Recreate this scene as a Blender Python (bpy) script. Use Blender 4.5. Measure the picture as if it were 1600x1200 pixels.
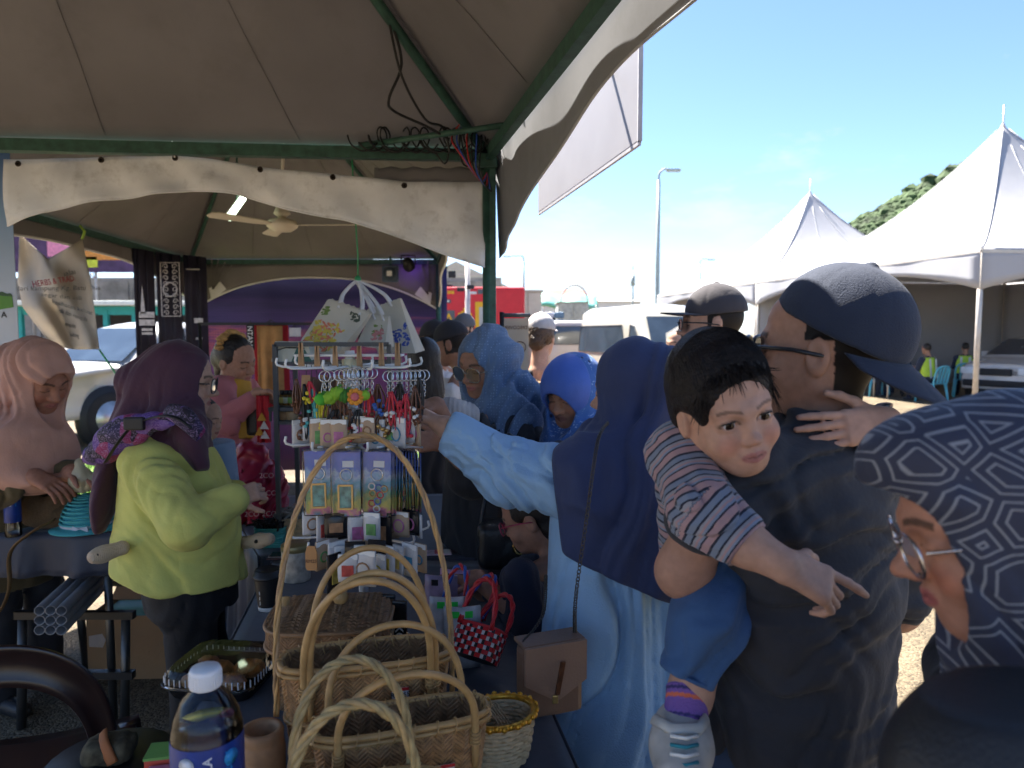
import bpy, bmesh, math, random, os
import numpy as np
from mathutils import Vector, Matrix, Euler
for _o in list(bpy.data.objects): bpy.data.objects.remove(_o)
scene = bpy.context.scene
C = scene.collection
random.seed(7)
R = math.radians
PI = math.pi
CAM_Z, FPX, PITCH = 1.60, 1111.0, R(4.1)
cam_d = bpy.data.cameras.new('camera')
cam_d.sensor_width = 36.0
cam_d.lens = 36.0 * FPX / 1600.0
cam_d.clip_start, cam_d.clip_end = 0.05, 3000
cam_d.dof.use_dof = True
cam_d.dof.focus_distance = 1.75
cam_d.dof.aperture_fstop = 4.5
cam = bpy.data.objects.new('camera', cam_d)
C.objects.link(cam)
cam.location = (0, 0, CAM_Z)
cam.rotation_euler = (R(90) - PITCH, 0, 0)
scene.camera = cam
SUN_EL, SUN_AZ = R(57), R(-34)            # azimuth measured from +Y towards +X
sun_vec = Vector((math.sin(SUN_AZ) * math.cos(SUN_EL), math.cos(SUN_AZ) * math.cos(SUN_EL), math.sin(SUN_EL)))
world = bpy.data.worlds.new('World')
scene.world = world
world.use_nodes = True
wn, wl = world.node_tree.nodes, world.node_tree.links
wn.clear()
w_out = wn.new('ShaderNodeOutputWorld')
w_bg = wn.new('ShaderNodeBackground')
w_sky = wn.new('ShaderNodeTexSky')
w_sky.sky_type = 'NISHITA'
w_sky.sun_disc = False
w_sky.sun_elevation = SUN_EL
w_sky.sun_rotation = SUN_AZ
w_sky.air_density, w_sky.dust_density, w_sky.ozone_density = 0.68, 0.12, 3.8
w_tc = wn.new('ShaderNodeTexCoord')
w_map = wn.new('ShaderNodeMapping'); w_map.inputs['Scale'].default_value = (5.0, 5.0, 13.0)
w_noise = wn.new('ShaderNodeTexNoise')
w_noise.inputs['Scale'].default_value = 1.0; w_noise.inputs['Detail'].default_value = 8; w_noise.inputs['Roughness'].default_value = 0.62
w_sep = wn.new('ShaderNodeSeparateXYZ')
w_h = wn.new('ShaderNodeMapRange'); w_h.inputs[1].default_value = 0.0; w_h.inputs[2].default_value = 0.24
w_h.inputs[3].default_value = 0.24; w_h.inputs[4].default_value = -0.12
w_add = wn.new('ShaderNodeMath'); w_add.operation = 'ADD'
w_ramp = wn.new('ShaderNodeValToRGB')
w_ramp.color_ramp.elements[0].position = 0.50; w_ramp.color_ramp.elements[0].color = (0, 0, 0, 1)
w_ramp.color_ramp.elements[1].position = 0.74; w_ramp.color_ramp.elements[1].color = (0.85, 0.85, 0.85, 1)
w_mix = wn.new('ShaderNodeMix'); w_mix.data_type = 'RGBA'
w_mix.inputs[7].default_value = (3.0, 3.1, 3.2, 1)
wl.new(w_tc.outputs['Generated'], w_map.inputs[0]); wl.new(w_map.outputs[0], w_noise.inputs['Vector'])
wl.new(w_tc.outputs['Generated'], w_sep.inputs[0]); wl.new(w_sep.outputs[2], w_h.inputs[0])
wl.new(w_noise.outputs['Fac'], w_add.inputs[0]); wl.new(w_h.outputs[0], w_add.inputs[1])
wl.new(w_add.outputs[0], w_ramp.inputs[0]); wl.new(w_ramp.outputs[0], w_mix.inputs[0])
wl.new(w_sky.outputs[0], w_mix.inputs[6]); wl.new(w_mix.outputs[2], w_bg.inputs[0])
w_bg.inputs[1].default_value = 0.050
wl.new(w_bg.outputs[0], w_out.inputs[0])
sun_d = bpy.data.lights.new('sun', 'SUN')
sun_d.energy = 4.0
sun_d.angle = R(0.53)
sun_d.color = (1.0, 0.94, 0.85)
sun = bpy.data.objects.new('sun', sun_d)
C.objects.link(sun)
sun.rotation_euler = (-sun_vec).to_track_quat('-Z', 'Y').to_euler()
sun.location = (0, 0, 30)
vs = scene.view_settings
vs.view_transform = 'Standard'; vs.look = 'None'; vs.gamma = 1.0; vs.use_curve_mapping = False
vs.exposure = 2.76
scene.cycles.max_bounces = 6
scene.cycles.use_adaptive_sampling = True
scene.cycles.adaptive_threshold = 0.03
scene.cycles.transparent_max_bounces = 12
scene.cycles.use_denoising = True
_cf = Vector((0, math.cos(PITCH), -math.sin(PITCH)))
_cu = Vector((0, math.sin(PITCH), math.cos(PITCH)))
def at(px, py, d):
 return Vector((0, 0, CAM_Z)) + d * (_cf + (px - 800) / FPX * Vector((1, 0, 0)) + (600 - py) / FPX * _cu)
def atz(px, py, z):
 r = _cf + (px - 800) / FPX * Vector((1, 0, 0)) + (600 - py) / FPX * _cu
 return Vector((0, 0, CAM_Z)) + r * ((z - CAM_Z) / r.z)
def setin(n, key, val):
 if key in n.inputs: n.inputs[key].default_value = val
_mats = {}
def mat(name, col=(.5, .5, .5), rough=.7, metal=0., var=.12, vscale=8., bump=0., bscale=60., spec=.5, trans=0., ior=1.45,
  alpha=1., sheen=0., coat=0., attr=None, weave=0., wscale=900., emit=None, estr=0., translucent=0., dirt=0., sss=0., crease=0., cscale=9.):
 if name in _mats: return _mats[name]
 m = bpy.data.materials.new(name); m.use_nodes = True
 nt = m.node_tree; N, L = nt.nodes, nt.links
 b = N['Principled BSDF']
 tc = N.new('ShaderNodeTexCoord')
 nz = N.new('ShaderNodeTexNoise'); nz.inputs['Scale'].default_value = vscale; nz.inputs['Detail'].default_value = 5
 L.new(tc.outputs['Object'], nz.inputs['Vector'])
 mp = N.new('ShaderNodeMapRange'); mp.inputs[1].default_value = .3; mp.inputs[2].default_value = .7
 mp.inputs[3].default_value = 1 - var; mp.inputs[4].default_value = 1 + var
 L.new(nz.outputs['Fac'], mp.inputs[0])
 mul = N.new('ShaderNodeVectorMath'); mul.operation = 'SCALE'
 L.new(mp.outputs[0], mul.inputs['Scale'])
 if attr:
  at_ = N.new('ShaderNodeAttribute'); at_.attribute_name = attr
  L.new(at_.outputs['Color'], mul.inputs[0])
 else:
  mul.inputs[0].default_value = col[:3]
 src = mul.outputs[0]
 if dirt:
  n2 = N.new('ShaderNodeTexNoise'); n2.inputs['Scale'].default_value = vscale * 2.7; n2.inputs['Detail'].default_value = 9
  n2.inputs['Roughness'].default_value = .7
  L.new(tc.outputs['Object'], n2.inputs['Vector'])
  r2 = N.new('ShaderNodeMapRange'); r2.inputs[1].default_value = .52; r2.inputs[2].default_value = .72
  r2.inputs[3].default_value = 0; r2.inputs[4].default_value = dirt
  L.new(n2.outputs['Fac'], r2.inputs[0])
  mx = N.new('ShaderNodeMix'); mx.data_type = 'RGBA'
  mx.inputs[7].default_value = (col[0] * .35 + .01, col[1] * .32 + .008, col[2] * .27 + .005, 1)
  L.new(r2.outputs[0], mx.inputs[0]); L.new(src, mx.inputs[6]); src = mx.outputs[2]
 L.new(src, b.inputs['Base Color'])
 b.inputs['Roughness'].default_value = rough; b.inputs['Metallic'].default_value = metal
 b.inputs['IOR'].default_value = ior; b.inputs['Alpha'].default_value = alpha
 setin(b, 'Specular IOR Level', spec); setin(b, 'Transmission Weight', trans)
 setin(b, 'Sheen Weight', sheen); setin(b, 'Coat Weight', coat)
 if sss:
  setin(b, 'Subsurface Weight', sss); setin(b, 'Subsurface Radius', (.012, .005, .003)); setin(b, 'Subsurface Scale', .6)
 if emit is not None:
  setin(b, 'Emission Color', (*emit, 1)); setin(b, 'Emission Strength', estr)
 nrm = None
 if bump:
  n3 = N.new('ShaderNodeTexNoise'); n3.inputs['Scale'].default_value = bscale; n3.inputs['Detail'].default_value = 4
  L.new(tc.outputs['Object'], n3.inputs['Vector'])
  bp = N.new('ShaderNodeBump'); bp.inputs['Strength'].default_value = bump; bp.inputs['Distance'].default_value = .01
  L.new(n3.outputs['Fac'], bp.inputs['Height']); nrm = bp.outputs[0]
 if crease:
  nc = N.new('ShaderNodeTexNoise'); nc.inputs['Scale'].default_value = cscale; nc.inputs['Detail'].default_value = 0; nc.inputs['Distortion'].default_value = .6
  mpc = N.new('ShaderNodeMapping'); mpc.inputs['Scale'].default_value = (1.5, 1.5, .55); mpc.inputs['Rotation'].default_value = (0, .35, 0)
  L.new(tc.outputs['Object'], mpc.inputs[0]); L.new(mpc.outputs[0], nc.inputs['Vector'])
  sb_ = N.new('ShaderNodeMath'); sb_.operation = 'SUBTRACT'; sb_.inputs[1].default_value = .5; L.new(nc.outputs['Fac'], sb_.inputs[0])
  ab_ = N.new('ShaderNodeMath'); ab_.operation = 'ABSOLUTE'; L.new(sb_.outputs[0], ab_.inputs[0])
  bc = N.new('ShaderNodeBump'); bc.inputs['Strength'].default_value = crease; bc.inputs['Distance'].default_value = .05
  L.new(ab_.outputs[0], bc.inputs['Height'])
  if nrm: L.new(nrm, bc.inputs['Normal'])
  nrm = bc.outputs[0]
 if weave:
  ws = []
  for ax in ('X', 'Z'):
   w = N.new('ShaderNodeTexWave'); w.wave_type = 'BANDS'; w.bands_direction = ax; w.inputs['Scale'].default_value = wscale / 6.28
   L.new(tc.outputs['Object'], w.inputs['Vector']); ws.append(w)
  ad = N.new('ShaderNodeMath'); ad.operation = 'ADD'
  L.new(ws[0].outputs['Fac'], ad.inputs[0]); L.new(ws[1].outputs['Fac'], ad.inputs[1])
  bp2 = N.new('ShaderNodeBump'); bp2.inputs['Strength'].default_value = weave; bp2.inputs['Distance'].default_value = .002
  L.new(ad.outputs[0], bp2.inputs['Height'])
  if nrm: L.new(nrm, bp2.inputs['Normal'])
  nrm = bp2.outputs[0]
 if nrm: L.new(nrm, b.inputs['Normal'])
 if translucent:
  tr = N.new('ShaderNodeBsdfTranslucent'); L.new(src, tr.inputs[0])
  ms = N.new('ShaderNodeMixShader'); ms.inputs[0].default_value = translucent
  o = N['Material Output']
  L.new(b.outputs[0], ms.inputs[1]); L.new(tr.outputs[0], ms.inputs[2]); L.new(ms.outputs[0], o.inputs[0])
 _mats[name] = m
 return m
def colsrc(m):
 b = m.node_tree.nodes['Principled BSDF']
 return b, b.inputs['Base Color'].links[0].from_socket
def tag(o, label, cat, group=None):
 o['label'] = label; o['category'] = cat
 if group: o['group'] = group
 return o
def thing(name, label, cat, loc=(0, 0, 0), rz=0., group=None):
 o = bpy.data.objects.new(name, None); C.objects.link(o)
 o.location = loc; o.rotation_euler = (0, 0, rz); o.empty_display_size = .1
 return tag(o, label, cat, group)
def put(name, me, m, parent=None, loc=None, rot=None, smooth=False):
 o = bpy.data.objects.new(name, me); C.objects.link(o)
 if m is not None and len(me.materials) == 0: me.materials.append(m)
 if parent is not None: o.parent = parent
 if loc is not None: o.location = loc
 if rot is not None: o.rotation_euler = rot
 if smooth: me.polygons.foreach_set('use_smooth', [True] * len(me.polygons))
 return o
def structure(o): o['kind'] = 'structure'; return o
def children(o): return [c for c in bpy.data.objects if c.parent == o]
def copy_tree(o, parent=None):
 c = o.copy(); C.objects.link(c)
 if parent is not None: c.parent = parent
 for ch in children(o): copy_tree(ch, c)
 return c
class MB:
 def __init__(s): s.v = []; s.f = []; s.sm = []
 def add(s, vs, fs, smooth=False):
  n = len(s.v); s.v += [tuple(v) for v in vs]; s.f += [tuple(i + n for i in f) for f in fs]; s.sm += [smooth] * len(fs)
  return s
 def box(s, c, size, rz=0., M=None, bev=0.):
  hx, hy, hz = [x / 2 for x in size]
  if bev > 0:
   b = min(bev, hx * .9, hy * .9, hz * .9); pts = []
   bmx = bmesh.new(); bmesh.ops.create_cube(bmx, size=1)
   for v in bmx.verts: v.co = Vector((v.co.x * 2 * hx, v.co.y * 2 * hy, v.co.z * 2 * hz))
   bmesh.ops.bevel(bmx, geom=bmx.edges[:], offset=b, segments=2, affect='EDGES', profile=.6)
   bmx.verts.index_update()
   vs_ = [v.co.copy() for v in bmx.verts]; fs = [[v.index for v in f.verts] for f in bmx.faces]; bmx.free()
  else:
   vs_ = [Vector((x, y, z)) for x in (-hx, hx) for y in (-hy, hy) for z in (-hz, hz)]
   fs = [(0, 1, 3, 2), (4, 6, 7, 5), (0, 4, 5, 1), (2, 3, 7, 6), (0, 2, 6, 4), (1, 5, 7, 3)]
  T = Matrix.Translation(Vector(c)) @ (M.to_4x4() if M is not None else Matrix.Rotation(rz, 4, 'Z'))
  return s.add([T @ v for v in vs_], fs)
 def bar(s, a, b, w, h, up=(0, 0, 1)):
  a, b = Vector(a), Vector(b); y = (b - a); ln = y.length; y.normalize()
  u = Vector(up); x = y.cross(u)
  if x.length < 1e-4: x = y.cross(Vector((1, 0, 0)))
  x.normalize(); z = x.cross(y)
  M = Matrix((x, y, z)).transposed()
  return s.box((a + b) / 2, (w, ln, h), M=M)
 def tube(s, pts, r, n=10, caps=True, closed=False, smooth=True, flat=1.):
  pts = [Vector(p) for p in pts]; m = len(pts)
  rs = [r] * m if not hasattr(r, '__len__') else list(r)
  t0 = (pts[1] - pts[0]).normalized()
  x = t0.orthogonal().normalized(); vs_ = []
  for i, p in enumerate(pts):
   if closed: t = (pts[(i + 1) % m] - pts[i - 1])
   else: t = pts[min(i + 1, m - 1)] - pts[max(i - 1, 0)]
   if t.length < 1e-9: t = t0
   t = t.normalized()
   x = (x - t * x.dot(t)); x = x.normalized() if x.length > 1e-6 else t.orthogonal().normalized()
   y = t.cross(x)
   for k in range(n):
    a = 2 * PI * k / n
    vs_.append(p + x * (math.cos(a) * rs[i]) + y * (math.sin(a) * rs[i] * flat))
  fs = []
  for i in range(m if closed else m - 1):
   j = (i + 1) % m
   for k in range(n):
    fs.append((i * n + k, i * n + (k + 1) % n, j * n + (k + 1) % n, j * n + k))
  if caps and not closed:
   fs.append(tuple(range(n - 1, -1, -1))); fs.append(tuple((m - 1) * n + k for k in range(n)))
  return s.add(vs_, fs, smooth)
 def cyl(s, a, b, r, r2=None, n=16, smooth=True):
  return s.tube([a, b], [r, r if r2 is None else r2], n=n, smooth=smooth)
 def lathe(s, prof, c=(0, 0, 0), n=24, M=None, smooth=True, close=False):
  c = Vector(c); vs_ = []; m = len(prof)
  for r, z in prof:
   for k in range(n):
    a = 2 * PI * k / n; v = Vector((r * math.cos(a), r * math.sin(a), z))
    vs_.append(c + (M @ v if M is not None else v))
  fs = [(i * n + k, i * n + (k + 1) % n, (i + 1) * n + (k + 1) % n, (i + 1) * n + k) for i in range(m - 1) for k in range(n)]
  if prof[0][0] > 1e-5: fs.append(tuple(range(n - 1, -1, -1)))
  if prof[-1][0] > 1e-5 and not close: fs.append(tuple((m - 1) * n + k for k in range(n)))
  return s.add(vs_, fs, smooth)
 def prism(s, poly, h, M=None, c=(0, 0, 0)):
  n = len(poly); c = Vector(c)
  vs_ = [Vector((x, y, -h / 2)) for x, y in poly] + [Vector((x, y, h / 2)) for x, y in poly]
  if M is not None: vs_ = [M @ v for v in vs_]
  fs = [tuple(range(n - 1, -1, -1)), tuple(range(n, 2 * n))] + [(i, (i + 1) % n, n + (i + 1) % n, n + i) for i in range(n)]
  return s.add([v + c for v in vs_], fs)
 def grid(s, fn, nu, nv, thick=0., smooth=True):
  P = [[Vector(fn(i / nu, j / nv)) for j in range(nv + 1)] for i in range(nu + 1)]
  vs_ = [p for row in P for p in row]; w = nv + 1
  fs = [(i * w + j, (i + 1) * w + j, (i + 1) * w + j + 1, i * w + j + 1) for i in range(nu) for j in range(nv)]
  if thick:
   nn = []
   for i in range(nu + 1):
    for j in range(nv + 1):
     du = P[min(i + 1, nu)][j] - P[max(i - 1, 0)][j]; dv = P[i][min(j + 1, nv)] - P[i][max(j - 1, 0)]
     n_ = du.cross(dv); nn.append(n_.normalized() if n_.length > 1e-12 else Vector((0, 0, 1)))
   k = len(vs_); vs_ = vs_ + [vs_[i] - nn[i] * thick for i in range(k)]
   fs2 = [tuple(i + k for i in reversed(f)) for f in fs]
   edge = [i * w for i in range(nu + 1)] + [nu * w + j for j in range(1, w)] + [i * w + nv for i in range(nu - 1, -1, -1)] + [j for j in range(nv - 1, 0, -1)]
   es = [(edge[i], edge[i] + k, edge[(i + 1) % len(edge)] + k, edge[(i + 1) % len(edge)]) for i in range(len(edge))]
   fs = fs + fs2 + es
  return s.add(vs_, fs, smooth)
 def mesh(s, name='m'):
  me = bpy.data.meshes.new(name); me.from_pydata([tuple(v) for v in s.v], [], s.f)
  me.polygons.foreach_set('use_smooth', s.sm); me.update(); return me
 def build(s, name, m, parent=None, loc=None, rot=None):
  return put(name, s.mesh(name), m, parent, loc, rot)
def text_mesh(txt, size, align='CENTER', ext=.0006, bold=False):
 cu = bpy.data.curves.new('t', 'FONT'); cu.body = txt; cu.size = size; cu.align_x = align; cu.align_y = 'CENTER'
 cu.extrude = ext; cu.resolution_u = 3
 if bold: cu.offset = size * .012
 o = bpy.data.objects.new('t', cu); C.objects.link(o)
 me = bpy.data.meshes.new_from_object(o.evaluated_get(bpy.context.evaluated_depsgraph_get()))
 bpy.data.objects.remove(o); bpy.data.curves.remove(cu)
 return me
def basis(x, y):
 x = Vector(x).normalized(); y = Vector(y); y = (y - x * y.dot(x)).normalized(); z = x.cross(y)
 return Matrix((x, y, z)).transposed().to_4x4()
def text_on(name, txt, size, m, parent, pos, x, y, **k):
 o = put(name, text_mesh(txt, size, **k), m, parent)
 o.matrix_local = Matrix.Translation(Vector(pos)) @ basis(x, y)
 return o
def arc(a, b, up, n=24, flatten=1.0):
 a, b, up = Vector(a), Vector(b), Vector(up)
 return [(a + b) / 2 + (a - b) / 2 * math.cos(PI * i / n) + up * (max(0., math.sin(PI * i / n)) ** flatten) for i in range(n + 1)]
def smoothpts(pts, n=8):
 pts = [Vector(p) for p in pts]; out = []
 for i in range(len(pts) - 1):
  p0, p1, p2, p3 = pts[max(i - 1, 0)], pts[i], pts[i + 1], pts[min(i + 2, len(pts) - 1)]
  for k in range(n):
   t = k / n
   out.append(.5 * ((2 * p1) + (p2 - p0) * t + (2 * p0 - 5 * p1 + 4 * p2 - p3) * t * t + (3 * p1 - p0 - 3 * p2 + p3) * t ** 3))
 return out + [pts[-1]]
_rs = np.random.RandomState(3)
_T = _rs.rand(32, 32, 32).astype(np.float32)
def vnoise(P):
 P = np.asarray(P, np.float32); f = np.floor(P); i = f.astype(np.int64); t = P - f; t = t * t * (3 - 2 * t)
 i0 = i & 31; i1 = (i + 1) & 31
 x0, y0, z0 = i0[:, 0], i0[:, 1], i0[:, 2]; x1, y1, z1 = i1[:, 0], i1[:, 1], i1[:, 2]
 tx, ty, tz = t[:, 0], t[:, 1], t[:, 2]
 a = _T[x0, y0, z0] * (1 - tx) + _T[x1, y0, z0] * tx
 b = _T[x0, y1, z0] * (1 - tx) + _T[x1, y1, z0] * tx
 c = _T[x0, y0, z1] * (1 - tx) + _T[x1, y0, z1] * tx
 d = _T[x0, y1, z1] * (1 - tx) + _T[x1, y1, z1] * tx
 return (a * (1 - ty) + b * ty) * (1 - tz) + (c * (1 - ty) + d * ty) * tz
def npv(v): return np.array([v[0], v[1], v[2]], np.float32)
class Sdf:
 def __init__(s, h): s.h = h; s.ops = []; s.post = []
 def _p(s, fn, lo, hi, k, mode): s.ops.append((fn, npv(lo), npv(hi), k, mode)); return s
 def cap(s, a, b, r1, r2=None, k=.01, mode='u'):
  a, b = npv(a), npv(b); r2 = r1 if r2 is None else r2; d = b - a; dd = float(d @ d) + 1e-12; rm = max(r1, r2)
  def fn(X, Y, Z):
   t = np.clip(((X - a[0]) * d[0] + (Y - a[1]) * d[1] + (Z - a[2]) * d[2]) / dd, 0, 1)
   return np.sqrt((X - a[0] - t * d[0]) ** 2 + (Y - a[1] - t * d[1]) ** 2 + (Z - a[2] - t * d[2]) ** 2) - (r1 + (r2 - r1) * t)
  return s._p(fn, np.minimum(a, b) - rm, np.maximum(a, b) + rm, k, mode)
 def chain(s, pts, rs, k=.01, mode='u'):
  for i in range(len(pts) - 1): s.cap(pts[i], pts[i + 1], rs[i], rs[i + 1], k, mode)
  return s
 def ell(s, c, r, M=None, k=.01, mode='u'):
  c = npv(c); r = npv(r); rm = float(r.max())
  A = np.array([[M[i][j] for j in range(3)] for i in range(3)], np.float32) if M is not None else np.eye(3, dtype=np.float32)
  def fn(X, Y, Z):
   x, y, z = X - c[0], Y - c[1], Z - c[2]
   u = (A[0, 0] * x + A[1, 0] * y + A[2, 0] * z) / r[0]; v = (A[0, 1] * x + A[1, 1] * y + A[2, 1] * z) / r[1]; w = (A[0, 2] * x + A[1, 2] * y + A[2, 2] * z) / r[2]
   k0 = np.sqrt(u * u + v * v + w * w) + 1e-9
   k1 = np.sqrt((u / r[0]) ** 2 + (v / r[1]) ** 2 + (w / r[2]) ** 2) + 1e-9
   return k0 * (k0 - 1) / k1
  return s._p(fn, c - rm, c + rm, k, mode)
 def loft(s, stations, k=.02, mode='u'):
  c = np.array([npv(q[0]) for q in stations], np.float64); rr_ = np.array([[q[1], q[2]] for q in stations], np.float64)
  n = c[-1] - c[0]; ln = np.linalg.norm(n); n /= ln; sv = (c - c[0]) @ n
  xd = np.mean([npv(q[3]) / np.linalg.norm(npv(q[3])) for q in stations], 0); xa = xd - n * (xd @ n); xa /= np.linalg.norm(xa); ya = np.cross(n, xa)
  m = len(c); T = []                                   # smooth the stations (Catmull-Rom)
  A = np.concatenate([c, rr_, sv[:, None]], 1)
  for i in range(m - 1):
   p0, p1, p2, p3 = A[max(i - 1, 0)], A[i], A[i + 1], A[min(i + 2, m - 1)]
   for k_ in range(6):
    t = k_ / 6; T.append(.5 * (2 * p1 + (p2 - p0) * t + (2 * p0 - 5 * p1 + 4 * p2 - p3) * t * t + (3 * p1 - p0 - 3 * p2 + p3) * t ** 3))
  T = np.array(T + [A[-1]]); sq = (T[:, :3] - c[0]) @ n; T[:, 3:5] = np.maximum(T[:, 3:5], rr_.min() * .5)
  sq = np.maximum.accumulate(sq + np.arange(len(sq)) * 1e-7)
  cu, cv = (T[:, :3] - c[0]) @ xa, (T[:, :3] - c[0]) @ ya
  lo = np.min([q - max(r_) for q, r_ in zip(c, rr_)], 0); hi = np.max([q + max(r_) for q, r_ in zip(c, rr_)], 0); c0 = c[0]
  def fn(X, Y, Z):
   x, y, z = X - c0[0], Y - c0[1], Z - c0[2]
   a = (x * n[0] + y * n[1] + z * n[2]).astype(np.float32); sh = a.shape; af = a.ravel()
   rx = np.interp(af, sq, T[:, 3]).reshape(sh).astype(np.float32); ry = np.interp(af, sq, T[:, 4]).reshape(sh).astype(np.float32)
   u = (x * xa[0] + y * xa[1] + z * xa[2]).astype(np.float32) - np.interp(af, sq, cu).reshape(sh).astype(np.float32)
   v = (x * ya[0] + y * ya[1] + z * ya[2]).astype(np.float32) - np.interp(af, sq, cv).reshape(sh).astype(np.float32)
   k0 = np.sqrt((u / rx) ** 2 + (v / ry) ** 2) + 1e-6; k1 = np.sqrt((u / rx ** 2) ** 2 + (v / ry ** 2) ** 2) + 1e-6
   q = np.where(k0 < .02, -np.minimum(rx, ry), k0 * (k0 - 1) / k1)
   e = np.maximum(-a, a - ln)
   return np.where(e > 0, np.sqrt(np.maximum(q, 0) ** 2 + e ** 2), np.maximum(q, e)).astype(np.float32)
  return s._p(fn, lo, hi, k, mode)
 def box(s, c, half, M=None, r=.005, k=.005, mode='u'):
  c = npv(c); hf = npv(half) - r; rm = float(np.linalg.norm(npv(half)))
  A = np.array([[M[i][j] for j in range(3)] for i in range(3)], np.float32) if M is not None else np.eye(3, dtype=np.float32)
  def fn(X, Y, Z):
   x, y, z = X - c[0], Y - c[1], Z - c[2]
   q = [np.abs(A[0, j] * x + A[1, j] * y + A[2, j] * z) - hf[j] for j in range(3)]
   o = np.sqrt(sum(np.maximum(a, 0) ** 2 for a in q)); i = np.minimum(np.maximum(np.maximum(q[0], q[1]), q[2]), 0)
   return o + i - r
  return s._p(fn, c - rm, c + rm, k, mode)
 def cut(s, p, n, k=.004):
  p = npv(p); n = npv(n); n = n / np.linalg.norm(n)
  def fn(X, Y, Z): return -((X - p[0]) * n[0] + (Y - p[1]) * n[1] + (Z - p[2]) * n[2])
  s.ops.append((fn, None, None, k, 's')); return s
 def disp(s, fn): s.post.append(fn); s.ops.append((fn, None, None, 0, 'd')); return s
 def arrays(s):
  h = s.h
  los = [o[1] for o in s.ops if o[1] is not None and o[4] == 'u']; his = [o[2] for o in s.ops if o[2] is not None and o[4] == 'u']
  lo = np.min(los, 0) - .02 - 3 * h; hi = np.max(his, 0) + .02 + 3 * h
  n = np.ceil((hi - lo) / h).astype(int) + 1
  ax = [(lo[i] + h * np.arange(n[i])).astype(np.float32) for i in range(3)]
  D = np.full(n, .1, np.float32)
  for fn, l, u, k, mode in s.ops:
   if mode == 'd':
    I = np.nonzero(np.abs(D) < .035)
    P = np.stack([ax[0][I[0]], ax[1][I[1]], ax[2][I[2]]], 1)
    D[I] -= fn(P); continue
   if l is None: sl = [slice(0, n[i]) for i in range(3)]
   else:
    pad = max(k, .02) + 3 * h
    sl = [slice(max(0, int((l[i] - pad - lo[i]) / h)), max(0, min(n[i], int((u[i] + pad - lo[i]) / h) + 2))) for i in range(3)]
    if any(q.stop <= q.start for q in sl): continue
   X = ax[0][sl[0]][:, None, None]; Y = ax[1][sl[1]][None, :, None]; Z = ax[2][sl[2]][None, None, :]
   d = fn(X, Y, Z); a = D[tuple(sl)]
   if mode == 'u':
    q = np.maximum(k - np.abs(a - d), 0); D[tuple(sl)] = np.minimum(a, d) - q * q / (4 * k + 1e-9)
   elif mode == 's':
    d = -d; q = np.maximum(k - np.abs(a - d), 0); D[tuple(sl)] = np.maximum(a, d) + q * q / (4 * k + 1e-9)
   elif mode == 'i':
    q = np.maximum(k - np.abs(a - d), 0); D[tuple(sl)] = np.maximum(a, d) + q * q / (4 * k + 1e-9)
  D[0] = D[-1] = .1; D[:, 0] = D[:, -1] = .1; D[:, :, 0] = D[:, :, -1] = .1
  ins = D < 0
  cs = np.zeros(tuple(x - 1 for x in n), np.int8)
  for dx in (0, 1):
   for dy in (0, 1):
    for dz in (0, 1):
     cs += ins[dx:n[0] - 1 + dx, dy:n[1] - 1 + dy, dz:n[2] - 1 + dz]
  act = (cs > 0) & (cs < 8); I = np.nonzero(act); m = len(I[0])
  if m == 0: return np.zeros((0, 3), np.float32), np.zeros((0, 4), np.int64)
  idx = np.full(cs.shape, -1, np.int64); idx[I] = np.arange(m)
  acc = np.zeros((m, 3), np.float32); cnt = np.zeros(m, np.float32)
  corners = [(a, b, c) for a in (0, 1) for b in (0, 1) for c in (0, 1)]
  for a in corners:
   for axi in range(3):
    if a[axi]: continue
    b = list(a); b[axi] = 1
    d0 = D[I[0] + a[0], I[1] + a[1], I[2] + a[2]]; d1 = D[I[0] + b[0], I[1] + b[1], I[2] + b[2]]
    x = (d0 < 0) != (d1 < 0); t = np.where(x, d0 / np.where(x, d0 - d1, 1), 0)
    p = np.zeros((m, 3), np.float32) + np.array(a, np.float32); p[:, axi] += t
    acc[x] += p[x]; cnt[x] += 1
  V = acc / cnt[:, None] + np.stack(I, 1).astype(np.float32)
  V = lo + V * h
  Q = []
  for axi in range(3):
   o1, o2 = [(1, 2), (2, 0), (0, 1)][axi]
   A = ins.take(range(0, n[axi] - 1), axi); B = ins.take(range(1, n[axi]), axi)
   E = np.nonzero(A != B); E = [e for e in E]
   ok = (E[o1] > 0) & (E[o2] > 0) & (E[o1] < n[o1] - 1) & (E[o2] < n[o2] - 1)
   E = [e[ok] for e in E]
   flip = A[E[0], E[1], E[2]]
   def cell(u, v):
    c = [e.copy() for e in E]; c[o1] = c[o1] - u; c[o2] = c[o2] - v; return idx[c[0], c[1], c[2]]
   q = np.stack([cell(1, 1), cell(0, 1), cell(0, 0), cell(1, 0)], 1)
   q[~flip] = q[~flip][:, ::-1]
   Q.append(q)
  return V.astype(np.float32), np.concatenate(Q)
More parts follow.
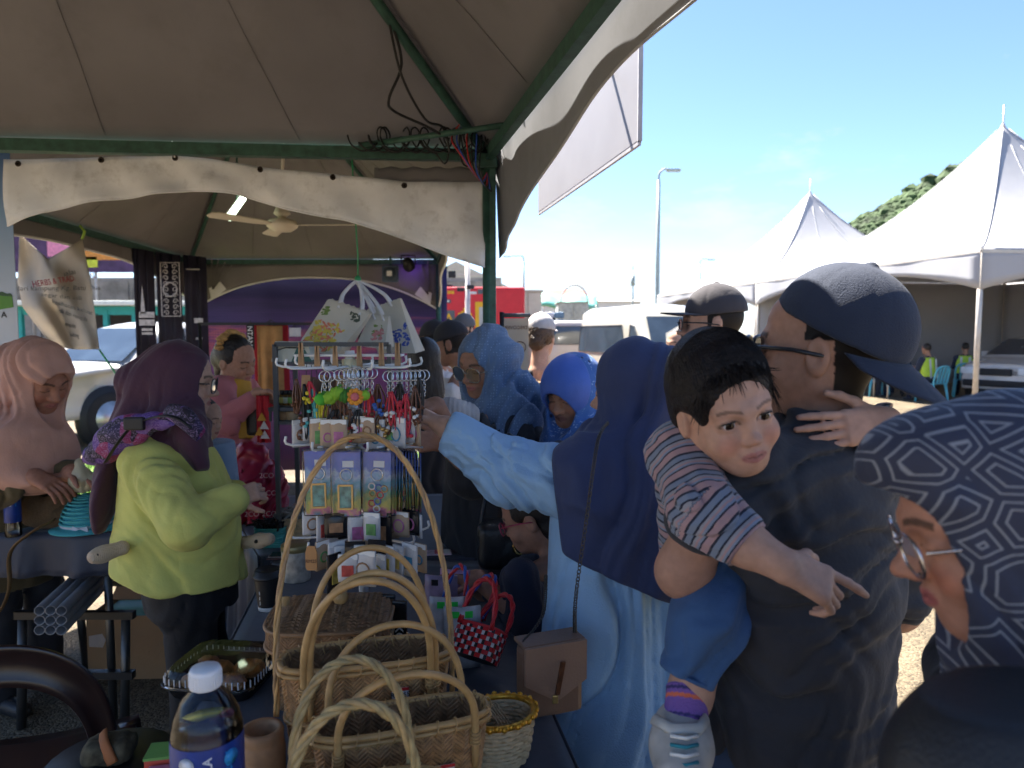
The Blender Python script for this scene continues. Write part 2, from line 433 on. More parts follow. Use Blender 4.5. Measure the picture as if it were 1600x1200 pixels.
def mesh_arrays(name, V, Q, colour=None, smooth_it=0):
 me = bpy.data.meshes.new(name)
 if smooth_it:
  for _ in range(smooth_it):
   S = np.zeros_like(V); cn = np.zeros(len(V), np.float32)
   for a, b in ((0, 1), (1, 2), (2, 3), (3, 0)):
    for p, q in ((a, b), (b, a)):
     for c in range(3): S[:, c] += np.bincount(Q[:, p], V[Q[:, q], c], len(V))
     cn += np.bincount(Q[:, p], minlength=len(V))
   V = (.5 * V + .5 * S / np.maximum(cn, 1)[:, None]).astype(np.float32)
 me.vertices.add(len(V)); me.vertices.foreach_set('co', V.ravel())
 me.loops.add(Q.size); me.loops.foreach_set('vertex_index', Q.ravel().astype(np.int32))
 me.polygons.add(len(Q)); me.polygons.foreach_set('loop_start', np.arange(0, Q.size, 4, dtype=np.int32))
 me.polygons.foreach_set('use_smooth', np.ones(len(Q), bool))
 me.update(calc_edges=True)
 if colour is not None:
  a = me.color_attributes.new('Col', 'FLOAT_COLOR', 'POINT')
  c = np.ones((len(V), 4), np.float32); c[:, :3] = colour
  a.data.foreach_set('color', c.ravel())
 return me
def sdf_obj(name, sd, m, parent, colfn=None, smooth_it=None):
 smooth_it = (1 if name == 'body' else 3) if smooth_it is None else smooth_it
 sds = sd if isinstance(sd, (list, tuple)) else [sd]
 Vs, Qs, n = [], [], 0
 for s in sds:
  V, Q = s.arrays(); Vs.append(V); Qs.append(Q + n); n += len(V)
 V = np.concatenate(Vs); Q = np.concatenate(Qs)
 col = colfn(V) if colfn else None
 off = npv(parent.location) if parent is not None else np.zeros(3, np.float32)
 return put(name, mesh_arrays(name, V - off, Q, col, smooth_it), m, parent)
# ================================================================== ground
def ground_material():
 m = mat('asphalt', (.118, .091, .056), rough=.88, var=.22, vscale=.9, bump=0., dirt=0.)
 nt = m.node_tree; N, L = nt.nodes, nt.links; b, src = colsrc(m)
 tc = N.new('ShaderNodeTexCoord')
 vor = N.new('ShaderNodeTexVoronoi'); vor.inputs['Scale'].default_value = 95; L.new(tc.outputs['Object'], vor.inputs['Vector'])
 hs = N.new('ShaderNodeSeparateColor'); L.new(vor.outputs['Color'], hs.inputs[0])
 mr = N.new('ShaderNodeMapRange'); mr.inputs[3].default_value = .55; mr.inputs[4].default_value = 1.6; L.new(hs.outputs[0], mr.inputs[0])
 nz = N.new('ShaderNodeTexNoise'); nz.inputs['Scale'].default_value = 2.2; nz.inputs['Detail'].default_value = 8; L.new(tc.outputs['Object'], nz.inputs['Vector'])
 mr2 = N.new('ShaderNodeMapRange'); mr2.inputs[1].default_value = .35; mr2.inputs[2].default_value = .7; mr2.inputs[3].default_value = .8; mr2.inputs[4].default_value = 1.3
 L.new(nz.outputs['Fac'], mr2.inputs[0])
 mu = N.new('ShaderNodeMath'); mu.operation = 'MULTIPLY'; L.new(mr.outputs[0], mu.inputs[0]); L.new(mr2.outputs[0], mu.inputs[1])
 sc = N.new('ShaderNodeVectorMath'); sc.operation = 'SCALE'; L.new(src, sc.inputs[0]); L.new(mu.outputs[0], sc.inputs['Scale'])
 L.new(sc.outputs[0], b.inputs['Base Color'])
 n3 = N.new('ShaderNodeTexNoise'); n3.inputs['Scale'].default_value = 70; n3.inputs['Detail'].default_value = 3; L.new(tc.outputs['Object'], n3.inputs['Vector'])
 ad = N.new('ShaderNodeMath'); ad.operation = 'SUBTRACT'; L.new(n3.outputs['Fac'], ad.inputs[0]); L.new(vor.outputs['Distance'], ad.inputs[1])
 bp = N.new('ShaderNodeBump'); bp.inputs['Strength'].default_value = .9; bp.inputs['Distance'].default_value = .006
 L.new(ad.outputs[0], bp.inputs['Height']); L.new(bp.outputs[0], b.inputs['Normal'])
 return m
M_ASPH = ground_material()
gm = MB(); gm.grid(lambda u, v: ((u - .5) * 1200, -200 + v * 1200, 0), 24, 24, smooth=False)
ground = structure(gm.build('ground', M_ASPH))
M_GRASS = mat('verge_grass', (.10, .19, .025), rough=.9, var=.5, vscale=14, bump=.6, bscale=90)
def grass_patch():
 rr = random.Random(5); g = MB()
 for i in range(7000):
  x, y = rr.uniform(-9.2, -3.9), rr.uniform(6.4, 8.4)
  h = rr.uniform(.05, .16); a = rr.uniform(0, 6.28); w = .007
  dx, dy = math.cos(a) * w, math.sin(a) * w; lx, ly = rr.uniform(-.05, .05), rr.uniform(-.05, .05)
  g.add([(x - dx, y - dy, .03), (x + dx, y + dy, .03), (x + lx, y + ly, h)], [(0, 1, 2)])
 g.add([(-9.4, 6.3, .022), (-3.8, 6.3, .022), (-3.8, 8.5, .022), (-9.4, 8.5, .022), (-9.4, 6.3, -.02), (-3.8, 6.3, -.02), (-3.8, 8.5, -.02), (-9.4, 8.5, -.02)],
    [(0, 1, 2, 3), (0, 4, 5, 1), (1, 5, 6, 2), (2, 6, 7, 3), (3, 7, 4, 0)])
 o = g.build('grass', M_GRASS); o['kind'] = 'stuff'
 tag(o, 'strip of short sunlit green grass behind the left table', 'grass')
grass_patch()
# ================================================================== the two market canopies
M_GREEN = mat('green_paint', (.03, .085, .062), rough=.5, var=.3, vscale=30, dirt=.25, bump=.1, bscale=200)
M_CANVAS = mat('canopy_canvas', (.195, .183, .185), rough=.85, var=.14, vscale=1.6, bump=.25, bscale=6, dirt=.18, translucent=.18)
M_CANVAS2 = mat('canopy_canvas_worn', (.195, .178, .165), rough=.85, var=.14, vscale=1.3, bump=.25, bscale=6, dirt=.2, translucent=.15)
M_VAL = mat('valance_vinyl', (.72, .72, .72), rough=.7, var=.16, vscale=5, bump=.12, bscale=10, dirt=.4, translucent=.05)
M_HEM = mat('hem_tape', (.62, .60, .57), rough=.8, var=.08)
M_BLACK = mat('black_plastic', (.012, .012, .013), rough=.45)
M_WHITEP = mat('white_plastic', (.72, .71, .68), rough=.4, var=.05)
M_CHROME = mat('chrome', (.62, .62, .62), rough=.22, metal=1., var=.05)
M_REDW = mat('red_wire', (.45, .03, .03), rough=.5)
M_BLUEW = mat('blue_wire', (.03, .09, .45), rough=.5)
def roof_panels(parent, cs, peak, m, sag=.05, nm='roof_panel', crease=.016):
 for i in range(len(cs)):
  a, b = Vector(cs[i]), Vector(cs[(i + 1) % len(cs)]); p = Vector(peak)
  n = (b - a).cross(p - a).normalized()
  if n.z > 0: n = -n
  def fn(u, v, a=a, b=b, p=p, n=n):
   vv = v * .985
   q = (a.lerp(b, u)).lerp(p, vv)
   k = math.sin(PI * u) * math.sin(PI * min(1, v * 1.02))
   w = float(vnoise(np.array([[u * 13 * (1 - .6 * v) + i * 7, v * 2.2 + u * 1.5, i]]))[0]) - .5 + .5 * (float(vnoise(np.array([[u * 37 + v * 9, v * 5 - u * 4, i + 3.]]))[0]) - .5)
   return q + n * (sag * k + crease * w * 2 * min(1, 4 * u, 4 * (1 - u)) * min(1, 5 * v)) + Vector((0, 0, .03))
  g = MB(); g.grid(fn, 60, 26, thick=.003); po = g.build(nm, m, parent)
  for uu in (.25, .5, .75): MB().tube([fn(uu, v) + n * .0032 for v in np.linspace(.01, .97, 26)], .0016, n=5).build('seam', m, po)
t1c = [Vector(v) for v in ((-.10, 3.0, 2.33), (.55, .07, 2.33), (-2.40, -.22, 2.33), (-3.09, 2.72, 2.33))]
t1p = Vector((-1.27, 1.40, 3.70))
tent1 = thing('market_canopy', 'grey canvas canopy overhead on green steel frame with hip rods and hanging cables', 'canopy', (-1.27, 1.4, 0))
off1 = -Vector(tent1.location)
def rel(o, pts): return [Vector(p) + o for p in pts]
c1 = rel(off1, t1c); p1 = t1p + off1
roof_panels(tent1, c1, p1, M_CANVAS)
for i in range(4):
 a, b = c1[i], c1[(i + 1) % 4]
 MB().bar(a, b, .032, .046).build('eave_beam', M_GREEN, tent1)
 MB().cyl((a.x, a.y, -off1.z), (a.x, a.y, 2.35), .023, n=14).build('post', M_GREEN, tent1)
 hp = [a.lerp(p1, t) + Vector((0, 0, .0 - .03 * math.sin(PI * t))) for t in np.linspace(0, 1, 10)]
 MB().tube(hp, .019, n=10).build('hip_rod', M_GREEN, tent1)
 d1 = (c1[i - 1] - a).normalized(); d2 = (b - a).normalized()
 MB().cyl(a + d1 * .52 + Vector((0, 0, .03)), a + d2 * .34 + Vector((0, 0, .03)), .012, n=8).build('corner_brace', M_GREEN, tent1)
 MB().box((a.x, a.y, 2.33), (.075, .075, .11), rz=.1, bev=.006).build('corner_bracket', M_GREEN, tent1)
MB().box((c1[0].x + .012, c1[0].y, 1.16), (.042, .042, 2.30), bev=.004).build('post_sleeve', M_GREEN, tent1)
def side_val(u, v):
 a, b = c1[0], c1[1]; d = (b - a); n = Vector((-d.y, d.x, 0)).normalized()
 if n.x < 0: n = -n
 p = a - d.normalized() * .03 + (d + d.normalized() * .03) * u
 drop = .15 + .29 * (abs(2 * u - 1) ** 1.7) * (1.0 if u < .5 else .9)
 rip = .010 * math.sin(u * 70) * max(0, 1 - u * 7) + .006 * math.sin(u * 23 + 1) * v
 return p + n * (.036 + rip + .015 * v) + Vector((0, 0, .05 - drop * v - .02 * v))
g = MB(); g.grid(side_val, 70, 8, thick=.003); sv = g.build('side_valance', mat('side_canvas_shade', (.20, .205, .22), rough=.85, var=.14, vscale=3, dirt=.2), tent1)  # darker bluish tone paints in the shade on the valance's inner face
hp = [Vector(side_val(i / 60, 1)) for i in range(61)]
g = MB(); g.tube(hp, .006, n=6, flat=.6); g.build('valance_hem', mat('grey_hem', (.36, .36, .37), rough=.8), tent1)
def out_board():
 a = Vector((.155, 4.15, 2.30)) + off1; b = Vector((.46, 2.62, 2.30)) + off1; d = (b - a)
 g = MB(); M = basis(d, Vector((0, 0, 1))).to_3x3()
 g.box((a + b) / 2 + Vector((0, 0, .19)), (d.length, .40, .012), M=M, bev=.003)
 o = g.build('signboard', mat('board_grey', (.30, .29, .31), rough=.6, var=.06, vscale=3), tent1)
 e = MB()
 e.bar(b + Vector((0, 0, -.01)), b + Vector((0, 0, .39)), .016, .016, up=(1, 0, 0)); e.bar(a + Vector((0, 0, -.018)), b + Vector((0, 0, -.018)), .012, .012)
 e.bar(a.lerp(b, .82) + Vector((0, .02, .34)), c1[0].lerp(c1[1], .16) + Vector((.03, 0, .02)), .014, .014)
 e.build('board_frame', mat('board_trim', (.42, .41, .43), rough=.6), tent1)
out_board()
def cable(name, pts, r, m, parent, off): return MB().tube(smoothpts([Vector(p) + off for p in pts], 7), r, n=6).build(name, m, parent)
hipp = lambda t, dz=0: t1c[0].lerp(t1p, t) + Vector((0, 0, dz))
cable('cable', [hipp(.27, -.03), hipp(.25, -.12), hipp(.24, -.22) + Vector((-.06, 0, 0)), hipp(.20, -.19) + Vector((-.10, 0, 0)), hipp(.16, -.17) + Vector((-.04, 0, 0)), hipp(.13, -.16)], .0055, M_BLACK, tent1, off1)
cable('cable', [hipp(.28, -.03), hipp(.25, -.16), hipp(.19, -.20), hipp(.14, -.14), hipp(.12, -.20)], .005, M_BLACK, tent1, off1)
rr = random.Random(11)
for k in range(13):
 x0 = -.62 + k * .043; pts = []
 ph = rr.uniform(0, 6.28)
 for q in range(11):
  a = ph + q * .9; pts.append((x0 + q * .012 + .035 * math.cos(a), 2.93 + .02 * math.sin(a * 1.3) + x0 * .05, 2.37 + .045 * math.sin(a) - (.06 if q in (5, 6) and k % 3 == 0 else 0)))
 cable('cable', pts, .0035, M_BLACK, tent1, off1)
for k, m_ in enumerate((M_REDW, M_BLUEW, M_BLACK, M_REDW, M_BLACK, M_BLUEW, M_BLACK)):
 pts = [(-.20 + .012 * k, 2.90, 2.44 - .01 * k), (-.24 + .02 * k, 2.88, 2.37), (-.20 + .012 * k, 2.87, 2.30 - .012 * k), (-.13 + .008 * k, 2.88, 2.21 - .008 * k), (-.10, 2.90, 2.24)]
 cable('cable', pts, .003, m_, tent1, off1)
cable('cable_tie', [hipp(.40, -.01) + Vector((.03, 0, 0)), hipp(.40, -.045), hipp(.395, -.01) + Vector((-.03, 0, -.01)), hipp(.40, -.03) + Vector((-.10, -.02, -.05))], .0028, M_WHITEP, tent1, off1)
val = thing('vinyl_valance', 'dirty white vinyl valance with metal eyelets tied under the green beam', 'valance', (-1.1, 2.90, 0))
VT = [(22, 249), (160, 246), (274, 243), (330, 248), (408, 262), (520, 272), (632, 284), (700, 284), (759, 284)]
VB = [(22, 347), (70, 332), (150, 315), (230, 303), (300, 298), (370, 303), (450, 327), (540, 345), (600, 362), (690, 395), (757, 418)]
def interp(tab, x):
 for (x0, y0), (x1, y1) in zip(tab[:-1], tab[1:]):
  if x <= x1: return y0 + (y1 - y0) * (x - x0) / (x1 - x0)
 return tab[-1][1]
def val_fn(u, v, dy=0.):
 px = 6 + (758 - 6) * u; d = 2.79 + .165 * u
 py = interp(VT, px) * (1 - v) + interp(VB, px) * v
 p = at(px, py, d)
 w = .012 * math.sin(u * 21 + v * 2.) + .010 * math.sin(u * 47 - v * 4) + .02 * (float(vnoise(np.array([[u * 9, v * 3, 2.5]]))[0]) - .5)
 return p + Vector((0, w * (.3 + v) + dy, 0)) - Vector(val.location)
g = MB(); g.grid(val_fn, 90, 10, thick=.002); vs_o = g.build('valance_sheet', M_VAL, val)
hp = [Vector(val_fn(i / 80, 1.0)) for i in range(81)]; MB().tube(hp, .004, n=6).build('hem', M_VAL, val)
M_EYE = mat('eyelet_metal', (.05, .035, .028), rough=.5, metal=.6)
for px in (28, 160, 274, 408, 520, 632):
 u = (px - 6) / 752; p = Vector(val_fn(u, .07))
 g = MB(); ring = [p + Vector((.0085 * math.cos(a), -.006, .0085 * math.sin(a))) for a in np.linspace(0, 2 * PI, 17)[:-1]]
 g.tube(ring, .0035, n=6, closed=True); g.lathe([(0, 0), (.007, 0)], p + Vector((0, -.004, 0)), n=12, M=Matrix.Rotation(PI / 2, 3, 'X')); g.build('eyelet', M_EYE, val)
p = Vector(val_fn((274 - 6) / 752, .07))
cable('tie_string', [p, p + Vector((0, -.012, .03)), p + Vector((-.01, -.01, .07)), p + Vector((-.03, -.02, .085)), p + Vector((-.05, -.02, .10))], .003, M_WHITEP, val, Vector())
MB().tube([p + Vector((0, -.01, .0)), p + Vector((.0, -.02, .05)), p + Vector((.0, .03, .055))], .003, n=6).build('tie_string', M_WHITEP, val)
def flap(u, v):
 px = 585 + 170 * u; return at(px, 262 + (22 + 6 * u) * v + 2 * math.sin(u * 30), 2.97) - Vector(val.location)
g = MB(); g.grid(flap, 20, 3, thick=.002); g.build('inner_flap', M_CANVAS, val)
t2c = [Vector(v) for v in ((-.12, 3.03, 2.34), (-2.90, 2.80, 2.34), (-3.36, 7.5, 2.34), (-.77, 7.5, 2.34))]
t2p = Vector((-1.78, 5.2, 3.55))
tent2 = thing('market_canopy', 'further canopy over the stall, dark green frame, brown canvas, arched valances', 'canopy', (-1.78, 5.2, 0))
off2 = -Vector(tent2.location); c2 = rel(off2, t2c); p2 = t2p + off2
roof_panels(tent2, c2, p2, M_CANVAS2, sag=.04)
for i in range(4):
 a, b = c2[i], c2[(i + 1) % 4]
 MB().bar(a, b, .035, .05).build('eave_beam', M_GREEN, tent2)
 if i >= 2 or i == 1: MB().cyl((a.x, a.y, 0), (a.x, a.y, 2.36), .026, n=12).build('post', M_GREEN, tent2)
 MB().tube([a.lerp(p2, t) + Vector((0, 0, -.025 * math.sin(PI * t))) for t in np.linspace(0, 1, 8)], .018, n=8).build('hip_rod', M_GREEN, tent2)
def arch_val(a, b, lo, hi, m, name):
 def fn(u, v):
  p = a.lerp(b, u); d = hi + (lo - hi) * (abs(2 * u - 1) ** 2.4)
  n = Vector((-(b - a).y, (b - a).x, 0)).normalized()
  return p + Vector((0, 0, -.02 - d * v)) + n * (.012 * math.sin(u * 26) * v)
 g = MB(); g.grid(fn, 40, 5, thick=.003); g.build(name, m, tent2)
 MB().tube([Vector(fn(i / 40, 1)) for i in range(41)], .010, n=6).build('valance_hem', M_HEM, tent2)
arch_val(c2[2], c2[3], .48, .14, M_CANVAS2, 'back_valance')
arch_val(c2[1], c2[2], .40, .10, M_CANVAS2, 'side_valance')
arch_val(c2[3], c2[0], .45, .06, M_CANVAS2, 'side_valance')
for q in (2, 3):      # pale reinforcing patches with straps at the back corners
 p = c2[q]; s = 1 if q == 2 else -1
 g = MB(); pp = at(330 if q == 2 else 672, 455 if q == 2 else 463, 7.44) + off2
 g.prism([(0, -.09), (.16 * s, .02), (.10 * s, .10), (-.02 * s, .03)], .008, M=Matrix.Rotation(PI / 2, 3, 'X'), c=pp); g.build('corner_patch', M_HEM, tent2)
 for k in range(4):
  MB().bar(pp + Vector((.02 * s, -.01, .02)), pp + Vector((s * (.02 + .07 * k), -.01, .36 - .03 * k)), .014, .003, up=(0, 1, 0)).build('strap', M_CANVAS2, tent2)
M_TUBE = mat('lit_tube', (.9, .95, .85), rough=.5, emit=(.80, 1., .72), estr=1.1)
lamp = thing('tube_lamp', 'lit white fluorescent tube fixed along the roof rod', 'lamp', at(368, 325, 4.6))
g = MB(); a, b = at(357, 341, 4.55), at(380, 309, 4.65); g.cyl(a - lamp.location, b - lamp.location, .022, n=12); g.build('tube', M_TUBE, lamp)
g = MB(); g.bar(a - lamp.location + Vector((0, .02, .03)), b - lamp.location + Vector((0, .02, .03)), .05, .02); g.build('housing', M_WHITEP, lamp)
MB().cyl(Vector((0, .02, .03)), Vector((0, .06, .5)), .006).build('hanger', M_GREEN, lamp)
fan = thing('ceiling_fan', 'cream three-blade ceiling fan hanging under the further canopy', 'fan', at(441, 352, 4.7))
M_CREAM = mat('cream_enamel', (.62, .55, .42), rough=.4, var=.08)
MB().lathe([(0, -.045), (.06, -.04), (.098, -.012), (.105, .012), (.085, .03), (.03, .045), (.022, .06)], n=24).build('motor', M_CREAM, fan)
MB().lathe([(.022, .05), (.055, .075), (.05, .085), (.02, .16), (.012, .17)], n=18).build('canopy_cup', M_CREAM, fan)
MB().cyl((0, 0, .15), (.0, .15, 1.1), .010).build('down_rod', M_CREAM, fan)
for k, a in enumerate((R(-3), R(118), R(237))):
 g = MB(); M = Matrix.Rotation(a, 3, 'Z') @ Matrix.Rotation(R(10), 3, 'X')
 g.prism([(.09, -.02), (.2, -.045), (.50, -.055), (.535, -.03), (.535, .03), (.5, .05), (.2, .04), (.09, .02)], .006, M=M); g.build('blade', M_CREAM, fan)
def songket():
 m = mat('songket', (.2, .05, .2), rough=.6, var=.2, vscale=5)
 nt = m.node_tree; N, L = nt.nodes, nt.links; b, src = colsrc(m)
 tc = N.new('ShaderNodeTexCoord'); sp = N.new('ShaderNodeSeparateXYZ'); L.new(tc.outputs['Object'], sp.inputs[0])
 nz = N.new('ShaderNodeTexNoise'); nz.inputs['Scale'].default_value = 1.2; nz.inputs['Detail'].default_value = 4
 mpn = N.new('ShaderNodeMapping'); mpn.inputs['Scale'].default_value = (1, 1, 7); L.new(tc.outputs['Object'], mpn.inputs[0]); L.new(mpn.outputs[0], nz.inputs['Vector'])
 ma = N.new('ShaderNodeMath'); ma.operation = 'MULTIPLY_ADD'; ma.inputs[1].default_value = .36; L.new(nz.outputs['Fac'], ma.inputs[0])
 mr = N.new('ShaderNodeMapRange'); mr.inputs[1].default_value = 0.; mr.inputs[2].default_value = 2.0; mr.inputs[3].default_value = -.18; mr.inputs[4].default_value = .82
 L.new(sp.outputs[2], mr.inputs[0]); L.new(mr.outputs[0], ma.inputs[2])
 rp = N.new('ShaderNodeValToRGB'); e = rp.color_ramp.elements
 e[0].position = 0; e[0].color = (.05, .015, .05, 1); e[1].position = 1; e[1].color = (.02, .015, .09, 1)
 for p_, c_ in ((.35, (.11, .025, .10, 1)), (.55, (.17, .035, .15, 1)), (.64, (.14, .035, .17, 1)), (.72, (.42, .08, .12, 1)), (.77, (.20, .04, .17, 1)), (.80, (.40, .09, .14, 1)), (.86, (.06, .03, .16, 1))):
  q = e.new(p_); q.color = c_
 L.new(ma.outputs[0], rp.inputs[0])
 bk = N.new('ShaderNodeTexBrick'); bk.inputs['Scale'].default_value = 18; bk.inputs['Mortar Size'].default_value = .05; bk.offset = 0
 bk.inputs['Brick Width'].default_value = .5; bk.inputs['Row Height'].default_value = .5
 mp2 = N.new('ShaderNodeMapping'); mp2.inputs['Rotation'].default_value = (PI / 2, 0, 0); L.new(tc.outputs['Object'], mp2.inputs[0]); L.new(mp2.outputs[0], bk.inputs['Vector'])
 mx = N.new('ShaderNodeMix'); mx.data_type = 'RGBA'; mx.inputs[7].default_value = (.02, .02, .07, 1)
 ml = N.new('ShaderNodeMath'); ml.operation = 'MULTIPLY'; ml.inputs[1].default_value = .55; L.new(bk.outputs['Fac'], ml.inputs[0])
 L.new(ml.outputs[0], mx.inputs[0]); L.new(rp.outputs[0], mx.inputs[6]); L.new(mx.outputs[2], b.inputs['Base Color'])
 return m
bd = thing('songket_backdrop', 'purple and rose woven songket cloth hung across the back of the stall', 'backdrop', (-2.0, 7.60, 0))
g = MB(); g.grid(lambda u, v: ((u - .5) * 2.62, .02 * math.sin(u * 40) * (1 - v) + .012 * math.sin(u * 17), .12 + v * 2.16), 60, 6, thick=.003); g.build('cloth', songket(), bd)
MB().cyl((-1.32, 0, 2.29), (1.32, 0, 2.29), .012).build('rail', M_GREEN, bd)
sl = thing('stage_lamp', 'small black spotlight glowing violet under the back beam', 'lamp', at(638, 413, 7.2))
g = MB(); g.lathe([(.03, .09), (.05, .06), (.062, -.04), (.062, -.05)], n=18, M=Matrix.Rotation(R(70), 3, 'X')); g.build('housing', M_BLACK, sl)
g = MB(); g.lathe([(0, -.052), (.05, -.051)], n=18, M=Matrix.Rotation(R(70), 3, 'X')); g.build('lens', mat('violet_lens', (.2, .05, .8), emit=(.22, .06, 1.), estr=2.2), sl)
MB().tube([(-.07, 0, 0), (-.07, 0, .09), (.07, 0, .09), (.07, 0, 0)], .008, n=6).build('yoke', M_BLACK, sl)
sp_ = thing('camera_unit', 'square blue-grey security camera unit mounted below the back beam', 'camera', at(610, 428, 7.25))
MB().box((0, 0, 0), (.17, .05, .17), bev=.015).build('body', mat('slate_plastic', (.06, .09, .13), rough=.5), sp_)
MB().lathe([(0, 0), (.062, 0), (.066, .01), (.05, .022), (.03, .015), (0, .02)], (0, -.03, 0), n=20, M=Matrix.Rotation(PI / 2, 3, 'X')).build('speaker_ring', mat('slate2', (.03, .05, .08), rough=.4), sp_)
MB().box((0, -.062, 0), (.05, .01, .05)).build('label_plate', M_WHITEP, sp_)
MB().box((0, .02, .12), (.02, .02, .12)).build('bracket', M_GREEN, sp_)
# ================================================================== vehicles
M_CARW = mat('white_car_paint', (.42, .41, .39), rough=.28, coat=.6, var=.04, dirt=.06)
M_VANW = mat('cream_van_paint', (.42, .40, .34), rough=.3, coat=.5, var=.04)
M_PEARL = mat('pearl_car_paint', (.60, .58, .57), rough=.25, coat=.7, var=.04)
M_DARKCAR = mat('dark_car_paint', (.05, .07, .09), rough=.25, coat=.7)
M_GLASS = mat('car_glass', (.035, .05, .07), rough=.06, spec=.9, var=.25, vscale=2)
M_TYRE = mat('tyre_rubber', (.018, .018, .019), rough=.85, bump=.2)
M_RIM = mat('alloy_rim', (.5, .5, .5), rough=.35, metal=.8)
M_TRIM = mat('black_trim', (.02, .02, .022), rough=.6)
M_LAMP = mat('headlamp_glass', (.75, .78, .8), rough=.1, spec=.8)
M_TAIL = mat('tail_lamp_red', (.4, .02, .02), rough=.15)
def vehicle(name, label, paint, L, hw, prof, tumble, belt, wheels, wr, windows, front_glass, heading, loc, group=None, zb=.28, extras=None):
 t = thing(name, label, 'vehicle', loc, 0, group)
 t.rotation_euler = (0, 0, math.atan2(heading[1], heading[0]))
 prof = sorted(prof)
 def ztop(x):
  for (x0, z0), (x1, z1) in zip(prof[:-1], prof[1:]):
   if x <= x1: return z0 + (z1 - z0) * max(0, x - x0) / (x1 - x0 + 1e-9)
  return prof[-1][1]
 def w(z): return hw * (1 - .04 * max(0, .55 - z)) if z < belt else hw - tumble * (z - belt)
 def ring(x):
  zt = ztop(x); e = min(1, (L / 2 - abs(x)) / .35 + .01); ee = math.sqrt(max(0, 1 - (1 - e) ** 2)) * .18 + .82 if e < 1 else 1
  pts = []
  for s_, zs in ((1, [zb, zb + .08, .55, belt, (belt + zt) / 2 if zt > belt else zt, zt - .09, zt - .02]),):
   right = [(w(min(z, zt)) * ee * (1 if z < zt - .05 else (.97 if z < zt - .03 else .9)), min(z, zt)) for z in zs]
  top = [(right[-1][0] * .5, zt + .015), (0, zt + .02)]
  half = right + top
  full = [(x, -y, z) for y, z in half] + [(x, y, z) for y, z in reversed(half[:-1])]
  return full
 xs = sorted(set([-L / 2, -L / 2 + .05, -L / 2 + .15, L / 2 - .15, L / 2 - .05, L / 2] + [p[0] for p in prof] + list(np.linspace(-L / 2, L / 2, 26))))
 xs = [x for x in xs if -L / 2 <= x <= L / 2]
 rings = [ring(x) for x in xs]; n = len(rings[0]); V = [p for r_ in rings for p in r_]
 F = [(i * n + k, i * n + k + 1, (i + 1) * n + k + 1, (i + 1) * n + k) for i in range(len(xs) - 1) for k in range(n - 1)]
 F += [(i * n + n - 1, i * n, (i + 1) * n, (i + 1) * n + n - 1) for i in range(len(xs) - 1)]
 F += [tuple(range(n - 1, -1, -1)), tuple((len(xs) - 1) * n + k for k in range(n))]
 g = MB(); g.add(V, F, True); body = g.build('body', paint, t)
 for wi, poly in enumerate(windows):
  for s_ in (-1, 1):
   pts = [(x, s_ * (w(z) + .006), z) for x, z in poly]; pin = [(x, s_ * (w(z) - .03), z) for x, z in poly]; k = len(pts)
   o = MB().add(pts + pin, [tuple(range(k)), tuple(range(2 * k - 1, k - 1, -1))] + [(i, (i + 1) % k, k + (i + 1) % k, k + i) for i in range(k)]).build('side_window', M_GLASS, t)
   cx, cz = sum(p[0] for p in poly) / k, sum(p[1] for p in poly) / k
   MB().tube([(cx + (x - cx) * 1.02, s_ * (w(z) + .008), cz + (z - cz) * 1.03) for x, z in poly], .012, n=5, closed=True).build('window_seal', M_TRIM, o)
 for (xa, za), (xb, zb_) in front_glass:      # windscreen and rear glass: sloped panels just proud of the skin
  dx, dz = xb - xa, zb_ - za; ln = math.hypot(dx, dz); sgn = 1 if xa > 0 else -1
  nx, nz = abs(dz) / ln * sgn, abs(dx) / ln
  p = [(xa + nx * .022, -(w(za) - .08), za + nz * .022), (xa + nx * .022, w(za) - .08, za + nz * .022), (xb + nx * .022, w(zb_) - .14, zb_ + nz * .022), (xb + nx * .022, -(w(zb_) - .14), zb_ + nz * .022)]
  MB().add(p, [(0, 1, 2, 3)]).build('windscreen', M_GLASS, t)
 for x in wheels:
  for s_ in (-1, 1):
   Mx = Matrix.Rotation(PI / 2 * s_, 3, 'X'); yy = s_ * (hw - .10)
   MB().lathe([(0, -.02), (wr + .085, -.02), (wr + .085, .109), (0, .109)], (x, yy, wr), n=28, M=Mx @ Matrix.Scale(-1, 3, Vector((0, 0, 1)))).build('wheel_well_shade', M_TRIM, t)  # solid dark disc standing in for the shade inside a wheel well
   wo = MB().lathe([(wr * .62, .0), (wr * .98, 0), (wr, .03), (wr, .10), (wr * .96, .125), (wr * .62, .122)], (x, yy, wr), n=28, M=Mx @ Matrix.Scale(-1, 3, Vector((0, 0, 1)))).build('tyre', M_TYRE, t)
   g = MB(); g.lathe([(0, .10), (wr * .18, .108), (wr * .2, .09), (wr * .62, .085), (wr * .64, .124)], (x, yy, wr), n=24, M=Mx @ Matrix.Scale(-1, 3, Vector((0, 0, 1))))
   for k in range(6):
    a = k * PI / 3; g.bar(Vector((x, yy + s_ * .11, wr)) + Vector((math.cos(a), 0, math.sin(a))) * wr * .15, Vector((x, yy + s_ * .11, wr)) + Vector((math.cos(a), 0, math.sin(a))) * wr * .6, .05, .02, up=(0, 1, 0))
   g.build('rim', M_RIM, wo)
 zt = ztop(L / 2 - .2)
